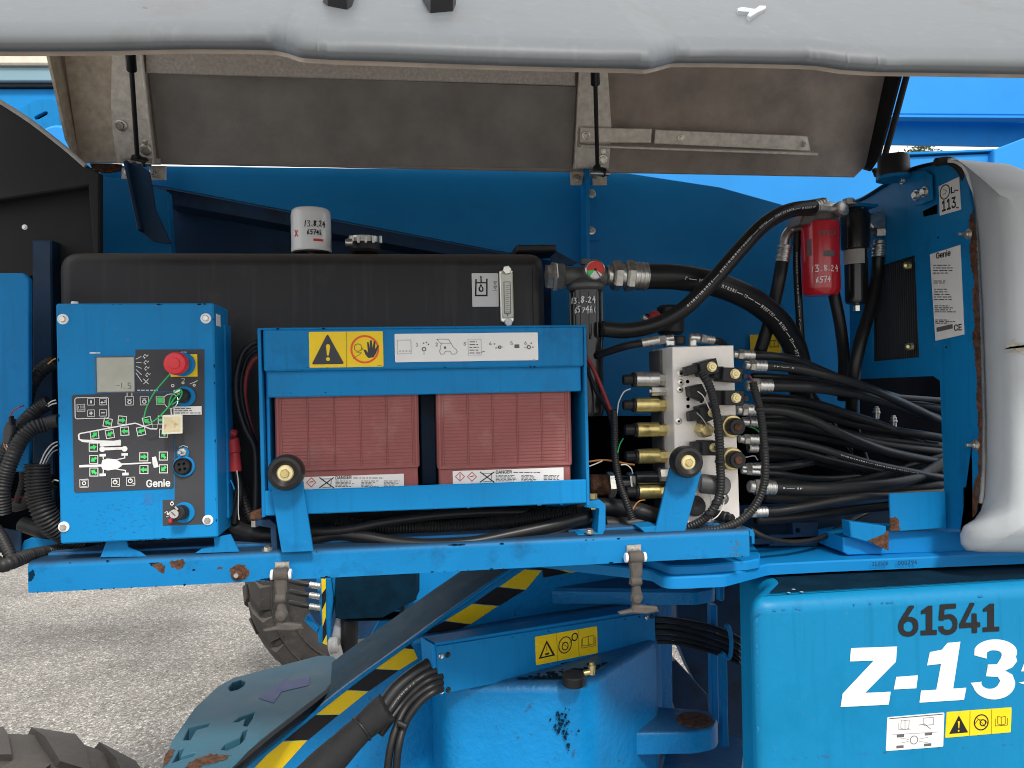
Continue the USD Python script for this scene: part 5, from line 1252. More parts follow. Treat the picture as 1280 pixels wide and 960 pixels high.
solenoid(506.5, 'gold_zinc'); solenoid(537.5, 'gold_zinc', u0=796); solenoid(570.5, 'gold_zinc', u0=797, u1=824); solenoid(615, 'gold_zinc', 9, 798, 824)
k = V.add('adjuster', cat(hexa(PY(814, 489, YV + .045), (1, 0, 0), .0095, .032), rod(PY(811, 489, YV + .045), PY(815, 489, YV + .045), .004)), 'zinc', 20)
k = V.add('check_cartridge', cat(rod(PY(793, 598, YV + .05), PY(822, 597, YV + .05), .0135), hexa(PY(821, 596.5, YV + .05), (1, 0, 0), .0155, .03)), 'black_paint')
V.add('cartridge_hex', hexa(PY(824, 593, YV + .04), (1, 0, 0), .014, .03), 'zinc', 20, up=k)
# coil boxes with brass nuts on the front
def coil(pts, nut, depth=.040, conn=None, nr=6.3):
    y = YV - depth; p = YP(y)
    k = V.add('coil_box', ext(p, pts, depth - .003, .0015), 'black_plastic')
    if nut:
        V.add('nut', cat(hexa(p.at(nut[0], nut[1]), p.n, pxr_m(nr, y), .007), lathe([(pxr_m(nr * 1.05, y), 0), (pxr_m(nr * 1.05, y), .0015)], p.at(nut[0], nut[1]), p.n, 20)), 'nut_brass', 20, up=k)
        V.add('nut_stem', rod(p.at(nut[0], nut[1], .006), p.at(nut[0], nut[1], .0085), pxr_m(3.0, y)), 'brass', up=k)
    if conn: V.add('connector', ext(YP(y + .008), conn, .02, .001), 'black_plastic', up=k)
coil([(874, 453.5), (895.5, 447.5), (900, 465.5), (878, 471)], (889.5, 458.5), conn=[(857, 459), (872, 455), (874, 466), (859, 470)])
coil([(905, 459), (929.5, 460), (927.5, 478.5), (903, 476.5)], (918.6, 467.3), .046, [(929, 467), (935, 467), (935, 473), (929, 473)])
coil([(893.5, 458), (905, 458), (903, 476), (892, 472)], None, .032)
coil([(906, 488), (930.5, 488), (930, 507), (906, 506.5)], (919.8, 497.3), .046, [(930, 494), (936, 494), (936, 502), (930, 502)])
coil([(897, 488), (907, 488), (907, 506), (897, 506)], None, .032)
coil([(874, 509), (895, 503), (899, 521), (879, 530)], (890, 516), .036, [(862, 515), (876, 511), (878, 524), (863, 527)], 5.5)
coil([(877.5, 551.5), (896, 551), (896, 569.5), (878, 569.5)], (892, 559.5), .036, [(866, 553), (878, 552), (878, 565), (867, 566)], 5.5)
V.add('connector_body', ext(YP(YV - .03), [(862.5, 484), (878, 480), (884, 492), (880, 502), (864, 496)], .028, .002), 'black_plastic')
c = pv.at(876.5, 536.5)
k = V.add('hex_plug', cat(hexa(c, pv.n, .0155, .03), rod(c, c + pv.n * .033, .0125)), 'brass', 20)
for u, v in ((912.5, 532.5), (913, 573)):
    c = pv.at(u, v)
    k = V.add('valve_knob', lathe([(.0225, 0), (.0225, .012), (.021, .016), (.0195, .0165)], c, pv.n, 36), 'brass')
    V.add('grip', cat(lathe([(.0175, .012), (.0170, .034), (.015, .037), (0, .037)], c, pv.n, 14)), 'black_plastic', 20, up=k)
    V.add('grip_pin', rod(c + pv.n * .036, c + pv.n * .0405, .0075), 'rust', up=k)
    V.add('seat', ext(pv, [(u - 16, v - 13), (u + 1, v - 13), (u + 1, v + 13), (u - 16, v + 13)], .012, .001, lift=.010), 'alu_dark', up=k)
V.add('side_cartridge', cat(rod(PY(874, 604, YV - .02), PY(899, 607, YV - .03), .019), lathe([(.017, 0), (.0185, .004), (.0185, .02), (.014, .024)], PY(896, 606, YV - .018), (.3, -1, 0), 24)), 'alu_dark')
V.add('sensor', cat(rod(PY(895, 644, YV - .002), PY(910, 647, YV - .03), .011), hexa(PY(910, 647, YV - .03), (.4, -1, 0), .0085, .012)), 'black_plastic', 25)
V.add('gasket', lathe([(.0115, .0), (.0115, .001), (.008, .0012), (.0065, .0005)], pv.at(904, 623.5), pv.n, 28), 'alu_dark')
V.add('side_port', lathe([(.021, .004), (.019, .012), (.012, .013), (.0, .010)], pv.at(868, 632), pv.n, 20), 'black_plastic')
# fittings on the block's top
V.add('top_fitting', cat(rod(PY(838, 432.5, YV + .04), PY(838, 425, YV + .04), .010), ext(YP(YV + .03), [(831, 425), (843, 421), (844, 430), (834, 433)], .02, .002)), 'steel')
V.add('top_fitting', cat(rod(PY(866, 433, YV + .04), PY(866, 421, YV + .04), .009), rod(PY(862, 422.5, YV + .04), PY(874, 422.5, YV + .04), .010)), 'steel')
V.add('top_cap', rod(PY(848.5, 431, YV + .05), PY(848.5, 420, YV + .05), .013), 'black_plastic')
hose('thin hose joining the block top through a crimped fitting beside the red cap', path((805, 428.5, YV + .05), (785, 432, YV + .06), (765, 438, YV + .08), (745, 445, YV + .1)), pxr_m(5, 1.5), [('ferrule', .036, 1.3), ('nut', .012, 1.2), ('adapter', .016, .9)], mat_='rubber')
hose('short thin hose leaving the bright elbow on the block top', path((889, 425, YV + .045), (897, 426, YV + .05), (905, 431, YV + .09), (915, 445, YV + .2)), pxr_m(4.5, 1.5), [('ferrule', .020, 1.3), ('nut', .012, 1.3)], mat_='rubber')

# red cap on a black accumulator behind
T = Thing('pressure_switch', 'black sensor with a small red cap behind the looping hose', 'sensor')
T.add('body', cat(rod(PY(838, 418, 1.66), PY(838, 382, 1.66), .030), rod(PY(822, 402, 1.64), PY(806, 396, 1.64), .009)), 'black_plastic')
T.add('red_cap', cat(lathe([(.010, 0), (.0125, .003), (.012, .018), (.007, .023), (0, .024)], PY(817, 402, 1.62), (.15, -.3, 1), 20)), 'red_cap')
T.add('chrome_elbow', rod(PY(803, 396, 1.62), PY(812, 402, 1.62), .006), 'zinc')

# hoses to the turntable centre: (label, start fitting spec, px path, radius px)
ye = YV + .055
F1 = [('ferrule', .026, 1.25), ('nut', .010, 1.3), ('adapter', .010, .95)]
F2 = [('ferrule', .030, 1.22), ('nut', .014, 1.35), ('adapter', .012, 1.0)]
def run(label, r, pts, fit, **kw):
    hose(label, path(*pts), pxr_m(r, 1.55), fit, group='hoses from the valve block into the turntable', **kw)
run('black hose from the topmost steel fitting on the side of the valve block', 5.6, [(940, 444, ye), (962, 445, ye), (990, 449, ye + .02), (1022, 461, ye + .06), (1050, 473, ye + .1), (1085, 486, ye + .15), (1150, 505, ye + .22)], F1)
run('black hose with white scrawl by the second fitting from the block top', 6.0, [(955, 457.5, ye - .01), (975, 458.5, ye - .01), (1000, 461.5, ye - .01), (1033, 469.5, ye), (1065, 478, ye + .02), (1093, 488, ye + .04), (1120, 500, ye + .07), (1146, 512, ye + .1), (1185, 531, ye + .15)], F1, printing=(.03, .10, 'white_ink'))
run('slim black hose between the scrawled hose and the thick one', 4.2, [(940, 470, ye + .02), (965, 470.5, ye + .02), (998, 473.5, ye + .04), (1046, 481, ye + .07), (1100, 494, ye + .12), (1185, 501, ye + .2)], None)
run('thick black hose from the large double-nut fitting high on the block', 7.4, [(962, 482.5, ye), (985, 483, ye), (1010, 484, ye), (1040, 487, ye + .03), (1080, 494, ye + .07), (1120, 507, ye + .12), (1170, 523, ye + .18)], F2, seg=18)
run('dull black hose just under the thick upper hose', 6.2, [(945, 497.5, ye + .05), (970, 498, ye + .05), (998, 500.5, ye + .06), (1030, 508, ye + .09), (1060, 518, ye + .11), (1100, 531, ye + .15), (1170, 560, ye + .22)], None)
run('glossy black hose sloping down across the middle of the bundle', 6.4, [(945, 512.5, ye - .01), (964, 512.5, ye - .01), (987, 516, ye - .01), (1017, 526, ye), (1044, 539, ye + .01), (1082, 555, ye + .04), (1120, 567, ye + .08), (1182, 580, ye + .14)], F1, seg=16)
run('black hose running under the glossy sloping hose into shadow', 6.4, [(947, 528, ye + .04), (975, 529, ye + .04), (1005, 533, ye + .06), (1050, 543, ye + .09), (1110, 557, ye + .13), (1182, 566, ye + .18)], [('ferrule', .024, 1.2), ('adapter', .016, 1.0)])
run('black hose with grey print along it below the middle of the bundle', 5.2, [(948, 549.5, ye - .015), (966, 550, ye - .015), (995, 553.5, ye - .015), (1030, 562, ye - .01), (1062, 572, ye), (1100, 582, ye + .03), (1150, 592, ye + .07), (1185, 598, ye + .12)], F1, printing=(.33, .75, 'white_label'))
run('black hose close under the printed hose', 5.6, [(944, 560, ye + .03), (970, 561, ye + .03), (1000, 566, ye + .05), (1035, 575, ye + .08), (1070, 583, ye + .11), (1130, 596, ye + .17)], [('ferrule', .020, 1.2)])
run('black hose bending away behind the others from the upper of two close fittings', 5.6, [(950, 584.5, ye + .02), (972, 584, ye + .02), (995, 581, ye + .05), (1020, 576, ye + .12), (1050, 570, ye + .2)], F1)
run('thin black hose from the lower of two close fittings', 3.8, [(951, 590.5, ye), (975, 592, ye), (1000, 596, ye + .02), (1035, 598, ye + .05), (1075, 595, ye + .12)], F1)
run('thick black hose with a white scrawl, lowest large fitting of the block', 7.8, [(966, 609.5, ye - .02), (990, 610.5, ye - .02), (1020, 611, ye - .02), (1060, 609, ye), (1100, 606, ye + .02), (1132, 600.5, ye + .05), (1158, 590, ye + .09), (1185, 575, ye + .13)], F2, printing=(.03, .10, 'white_ink'), seg=18)
run('long black hose from the bottom fitting rising along the bright ledge plate', 5.6, [(956, 639.5, ye - .02), (975, 638.5, ye - .02), (1000, 634.5, ye - .02), (1040, 626.5, ye - .01), (1080, 620.5, ye), (1120, 618, ye + .04), (1182, 614, ye + .12)], F1)
for k_, pts in enumerate(([(950, 478, ye + .08), (1000, 482, ye + .1), (1060, 492, ye + .14), (1180, 512, ye + .2)], [(948, 505, ye + .09), (1000, 510, ye + .1), (1070, 530, ye + .14), (1180, 548, ye + .2)], [(948, 522, ye + .09), (1000, 523, ye + .1), (1070, 545, ye + .14), (1180, 558, ye + .22)], [(946, 538, ye + .08), (1000, 542, ye + .09), (1070, 556, ye + .12), (1180, 590, ye + .19)], [(948, 570, ye + .08), (1010, 574, ye + .1), (1080, 588, ye + .13), (1180, 592, ye + .2)], [(950, 600, ye + .05), (1010, 603, ye + .06), (1080, 600, ye + .1), (1180, 570, ye + .17)], [(955, 622, ye + .03), (1010, 624, ye + .04), (1070, 620, ye + .08), (1180, 606, ye + .16)], [(945, 650, ye + .04), (1000, 646, ye + .05), (1060, 638, ye + .08), (1130, 630, ye + .12)])):
    hose(('hose in shadow between the two topmost visible runs', 'hose in shadow behind the dull upper hose', 'hose in shadow crossing behind the glossy sloping hose', 'hose in shadow just under the glossy sloping hose', 'hose in shadow under the printed hose', 'hose in shadow above the lowest thick hose', 'dull hose directly beneath the lowest thick hose', 'dull hose at the very bottom of the hose bundle')[k_], path(*pts), pxr_m(6.4, 1.55), None, group='hoses from the valve block into the turntable', mat_='rubber')
hose('thin black cable sagging below the hose bundle beside the beam end', path((938, 662, 1.5), (955, 671, 1.5), (975, 676.5, 1.52), (1000, 677.5, 1.54), (1030, 671, 1.58), (1062, 651, 1.64), (1085, 640, 1.7)), pxr_m(3.8, 1.5), None, name='cable', mat_='rubber')
hose('printed black hose slanting steeply behind the hose bundle', path((1008, 486, 1.78), (1030, 515, 1.78), (1048, 545, 1.78), (1075, 580, 1.8)), pxr_m(6, 1.75), None, printing=(.25, .9, 'white_label'))
for (u, v, lab) in ((1095.5, 516, 'slim steel valve stem glinting in the shadow behind the hoses'), (1117, 527, 'short steel valve stem in the shadow beyond its slimmer neighbour')):
    one('test_valve', lab, 'valve', cat(rod(PY(u, v + 8, 1.78), PY(u, v - 6, 1.78), .007), rod(PY(u, v - 8, 1.78), PY(u, v + 2, 1.78), .0045), rod(PY(u, v - 2, 1.78), PY(u, v + 1, 1.78), .009)), 'steel')
s = Thing('warning_plate', 'dull yellow warning sticker on the dark wall behind the hoses', 'sticker')
s.add('plate', ext(YP(1.94), [(937.5, 418.5), (977, 417.5), (977, 446), (938, 446)], .001, 0), 'yellow')
s.add('print', Ink(YP(1.94), .001).line([(941, 440), (950, 424), (957, 440), (941, 440)], .0016).frame(962, 425, 973, 434, .0016).line([(967.5, 425), (967.5, 434)], .0012).done(), 'black_ink')

# ribbed conduits and wires on the block
def conduit(label, pts, r, **kw):
    t = Thing('conduit', label, 'conduit', kw.get('group')); t.add('tube', tube(path(*pts), r, 14, 10, corr=.13, pitch=kw.get('pitch', .0055)), 'conduit', 50); return t
yc = YV - .055
t = conduit('ribbed black conduit bending down the face of the valve block', [(877, 466, yc + .01), (884, 477, yc), (890, 492, yc), (894, 510, yc), (897.5, 530, yc - .005), (899.5, 555, yc - .005), (900, 580, yc), (901, 600, yc), (899, 620, yc), (891, 637, yc), (877, 651, yc + .01), (858, 660, yc + .02)], pxr_m(6.0, 1.42))
for u, v in ((898.5, 540), (900, 577), (896, 628), (887, 641)): t.add('tape_band', rod(PY(u, v - 2.2, yc - .003), PY(u - .2, v + 2.2, yc - .003), pxr_m(6.6, 1.42)), 'black_plastic')
t = conduit('ribbed black conduit hanging down the hose fittings in an S', [(941, 478, yc + .02), (944, 490, yc + .015), (949, 508, yc + .01), (952.5, 530, yc + .01), (955.5, 560, yc + .005), (956.5, 585, yc), (955, 605, yc), (948, 625, yc), (936, 642, yc), (918, 655, yc), (895, 662, yc + .005), (868, 664, yc + .02), (853, 663, yc + .03)], pxr_m(5.6, 1.42))
for u, v in ((949, 511), (955, 562), (956.5, 590)): t.add('tape_band', rod(PY(u, v - 2.2, yc + .006), PY(u + .2, v + 2.2, yc + .006), pxr_m(6.3, 1.42)), 'black_plastic')
t = conduit('ribbed black conduit running down beside the brass solenoids', [(767, 512, 1.48), (768, 530, 1.48), (768.5, 555, 1.48), (770, 580, 1.475), (775, 605, 1.47), (783, 628, 1.46), (790, 648, 1.46)], pxr_m(5, 1.46), pitch=.0045)
def wire(label, pts, r, m, name='wire'):
    one(name, label, name, tube(path(*pts), r, 7, 8), m, True)
wire('white wire curling over the conduit beside the second solenoid', [(788, 486, 1.47), (780, 490, 1.47), (774, 501, 1.47), (772, 512, 1.475), (771, 522, 1.48)], .0013, 'wire_white')
wire('pale wire bridging the third solenoid and the conduit', [(779, 548, 1.49), (775, 555, 1.48), (772, 566, 1.47)], .0011, 'wire_green')
wire('copper-coloured wire crossing the dark gap beside the fourth solenoid', [(736, 577, 1.50), (752, 575, 1.50), (765, 576, 1.49), (780, 579, 1.50), (793, 581, 1.51)], .0019, 'wire_copper')
wire('white wire end beside the copper-coloured wire', [(736, 583, 1.49), (744, 580, 1.49), (753, 576, 1.49)], .0013, 'wire_white')
wire('white wire hooked over the black cartridge', [(776, 581, 1.47), (783, 581, 1.47), (789, 586, 1.47), (791, 592, 1.48)], .0012, 'wire_white')
wire('orange wire curving up to the lowest solenoid', [(791, 637, 1.46), (795, 630, 1.46), (800, 626, 1.46), (806, 625, 1.47)], .0013, 'wire_copper')
wire('white wire bending behind the connector on the third coil', [(872, 489, YV - .045), (879, 495, YV - .05), (884, 505, YV - .05), (888, 514, YV - .05)], .0011, 'wire_white')
wire('grey wire slanting past the brass hex plug', [(871, 516, YV - .045), (877, 522, YV - .05), (884, 532, YV - .04), (889, 540, YV - .02)], .0011, 'seal')
wire('pair of pale wires behind the leaning roller arm', [(879, 606, YV - .01), (884, 612, YV - .02), (888, 622, YV - .02), (889, 632, YV - .03)], .0012, 'wire_white')
wire('white wire looping under the sensor at the block foot', [(905, 627, YV - .01), (903, 636, YV - .03), (897, 645, YV - .04), (890, 650, YV - .04)], .0012, 'wire_white')
wire('red wire entering the conduit beside the thick upper hose', [(934, 469, YV - .03), (938, 471, YV - .035), (941, 477, YV - .035)], .0016, 'wire_red')
wire('green wire poking out behind the hanging conduit', [(938, 534, YV - .01), (944, 536, YV - .02), (950, 541, YV - .03)], .0011, 'wire_green')
wire('pale looped wire beside the lower black knob', [(926, 573, YV - .03), (935, 571, YV - .02), (943, 570, YV - .02), (947, 575, YV - .01)], .0011, 'seal')
wire('red battery cable passing down behind the tray end', [(733, 446, 1.55), (742, 462, 1.54), (752, 485, 1.53), (760, 505, 1.52), (766, 520, 1.51)], .0042, 'wire_red', 'cable')
wire('black battery cable beside the red one behind the tray end', [(731, 455, 1.57), (738, 472, 1.56), (748, 495, 1.55), (760, 515, 1.53), (766, 535, 1.52)], .0042, 'rubber', 'cable')
# pipe coupling low behind the tray end
T = Thing('pipe_coupling', 'rusty steel pipe coupling with bright nut flats beside the tray end', 'pipe fitting')
T.add('pipe', rod(PY(736, 606, 1.56), PY(763, 606, 1.56), .022), 'rust')
T.add('nut', hexa(PY(760, 606, 1.55), (1, 0, 0), .027, .014), 'zinc', 20)
T.add('nut', hexa(PY(785, 605, 1.55), (1, 0, 0), .024, .012), 'zinc', 20)
T.add('sleeve', rod(PY(765, 606, 1.55), PY(800, 605, 1.55), .019), 'black_paint')
hose('thick dark hose lying on the beam plate below the pipe coupling', path((736, 633, 1.52), (765, 634, 1.52), (800, 640, 1.5), (830, 650, 1.49), (850, 656, 1.48)), .018, None, mat_='rubber')
hose('thick dark hose at the foot of the valve block', path((755, 655, 1.50), (780, 656, 1.5), (810, 652, 1.5), (830, 648, 1.49)), .016, None, mat_='rubber')

# ================================================================== LOOM AND CABLES AROUND THE CONTROL BOX
yl = 1.50
conduit('ribbed conduit arching from the top of the box side down to the loom', [(70, 452, yl), (58, 458, yl), (45, 470, yl), (35, 490, yl - .01), (30, 512, yl - .02), (24, 530, yl - .02), (10, 560, yl - .02), (0, 580, yl), (-20, 600, yl)], pxr_m(8.5, yl))
conduit('ribbed conduit sloping from the second wire entry down past the grey connector', [(62, 503, yl - .03), (50, 510, yl - .03), (36, 522, yl - .04), (22, 540, yl - .05), (12, 558, yl - .05), (0, 575, yl - .05), (-18, 596, yl - .05)], pxr_m(8.5, yl))
conduit('longest ribbed conduit curving down the picture edge from the smooth sleeve', [(58, 530, yl - .06), (40, 536, yl - .07), (26, 550, yl - .08), (16, 570, yl - .09), (7, 595, yl - .09), (3, 615, yl - .09), (4, 640, yl - .08)], pxr_m(8.5, yl))
one('conduit_sleeve', 'smooth black sleeve where the longest conduit meets the box', 'sleeve', tube(path((74, 526, yl - .06), (66, 527, yl - .06), (56, 530, yl - .06)), pxr_m(7.5, yl)), 'black_plastic', True)
conduit('thickest ribbed conduit with an open upper end beside the control box', [(47, 580, 1.45), (47, 600, 1.45), (49, 620, 1.45), (55, 640, 1.45), (66, 656, 1.46), (84, 668, 1.48), (100, 674, 1.5)], pxr_m(14.2, 1.45), pitch=.0058)
conduit('thin ribbed conduit behind the grey connector', [(43, 520, yl + .04), (34, 545, yl + .04), (28, 575, yl + .05), (30, 600, yl + .06), (22, 628, yl + .06)], pxr_m(5.5, yl))
conduit('ribbed conduit lying along the beam below the control box', [(-20, 690, 1.40), (0, 706, 1.38), (15, 703, 1.38), (35, 695, 1.42), (60, 690, 1.47), (90, 686, 1.5), (140, 682, 1.52), (210, 680, 1.53)], pxr_m(8, 1.45))
conduit('ribbed conduit dropping to the beam end at the picture edge', [(-30, 640, 1.45), (-5, 662, 1.42), (8, 684, 1.40), (15, 700, 1.39)], pxr_m(7, 1.42))
hose('thick smooth black hose under the loom beside the box foot', path((28, 655, 1.52), (45, 661, 1.51), (62, 667, 1.5), (90, 672, 1.5)), pxr_m(9, 1.5), None, mat_='rubber')
hose('smooth black hose in the shadow under the thickest conduit', path((18, 632, 1.58), (30, 628, 1.57), (45, 615, 1.56), (70, 600, 1.56)), pxr_m(8, 1.55), None, mat_='rubber')
c = Thing('wire_connector', 'dark grey plug connector hanging in front of the conduits', 'connector')
c.add('body', ext(YP(1.42), [(7, 528), (15, 524), (15, 541), (11, 556), (2, 554), (4, 536)], .014, .002), 'panel_grey')
c.add('clip', ext(YP(1.415), [(10, 521), (13, 520), (14, 531), (11, 531)], .012, .001), 'black_plastic')
wire('red wire into the top of the grey plug connector', [(12, 522, 1.42), (16, 514, 1.42), (24, 509, 1.42), (30, 507, 1.43)], .0011, 'wire_red')
for k, (pts, m, lab) in enumerate((([(70, 500, 1.46), (64, 502, 1.46), (58, 507, 1.46)], 'wire_white', 'white wire entering the sloping conduit at the box'),
        ([(71, 504, 1.46), (66, 505, 1.46), (60, 508, 1.46)], 'wire_white', 'second white wire entering the sloping conduit at the box'),
        ([(70, 448, 1.47), (66, 450, 1.47), (60, 455, 1.47)], 'wire_copper', 'brown wire entering the arching conduit at the box'),
        ([(72, 552, 1.45), (64, 556, 1.45), (56, 566, 1.45), (50, 580, 1.45)], 'wire_white', 'outer white wire looping into the thickest conduit'),
        ([(72, 556, 1.45), (66, 560, 1.45), (59, 569, 1.45), (53, 581, 1.45)], 'wire_white', 'inner white wire looping into the thickest conduit'),
        ([(72, 562, 1.46), (66, 565, 1.46), (61, 572, 1.46), (56, 582, 1.46)], 'seal', 'grey wire looping into the thickest conduit'),
        ([(4, 552, 1.43), (7, 560, 1.43), (12, 566, 1.43)], 'wire_copper', 'brown wire below the grey plug connector'),
        ([(8, 555, 1.43), (10, 560, 1.43), (14, 564, 1.44)], 'wire_white', 'white wire below the grey plug connector'),
        ([(5, 624, 1.47), (16, 624, 1.48), (28, 621, 1.5)], 'wire_red', 'dull red wire beside the thickest conduit'),
        ([(66, 602, 1.48), (68, 600, 1.46), (73, 601, 1.45)], 'wire_white', 'short white wire halfway down beside the box'))):
    wire(lab, pts, .0012, m)
one('edge_plate', 'blue steel plate standing at the beam end behind the loom', 'plate', ext(YP(1.47), [(0, 668), (0, 660), (26, 664), (26, 690), (0, 690)], .004, .001), 'blue_dark')
# between box and tray
yb = 1.48
hose('black cable arching from the tray end and down past the red cap', path((322, 427, yb), (312, 432, yb), (302, 445, yb), (295, 475, yb), (297, 505, yb), (306, 535, yb), (318, 560, yb), (320, 600, yb), (319, 645, yb)), .0058, None, mat_='rubber', name='cable')
hose('second black cable beside the arching one in the gap by the tray', path((322, 437, yb + .02), (315, 441, yb + .02), (307, 452, yb + .02), (301, 478, yb + .02), (303, 505, yb + .02), (311, 535, yb + .02), (321, 558, yb + .02)), .0050, None, mat_='rubber', name='cable')
hose('brownish third cable in the gap between the box and the tray', path((323, 446, yb + .03), (316, 452, yb + .03), (309, 466, yb + .03), (306, 490, yb + .03), (309, 515, yb + .03), (317, 545, yb + .03), (322, 560, yb + .03)), .0040, None, mat_='wire_red', name='cable')
b = Thing('battery_plug', 'red battery terminal boot in the dark gap beside the control box', 'terminal boot')
b.add('boot', cat(rod(PY(290, 548, yb), PY(293, 566, yb), .012), rod(PY(293, 564, yb), PY(294, 589, yb), .009, r1=.012), rod(PY(288, 541, yb + .01), PY(296, 543, yb + .01), .008)), 'red_cap')
hose('black cable hanging from the red terminal boot', path((294, 587, yb), (299, 605, yb), (300, 620, yb), (295, 640, yb), (293, 655, yb)), .0062, None, mat_='rubber', name='cable')
hose('black cable close to the box side below the red boot', path((290, 588, yb + .01), (296, 606, yb + .01), (293, 628, yb + .01), (289, 650, yb + .01)), .0045, None, mat_='rubber', name='cable')
wire('white wire beside the cable below the red boot', [(296, 588, yb - .01), (298, 605, yb - .01), (298, 640, yb - .01), (299, 650, yb - .01)], .0011, 'wire_white')
wire('thin blue wire by the box side', [(288, 600, yb - .01), (291, 606, yb - .01), (293, 612, yb - .01)], .0013, 'blue_sun')
hose('thick black hose lying at the foot of the tray beside the box', path((288, 655, 1.50), (300, 664, 1.49), (318, 668, 1.48), (345, 669, 1.48)), .0165, None, mat_='rubber')
conduit('ribbed conduit rising in the gap beside the tray bracket', [(300, 610, 1.53), (306, 630, 1.52), (315, 650, 1.51), (330, 660, 1.5)], .010)
one('brown_lug', 'brown cable lug beside the Z bracket', 'cable lug', ext(YP(1.43), [(313, 641), (327, 636), (330, 645), (326, 651), (312, 650)], .02, .002), 'rust')
one('lug_bolt', 'zinc bolt under the brown cable lug', 'bolt', hexa(PY(319, 658, 1.44), (0, 0, 1), .008, .012), 'zinc')
# cables under the tray
yu = 1.47
hose('smooth black hose crossing above the ribbed conduit under the tray', path((380, 664, yu - .03), (410, 664, yu - .03), (440, 661, yu - .03), (480, 653, yu - .02), (540, 645, yu), (600, 641, yu + .02), (660, 640, yu + .04)), .0078, None, mat_='rubber')
conduit('fat ribbed conduit sagging under the battery tray', [(420, 655, yu + .03), (470, 660, yu + .03), (520, 661, yu + .03), (570, 660, yu + .03), (630, 654, yu + .03), (690, 645, yu + .03), (735, 638, yu + .03)], .0165)
hose('thick smooth hose sagging lowest under the battery tray', path((385, 675, yu - .02), (420, 668, yu - .02), (455, 671, yu - .03), (495, 678, yu - .04), (540, 681, yu - .05), (590, 678, yu - .05), (640, 668, yu - .04), (690, 657, yu - .03), (735, 645, yu - .02)), .0112, None, mat_='rubber_new', seg=18)
hose('thick smooth hose under the tray just above the lowest one', path((590, 681, yu - .03), (640, 676, yu - .03), (690, 668, yu - .02), (720, 656, yu), (745, 648, yu)), .0115, None, mat_='rubber_new', seg=18)
hose('black hose on the beam beside the upright roller arm', path((385, 660, yu + .01), (420, 672, yu + .01), (460, 677, yu), (500, 683, yu - .01), (540, 684, yu)), .010, None, mat_='rubber')

# ================================================================== TURNTABLE EDGE AND LOWER HOUSING
yt = 1.50
t = Thing('turntable_plate', 'thick blue turntable plate with a rounded edge and stamped numbers', 'steel plate')
zt1 = Z_at(1100, 696.5, yt); zt0 = Z_at(1100, 710, yt)
plan = [PZ(815, 712, zt1)[:2], PZ(830, 722, zt1)[:2], PZ(905, 719, zt1)[:2], PZ(960, 705, zt1)[:2], PZ(1040, 701, zt1)[:2], PZ(1290, 691, zt1)[:2]]
plan = [tuple(q) for q in plan] + [(1.75, 1.35), (1.75, 2.6), (-.1, 2.6), (-.1, 1.95)]
def slab(plan, z0, z1, b=.003, r=0):
    q = np.array(plan, float)
    if r: q = fillet(q, r)
    pz = Plane((0, 0, z1), (1, 0, 0), (0, 1, 0)); return put(pz, ext2(q, z1 - z0, b))
t.add('plate', slab(plan, zt0, zt1, .003, .03), 'blue_deep')
t.add('upper_ring', slab([tuple(PZ(u, v, zt1 + .02)[:2]) for u, v in ((838, 706), (880, 704.5), (935, 700), (950, 697), (950, 690))] + [(1.0, 2.5), (.2, 2.5)], zt1 + .0005, zt1 + .018, .003, .02), 'blue_deep')
i = Ink(YP(1.468), .002)
t.add('stamped_number', Ink(OP(PZ(1040, 702, zt1), PZ(1290, 692, zt1)), .0012).text('113508', 1090, 707, 4.6, 20).text('000796', 1122, 705.7, 4.6, 24).done(), 'black_ink')
one('lower_channel', 'chipped blue steel channel under the bright ledge plate', 'steel channel', cat(ext(YP(1.52), [(1110, 664), (1235, 664), (1235, 689), (1060, 694), (1054, 690), (1054, 672)], .1, .002)), 'blue_deep')
s = Thing('worn_bracket', 'chipped blue bracket with dirt growing on it under the bright ledge plate', 'bracket')
s.add('plate', ext(YP(1.50), [(1062, 652), (1108, 658), (1110, 687), (1100, 684), (1085, 678), (1064, 672)], .03, .002), 'blue_clean')
s.add('rust_edge', ext(YP(1.498), [(1085, 676), (1105, 668), (1111, 663), (1111, 688), (1100, 684)], .004, .0005), 'rust')
one('support_angle', 'dark blue angle with a round hole behind the sagging cable', 'bracket', ext(YP(1.62), [(990, 652), (1023, 652), (1023, 683), (962, 683), (962, 668), (992, 668)], .03, .002, holes=[[(995, 661), (999, 660), (1001, 663), (999, 666), (995, 666)]]), 'blue_dark')
# lower housing with lettering
yh = 1.36
zh1 = np.mean([Z_at(945, 752, yh), Z_at(1280, 728, yh)])
xh = X_at(926, 860, yh)
H = Thing('lower_housing', 'bright blue lower housing lettered Z-13 with black number 61541', 'machine housing')
ph_ = YP(yh)
PZh = Plane((0, 0, zh1), (1, 0, 0), (0, 1, 0))
xb = X_at(929, 860, 1.60)
plan = fillet(np.array([(xh + .005, yh), (2.0, yh), (2.0, yh + .26), (xb, yh + .26), (xb - .008, yh + .12)]), [.035, .01, .01, .02, .05], 6)
H.add('housing', put(PZh, ext2(plan, .75, 0, prof=rprof(.03, .75, 5))), 'blue_housing', 50)
H.add('top_plate', put(PZh, ext2(np.array(Polygon(plan).buffer(-.034).exterior.coords)[:-1], .004, 0, lift=.0025)), 'greasy')
for u, v in ((992, 737), (986, 741), (1002, 740)): H.add('paint_chip', Ink(Plane((0, 0, zh1 + .003), (1, 0, 0), (0, 1, 0)), .0008).circle(u, v, 2.2).done(), 'seal')
i = Ink(ph_, .0012)
def big(ch, px): i.poly(px)
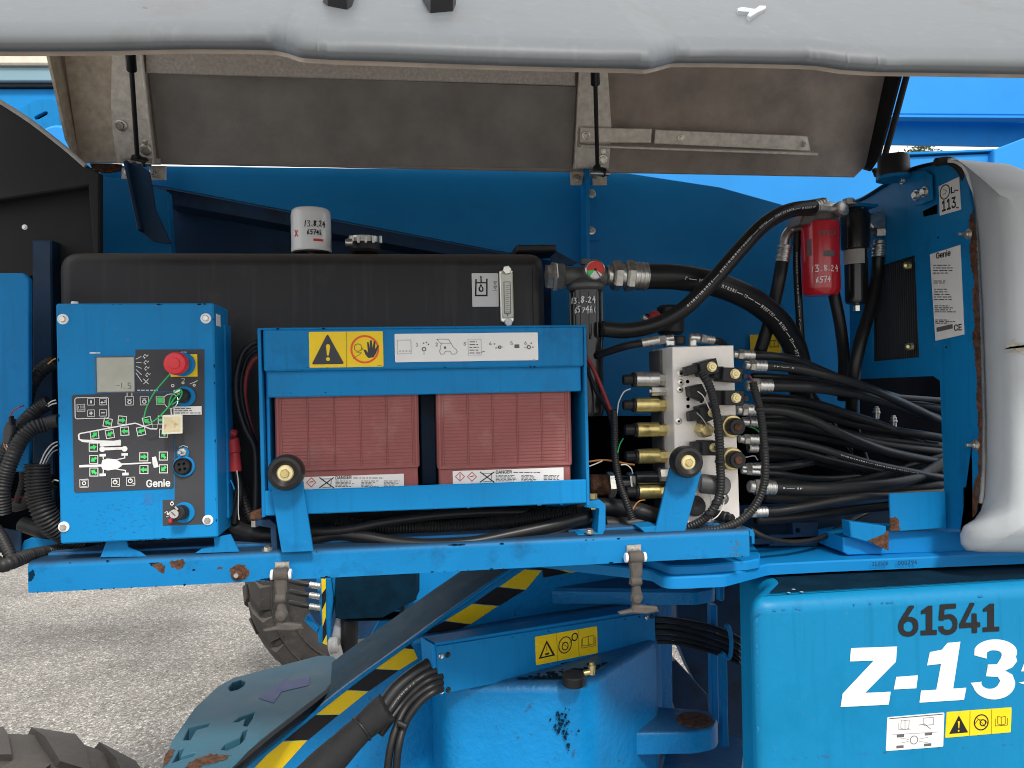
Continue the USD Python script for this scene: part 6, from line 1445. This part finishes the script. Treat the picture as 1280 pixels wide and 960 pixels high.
H.add('edge_nicks', nicks(ph_, [(946, 775, 948, 955), (950, 764, 1278, 742), (960, 950, 1270, 930)], 14, 35, size=1.2), 'blue_worn', kind='stuff')
i2 = Ink(ph_, .0010)
i2.poly([(1063.5, 810), (1121, 808), (1119.5, 827), (1081, 866), (1113, 864.5), (1110.5, 880.5), (1050.5, 883.5), (1053, 867), (1092, 825.5), (1062, 826.5)])
i2.poly([(1120, 846), (1147, 844), (1145, 860), (1117, 861.5)])
i2.poly([(1162, 815), (1177, 812), (1184, 803.5), (1200, 802), (1191, 860.5), (1207.5, 859.5), (1204.5, 874.5), (1149, 878), (1151, 863), (1170, 862), (1176, 829.5), (1158.5, 831.5)])
arc = lambda cx, cy, rx, ry, a0, a1, n=14: [(cx + rx * math.cos(math.radians(a)), cy - ry * math.sin(math.radians(a))) for a in np.linspace(a0, a1, n)]
def three(dx, dy):
    return [(x + dx, y + dy) for x, y in [(1217.5, 819)] + arc(1244, 815, 27, 16, 165, -20, 14) + [(1271, 826), (1265, 834), (1256, 838), (1265, 843), (1268, 851)] + arc(1242, 854, 26.5, 20, 5, -168, 16) + [(1213, 853.5), (1227, 852)] + arc(1237, 853, 11, 8, 180, 330, 8) + [(1250, 851), (1247, 846), (1232, 845), (1234.5, 830.5), (1246, 830), (1250.5, 823)] + arc(1242, 818, 10, 5.5, -10, 150, 7) + [(1233, 823)]]
i2.poly(three(0, 0)); 
i2.poly([(1291, 799), (1334, 796.5), (1331, 812), (1303, 814), (1300, 823)] + arc(1306, 843, 26, 22, 80, -140, 16) + [(1273, 853), (1289, 850.5)] + arc(1304, 844, 12, 10, -130, 110, 10) + [(1294, 838), (1276, 839)])
H.add('white_lettering', i2.done(), 'white_ink')
H.add('black_number', Ink(ph_, .0014).text('6', 1122.5, 794.8, 36, 25.5, True).text('5', 1173, 792.5, 36, 24, True).text('4', 1199, 791.3, 36, 26, True).poly([(1151, 763.5), (1160, 757), (1165, 756.8), (1165, 787.4), (1170.5, 787.2), (1170.5, 793.2), (1150.5, 794), (1150.5, 788), (1157, 787.7), (1157, 766.5), (1151, 767.5)]).poly([(1228.5, 761), (1236.5, 754.5), (1242, 754.2), (1242, 783.4), (1248.5, 783.1), (1248.5, 788.8), (1228, 789.7), (1228, 784), (1234, 783.7), (1234, 763.5), (1228.5, 764.7)]).done(), 'black_ink')
s = H.add('schematic_label', ext(ph_, [(1109, 896.5), (1180, 890.5), (1178.5, 933), (1107, 938.5)], .001, 0, r=.002, lift=.001), 'white_label')
i = Ink(ph_, .0016); i.line([(1111, 898), (1178, 892.3)], .0016)
for u in (1126, 1136): i.line([(1130.8, 900), (u, 899.5), (u - .5, 910), (1130.8, 911.5), (1130.8, 900)], .0007)
i.line([(1123, 903), (1123, 911.5), (1138, 911)], .0006).frame(1154, 896.5, 1166.5, 906, .0007).line([(1148, 906), (1155, 904.5), (1163, 911)], .001).line([(1115, 918), (1172, 914.5)], .0005)
for u, v in ((1125, 919.5), (1160, 917), (1124.5, 933), (1159, 930.5)): i.rect(u - 4.5, v - 1.6, u + 4.5, v + 1.6)
i.circle(1142, 924.5, 5, .85).line([(1125, 922), (1136, 924)], .0005).line([(1148, 923.5), (1160, 921)], .0005).line([(1125, 928.5), (1136, 926)], .0005).line([(1148, 926), (1160, 928)], .0005)
H.add('print', i.done(), 'grey_ink', up=s)
s = H.add('warning_sticker', ext(ph_, [(1183, 890), (1264, 884), (1263, 915), (1181, 922)], .001, 0, r=.002, lift=.001), 'yellow')
i = Ink(ph_, .0016)
i.poly([(1198, 894), (1209.5, 915), (1186, 917)]); g0 = i.g.pop(); x = Ink(ph_, .0016); x.poly([(1196.5, 901), (1199.5, 901), (1198.6, 910), (1197.4, 910)]).circle(1197.8, 913, 1.2); i.g.append(g0.difference(unary_union(x.g)))
i.line([(1212, 888.5), (1211.5, 919)], .0005).line([(1239, 886.5), (1238.5, 917)], .0005).circle(1226, 902.5, 9.2, .86).circle(1228, 903, 4, .7).line([(1217, 906), (1222, 899), (1231, 899.5), (1234, 904)], .0009).line([(1220, 896), (1232, 909)], .0007)
for u in (1246.5, 1256): i.line([(1251, 896), (u, 895), (u, 904.5), (1251, 906), (1251, 896)], .0008)
i.line([(1243.5, 898), (1243.5, 907), (1258.5, 906), (1258.8, 897)], .0007)
H.add('print', i.done(), 'black_ink', up=s)

# ================================================================== CHASSIS ARM, CASTING AND COVER PLATE
A, Bp = P(320, 951, 1.72), P(745, 641, 2.15)
pa = OP(A, Bp)
lipdir = lambda u: 951 - (u - 320) * .763
C = Thing('chassis_arm', 'sloping blue chassis arm with yellow and black hazard tape', 'chassis arm')
lip = [(292, 972), (320, 951), (432, 861), (520, 797), (560, 767.5), (622, 724), (668, 693), (700, 672)]
face = lip + [(840, 672), (842, 1010), (292, 1010)]
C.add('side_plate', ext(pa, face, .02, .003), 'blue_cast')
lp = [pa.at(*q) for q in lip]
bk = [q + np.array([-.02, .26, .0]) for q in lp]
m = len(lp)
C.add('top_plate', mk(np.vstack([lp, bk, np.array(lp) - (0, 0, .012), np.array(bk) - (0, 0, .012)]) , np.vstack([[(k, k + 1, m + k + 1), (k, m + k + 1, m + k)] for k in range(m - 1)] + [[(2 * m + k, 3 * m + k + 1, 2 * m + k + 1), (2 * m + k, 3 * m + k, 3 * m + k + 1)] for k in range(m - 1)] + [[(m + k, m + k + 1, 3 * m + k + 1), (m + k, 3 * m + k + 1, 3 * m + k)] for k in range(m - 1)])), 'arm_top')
C.add('top_edge', tube([q + np.array([0, -.002, .001]) for q in lp], .005, 10), 'blue_clean', True)
lo = [(298, 1000), (352, 960), (382, 925.5), (460, 864), (523, 822), (590, 779), (640, 748), (668, 725), (700, 707), (790, 690)]
# hazard tape in single stripes
ys = [((318, 960), (330, 953), (352, 931.5), (383.5, 926), (352, 962)), ((387, 893.5), (427, 862.5), (460, 864), (424, 893)), ((462, 835.5), (497.5, 810), (517, 811.5), (522, 823), (499, 837.5)), ((556, 776), (590, 755), (622, 757.5), (588.5, 780)), ((624, 733.5), (655, 712), (677, 713), (657, 737)), ((694, 711), (705, 707), (744, 706.5), (742, 711.5), (712, 716))]
ys[0] = ((310, 968), (349, 927), (384, 925), (350, 963))
bs = [((350.5, 925.5), (386, 894.5), (423, 893.5), (385.5, 924.5)), ((428.5, 861.5), (460.5, 836.5), (498, 838), (461.5, 863.5)), ((499.5, 809), (511, 802.5), (517, 811)), ((524, 793), (555.5, 776.5), (587, 780.5), (560, 792.5)), ((592, 754), (621, 734), (656, 737.5), (624, 757)), ((657, 711.5), (676, 708), (692, 711), (711, 716.5), (678, 728), (679, 713))]
bs[5] = ((657, 711), (693, 708), (711, 716), (679, 722), (678, 712.5))
for k, q in enumerate(ys): C.add('yellow_stripe', ext(pa, q, .0004, 0, lift=.001), 'yellow')
for k, q in enumerate(bs): C.add('black_stripe', ext(pa, q, .0004, 0, lift=.001), 'black_ink')
C.add('weld_rib', tube([pa.at(*q, .005) for q in ((515, 803), (527, 798), (560, 796), (620, 785), (700, 771), (768, 760), (790, 760))], [.005, .012, .016, .018, .016, .012, .004], 10), 'blue_cast', True)
# the casting below, a rounded upright block
plan = [tuple(P(u, 900, d)[:2]) for u, d in ((540, 1.93), (556, 1.735), (735, 1.72), (822, 2.0), (830, 2.36), (760, 2.36), (640, 2.1), (560, 2.0))]
K = Thing('pivot_casting', 'large rounded blue pivot casting with greasy top under the cover plate', 'casting')
zk_ = Z_at(690, 856, P(690, 856, 1.72)[1])
q = fillet(np.array(plan), [.01, .07, .13, .1, .02, .02, .02, .01], 7)
pzt = Plane((0, 0, zk_), (1, 0, 0), (0, 1, 0))
K.add('body', put(pzt, ext2(q, .6, 0, prof=rprof(.022, .6, 4))), 'blue_cast', 50)
plan = [tuple(P(u, 900, d)[:2]) for u, d in ((680, 1.905), (868, 1.905), (893, 1.925), (898, 1.965), (888, 2.03), (820, 2.06), (770, 2.06))]
zl = Z_at(868, 886, P(868, 886, 1.93)[1])
L = Thing('pivot_lug', 'rounded blue pivot lug with a brown pin beside the casting', 'pivot lug')
zl = PZ(868, 901, 1.75 - (420 / 967) * 1.99)[2]
L.add('lug', put(Plane((0, 0, zl), (1, 0, 0), (0, 1, 0)), ext2(fillet(np.array(plan), [.02, .09, .05, .05, .05, .03, .02], 8), .054, 0, prof=rprof(.008, .054, 3))), 'blue_cast', 40)
L.add('pin', lathe([(.045, -.01), (.045, .002), (.043, .004)], PZ(868, 900.5, zl), (0, 0, 1), 30), 'rust')
plan = [tuple(P(u, 950, d)[:2]) for u, d in ((826, 2.0), (845, 1.94), (895, 1.90), (928, 1.95), (935, 2.15), (850, 2.3))]
L2 = one('lower_lug', 'lower blue lug cut by the picture bottom, below the pinned one', 'pivot lug', slab(plan, zl - .25, zl - .135, .006, .05), 'blue_cast', 40)
# cover plate across the front with bolts and sticker
A, Bp = P(547, 838, 1.66), P(819, 790, 2.02)
pcv = OP(A, Bp)
V_ = Thing('cover_plate', 'bolted blue cover plate with a yellow pictogram sticker', 'cover plate')
V_.add('plate', ext(pcv, [(546, 808), (818.5, 765), (820, 816), (549, 868)], .006, .001), 'blue')
V_.add('edge_nicks', nicks(pcv, [(548, 866, 818, 815), (548, 811, 817, 768)], 7, 36, size=.8), 'greasy', kind='stuff')
V_.add('return_edge', ext(pcv, [(541, 805), (547, 808), (550, 868.5), (545, 866)], .05, .001, lift=-.006), 'blue_deep')
V_.add('top_return', ext(pcv, [(545, 804), (815, 761), (818.5, 765), (546, 808)], .05, .001, lift=-.004), 'blue')
for u, v, m_ in ((551, 820, 'zinc'), (559.5, 818.5, 'black_plastic'), (551.5, 864, 'zinc'), (560, 862, 'black_plastic'), (808, 772, 'zinc'), (814.5, 770.5, 'black_plastic'), (809, 809.5, 'zinc'), (815.5, 808, 'black_plastic')):
    V_.add('screw', cat(lathe([(.006, 0), (.006, .002), (.0045, .004), (.002, .003), (0, .003)], pcv.at(u, v), pcv.n, 16)), m_)
V_.add('round_cap_notch', ext(pcv, [(701, 829), (721, 825.5), (721.5, 833), (702, 842)], .001, 0, lift=.001), 'black_void')
s = V_.add('warning_sticker', ext(pcv, [(668.5, 796), (746, 782.5), (747, 816), (670, 831.5)], .001, 0, r=.003, lift=.001), 'yellow')
i = Ink(pcv, .0016)
i.poly([(683, 800), (693.5, 819), (673, 823.5)], [[(682.8, 804), (690.3, 818), (676, 821.2)]]).line([(682.8, 808), (683, 814)], .0008).rect(681, 816, 686, 818.3)
i.line([(695.5, 791.5), (696.5, 826)], .0004).line([(722.5, 787), (723.5, 821)], .0004)
i.circle(706, 806, 8.2, .88).circle(706, 807.5, 4.2, .75).circle(718, 796, 4, .7).line([(711.5, 803.5), (716, 798.5)], .001).line([(701, 802), (711, 811)], .0007)
for u in (727.5, 742): i.line([(735, 795), (u, 794.5 if u > 735 else 797.5), (u, 804.5 if u > 735 else 807), (735, 806.5), (735, 795)], .001)
i.line([(726.5, 799), (726.8, 810), (743.5, 807), (743.5, 796)], .0009)
V_.add('print', i.done(), 'black_ink', up=s)
pg_ = OP(P(556, 900, 1.733), P(725, 900, 1.718)); random.seed(21)
i = Ink(pg_, .0035, .003); 
for k in range(60):
    u, v = random.gauss(703, 6), random.gauss(906, 8); r = random.uniform(.4, 1.7); i.poly([(u + r * random.uniform(.5, 1.4) * math.cos(a), v + r * random.uniform(.5, 1.4) * math.sin(a)) for a in np.linspace(0, 5.4, 7)])
for k in range(8):
    u, v = random.gauss(710, 2), random.gauss(932, 3); i.circle(u, v, random.uniform(.5, 1.3))
K.add('paint_chips', i.done(), 'greasy', kind='stuff')
i = Ink(pzt, .0012)
for k in range(220):
    u = random.uniform(640, 765); v = random.gauss(849 - (u - 690) * .17, 4.5); r = random.uniform(.5, 2.4); i.poly([(u + 2.4 * r * random.uniform(.5, 1.4) * math.cos(a), v + r * random.uniform(.5, 1.4) * math.sin(a)) for a in np.linspace(0, 5.4, 7)])
clip = Polygon(inset(q if area2(q) > 0 else q[::-1], .026)).buffer(0); i.g = [g_.intersection(clip) for g_ in i.g]; i.g = [g_ for g_ in i.g if g_.geom_type == 'Polygon' and g_.area > 1e-7]
K.add('grease_spots', i.done(), 'greasy', kind='stuff')
# grease cap and nipple on the casting
gcp = P(717, 839, 1.70)
G_ = Thing('grease_point', 'dark round grease cap with a brass nipple on top of the casting', 'grease fitting')
G_.add('cap', lathe([(.026, -.022), (.026, -.004), (.024, -.001), (0, .0)], gcp - np.array([0, 0, .006]), (0, -.1, 1), 30), 'rubber')
G_.add('nipple', cat(rod(gcp + (.022, 0, -.006), gcp + (.04, 0, -.003), .006), rod(gcp + (.04, 0, -.01), gcp + (.042, 0, .012), .0075), rod(gcp + (.04, 0, .010), gcp + (.04, 0, .018), .005)), 'brass')
# hoses into the cover plate, and the sleeve
def dl(*q): return [P(*a) for a in q]
for k, (pts, r, lab) in enumerate((
        ([(552, 826, 1.70), (535, 832, 1.68), (515, 845, 1.66), (495, 862, 1.64), (478, 885, 1.62), (465, 905, 1.60)], 9.5, 'topmost thick hose from the cover plate into the sleeve'),
        ([(552, 835, 1.68), (535, 842, 1.66), (518, 853, 1.645), (500, 870, 1.63), (484, 893, 1.61), (472, 912, 1.60)], 6, 'printed hose just under the topmost one at the cover plate'),
        ([(552, 845, 1.67), (537, 850, 1.65), (520, 862, 1.64), (503, 880, 1.63), (488, 900, 1.61), (475, 918, 1.60)], 5, 'third hose from the top entering the cover plate'),
        ([(552, 853, 1.66), (540, 858, 1.64), (524, 868, 1.63), (508, 884, 1.62), (497, 905, 1.60), (488, 935, 1.58), (483, 975, 1.57)], 4.8, 'fourth hose from the cover plate, hanging free of the sleeve'),
        ([(552, 861, 1.65), (542, 865, 1.63), (528, 875, 1.62), (515, 890, 1.61), (505, 908, 1.60), (498, 935, 1.58), (494, 975, 1.57)], 4.8, 'lowest hose from the cover plate, hanging free beside its twin'))):
    hose(lab, dl(*pts), pxr_m(r, 1.62), None, mat_='rubber', group='hoses running under the cover plate', printing=(.25, .7, 'seal') if k == 1 else None)
S_ = Thing('hose_sleeve', 'black fabric sleeve tied round the hoses below the hazard tape', 'hose sleeve')
sp = dl((484, 884, 1.60), (470, 895, 1.595), (452, 911, 1.58), (425, 937, 1.55), (392, 970, 1.52), (360, 1000, 1.5))
mm = tube(sp, [.030, .029, .026, .031, .034, .036], 20, 8); vv = np.array(mm.vertices); vv += (meshkit.fbm(vv * 28, 3, 4)[:, None] - .5) * .016
S_.add('fabric', mk(vv, mm.faces), 'fabric', True)
S_.add('cable_tie', tube([sp[2] + .0275 * (math.cos(a) * frame(sp[3] - sp[1])[0] + math.sin(a) * frame(sp[3] - sp[1])[1]) for a in np.linspace(0, 6.283, 25)], .0028, 8, straight=True), 'black_plastic')
one('cable_clip', 'black clip joining the two free-hanging hoses', 'clip', rod(P(497, 903, 1.585), P(508, 908, 1.585), .006), 'black_plastic')
for k, (v0, v1, r, lab) in enumerate(((774, 788, 3.8, 'topmost'), (782, 797, 3.6, 'second'), (789, 805, 3.2, 'middle'), (796, 812, 3.0, 'fourth'), (802, 818, 2.6, 'lowest'))):
    hose(lab + ' of the five hoses leaving the cover plate towards the lower housing', dl((815, v0, 2.05), (840, v0 + 1, 2.08), (870, (v0 + v1) / 2 - 1, 2.1), (900, v1, 2.1), (925, v1 + 12, 2.1)), pxr_m(r, 2.05), None, mat_='rubber_new', group='hoses running under the cover plate')
h = Thing('hose_guide', 'thin blue hose guide bracket with a bent upright', 'bracket')
pgd = YP(1.95)
h.add('post', ext(pgd, [(901, 820), (909, 820), (911, 934), (903, 934)], .02, .002), 'blue')
h.add('hook', tube([pgd.at(*q) for q in ((906, 782), (911, 785), (914, 800), (913, 818), (909, 823), (902, 816))], .006, 8), 'blue')
one('guide_post', 'dark blue upright behind the thin hose guide', 'post', ext(YP(2.05), [(889, 757), (897, 757), (899, 905), (891, 905)], .03, .003), 'blue_deep')
one('upper_lug', 'blue cast lug with rounded end under the turntable plate', 'pivot lug', slab([tuple(PZ(u, v, Z_at(815, 735, 2.0))[:2]) for u, v in ((660, 735), (812, 737), (870, 737), (893, 733), (893, 722), (830, 718), (660, 715))], Z_at(815, 754, 2.0), Z_at(815, 735, 2.0), .008, .03), 'blue_cast', 40)
one('short_strap', 'short blue strap hanging under the turntable plate', 'strap', ext(YP(1.85), [(898, 729), (906, 728), (906, 749), (903, 752), (899, 751)], .02, .003), 'blue')
one('gusset_wall', 'dark blue gusseted frame seen through the gap beside the casting', 'machine frame', cat(
    ext(YP(2.35), [(790, 690), (960, 690), (960, 960), (880, 960), (880, 870), (862, 838), (846, 800), (846, 740), (790, 740)], .05, .004),
    ext(YP(2.30), [(826, 828), (846, 826), (885, 868), (888, 895), (850, 905), (842, 880), (826, 845)], .05, .004)), 'blue_dark')

# step plate with arrow and slots
zs = 1.02
pz_ = Plane((0, 0, zs), (1, 0, 0), (0, 1, 0))
out = [(194, 978), (215, 925), (243, 885), (272, 858), (292, 847), (400, 819), (416, 820), (426, 829), (427, 838), (408, 862), (326, 925), (262, 985)]
holes = [[(285, 859), (291, 853), (301, 850), (307, 852), (305, 857), (297, 862), (288, 864)],
         [(228.5, 925), (236, 910), (245, 907.5), (262, 904), (260, 908), (245, 912.5), (238, 925)],
         [(215, 953.5), (224, 937), (230, 935), (226, 945), (240, 941), (245, 940.5), (241, 945.5), (228, 949)],
         [(276, 937), (281, 930.5), (300, 922), (304, 914), (309, 912), (306, 923.5), (299, 931), (284, 938)],
         [(291, 903), (299, 897), (318, 890.5), (316, 897), (309, 908), (304, 907), (307, 897.5), (298, 902)]]
S_ = Thing('step_plate', 'faded blue slotted step plate with a violet arrow', 'step plate')
S_.add('plate', put(pz_, ext2(fillet(pz_.loc(out), [.03, 0, 0, .02, .02, .03, .02, .03, .02, 0, 0, 0]), .030, .0015, [pz_.loc(h_) for h_ in holes])), 'blue_faded')
S_.add('arrow', ext(pz_, [(323, 873), (357, 847.5), (358, 852.5), (388, 845), (386, 857), (352, 865), (342, 879)], .0006, 0, lift=.001), 'violet')
S_.add('rust_patch', ext(pz_, jag([(240, 952), (262, 943), (290, 944), (280, 950), (262, 955), (248, 960), (222, 970)], 1.6, 3, 8), .0004, 0, lift=.0009), 'rust')
S_.add('rust_patch', ext(pz_, jag([(207, 943), (214, 937), (219, 938), (213, 950), (203, 960)], 1.2, 3, 9), .0004, 0, lift=.0009), 'rust')
one('plate_edge_seal', 'black rubber edge between the step plate and the chassis arm', 'seal', tube([PZ(u, v, zs - .012) for u, v in ((428, 840), (410, 866), (330, 930), (262, 988))], .012, 8), 'rubber')

# ================================================================== TYRES AND STEERING GEAR
def tyre(name, label, c, axis, R, Wd, lugs=22, ph=0.0, rimvis=True):
    t = Thing(name, label, 'tyre')
    x, y, a = frame(axis); c = np.asarray(c, float); h = Wd / 2
    pr = [(R * .52, -h * .72), (R * .56, -h * .86), (R * .66, -h * 1.0), (R * .80, -h * 1.0), (R * .90, -h * .92), (R * .935, -h * .8), (R * .95, 0), (R * .935, h * .8), (R * .90, h * .92), (R * .80, h * 1.0), (R * .66, h * 1.0), (R * .56, h * .86), (R * .52, h * .72)]
    t.add('carcass', lathe(pr, c, axis, 72), 'tyre', 50)
    for q in (.70, .84):
        t.add('sidewall_ring', tube([c + a * h * 1.0 + R * q * (math.cos(b) * x + math.sin(b) * y) for b in np.linspace(0, 6.2832, 61)], .006, 6, straight=True), 'tyre', True)
        t.add('sidewall_ring', tube([c - a * h * 1.0 + R * q * (math.cos(b) * x + math.sin(b) * y) for b in np.linspace(0, 6.2832, 61)], .006, 6, straight=True), 'tyre', True)
    t.add('rim', cat(lathe([(R * .50, -h * .75), (R * .55, -h * .72), (R * .53, 0), (R * .55, h * .72), (R * .50, h * .75)], c, axis, 48), lathe([(R * .5, -.02), (R * .5, .02), (R * .2, .04), (0, .04)], c, axis, 40)), 'blue_dark', 40)
    for k in range(lugs):
        for sd in (-1, 1):
            b0 = (k + (.5 if sd > 0 else 0)) / lugs * 6.28319 + ph; pts = []
            for s, wd in ((0.05, .13), (.55, .17), (.98, .20)):
                b = b0 + .16 * s
                for e in (-1, 1):
                    for rr in (R * .90 if s < .9 else R * .80, R * (.975 if s < .9 else .935)):
                        bb = b + e * wd * .55 * (1.15 if rr < R * .93 else .9); pts.append(c + a * h * sd * s * (1 if s < .9 else 1.02) + rr * (math.cos(bb) * x + math.sin(bb) * y))
            t.add('tread_lug', trimesh.Trimesh(np.array(pts)).convex_hull, 'tyre', 20)
    return t
ca = P(442, 715, 4.6); ca[2] = .63
tyre('tyre', 'dusty lugged tyre standing behind the chassis beneath the beam', ca, (.38, -.925, 0), .63, .44, 20)
cb = P(-20, 960, 1.62); cb[2] = .56
_c = P(-8, 905, 1.62); tyre('tyre', 'muddy lugged tyre top under the beam end, in front of the step plate', (_c[0] - .17, _c[1] + .12, _c[2] - .675), (.22, -.975, 0), .57, .44, 20, .13)
s = Thing('steering_knuckle', 'blue steering frame with a hazard strip in front of the far tyre', 'steering frame')
ds = 3.6
psn = Plane(P(410, 760, ds), R0, ZUP)
s.add('upright', ext(psn, [(394, 716), (421, 716), (418, 742), (414, 770), (412, 806), (398, 804), (397, 790), (402, 780)], .05, .004), 'blue')
s.add('flange', ext(psn, [(414, 718), (421, 716), (421, 768), (425, 772), (478, 770), (520, 748), (520, 716), (505, 716), (500, 775), (440, 776), (420, 772)], .15, .004, lift=.01), 'greasy')
for k, q in enumerate(([(402, 723), (407.5, 723), (407.5, 735), (402.5, 742)], [(403, 762), (407.5, 752), (407.5, 771), (403.5, 783)], [(403.5, 803), (408.5, 793), (409, 806), (404, 804)])): s.add('yellow_stripe', ext(psn, q, .003, 0, lift=.004), 'yellow')
for k, q in enumerate(([(402.5, 743), (407.5, 736), (407.5, 751), (403, 761)], [(403.5, 784), (407.5, 772), (408.5, 792), (403.5, 802)])): s.add('black_stripe', ext(psn, q, .003, 0, lift=.004), 'black_ink')
s.add('gusset', ext(psn, [(384, 768), (398, 786), (396, 792), (380, 776)], .03, .003), 'blue')
s.add('dark_block', ext(psn, [(422, 740), (505, 738), (505, 765), (425, 766)], .2, .006, lift=-.03), 'black_plastic')
s.add('grey_cover', ext(psn, [(419, 722), (442, 720), (448, 740), (422, 742)], .1, .01, lift=-.02), 'grey_cover')
s.add('steering_cylinder', rod(P(437, 772, ds + .05), P(436, 822, ds + .05), pxr_m(11, ds)), 'rubber')
s.add('tie_rod_end', cat(rod(P(412, 808, ds), P(424, 806, ds), .04), rod(P(418, 808, ds), P(423, 826, ds), .03)), 'seal')
s.add('grey_lever', ext(psn, [(417, 778), (424, 775), (424, 826), (419, 822), (410, 806), (412, 800)], .04, .005, lift=-.03), 'grey_cover')
s.add('arm_plate', ext(psn, [(505, 716), (640, 700), (640, 720), (560, 780), (470, 820), (440, 835), (470, 780), (500, 770)], .1, .005, lift=-.25), 'blue_deep')
for k, (v, lab) in enumerate(((730, 'topmost'), (743, 'middle'), (757, 'lowest'))):
    hose(lab + ' short hose of the steering frame in front of the far tyre', dl((362, v - 4, ds - .03), (375, v - 1, ds - .05), (388, v + 1, ds - .05)), pxr_m(3.2, ds), None, [('ferrule', .05, 1.2)], mat_='rubber', group='short hoses at the steering frame')

for t_ in ALL: t_.write()
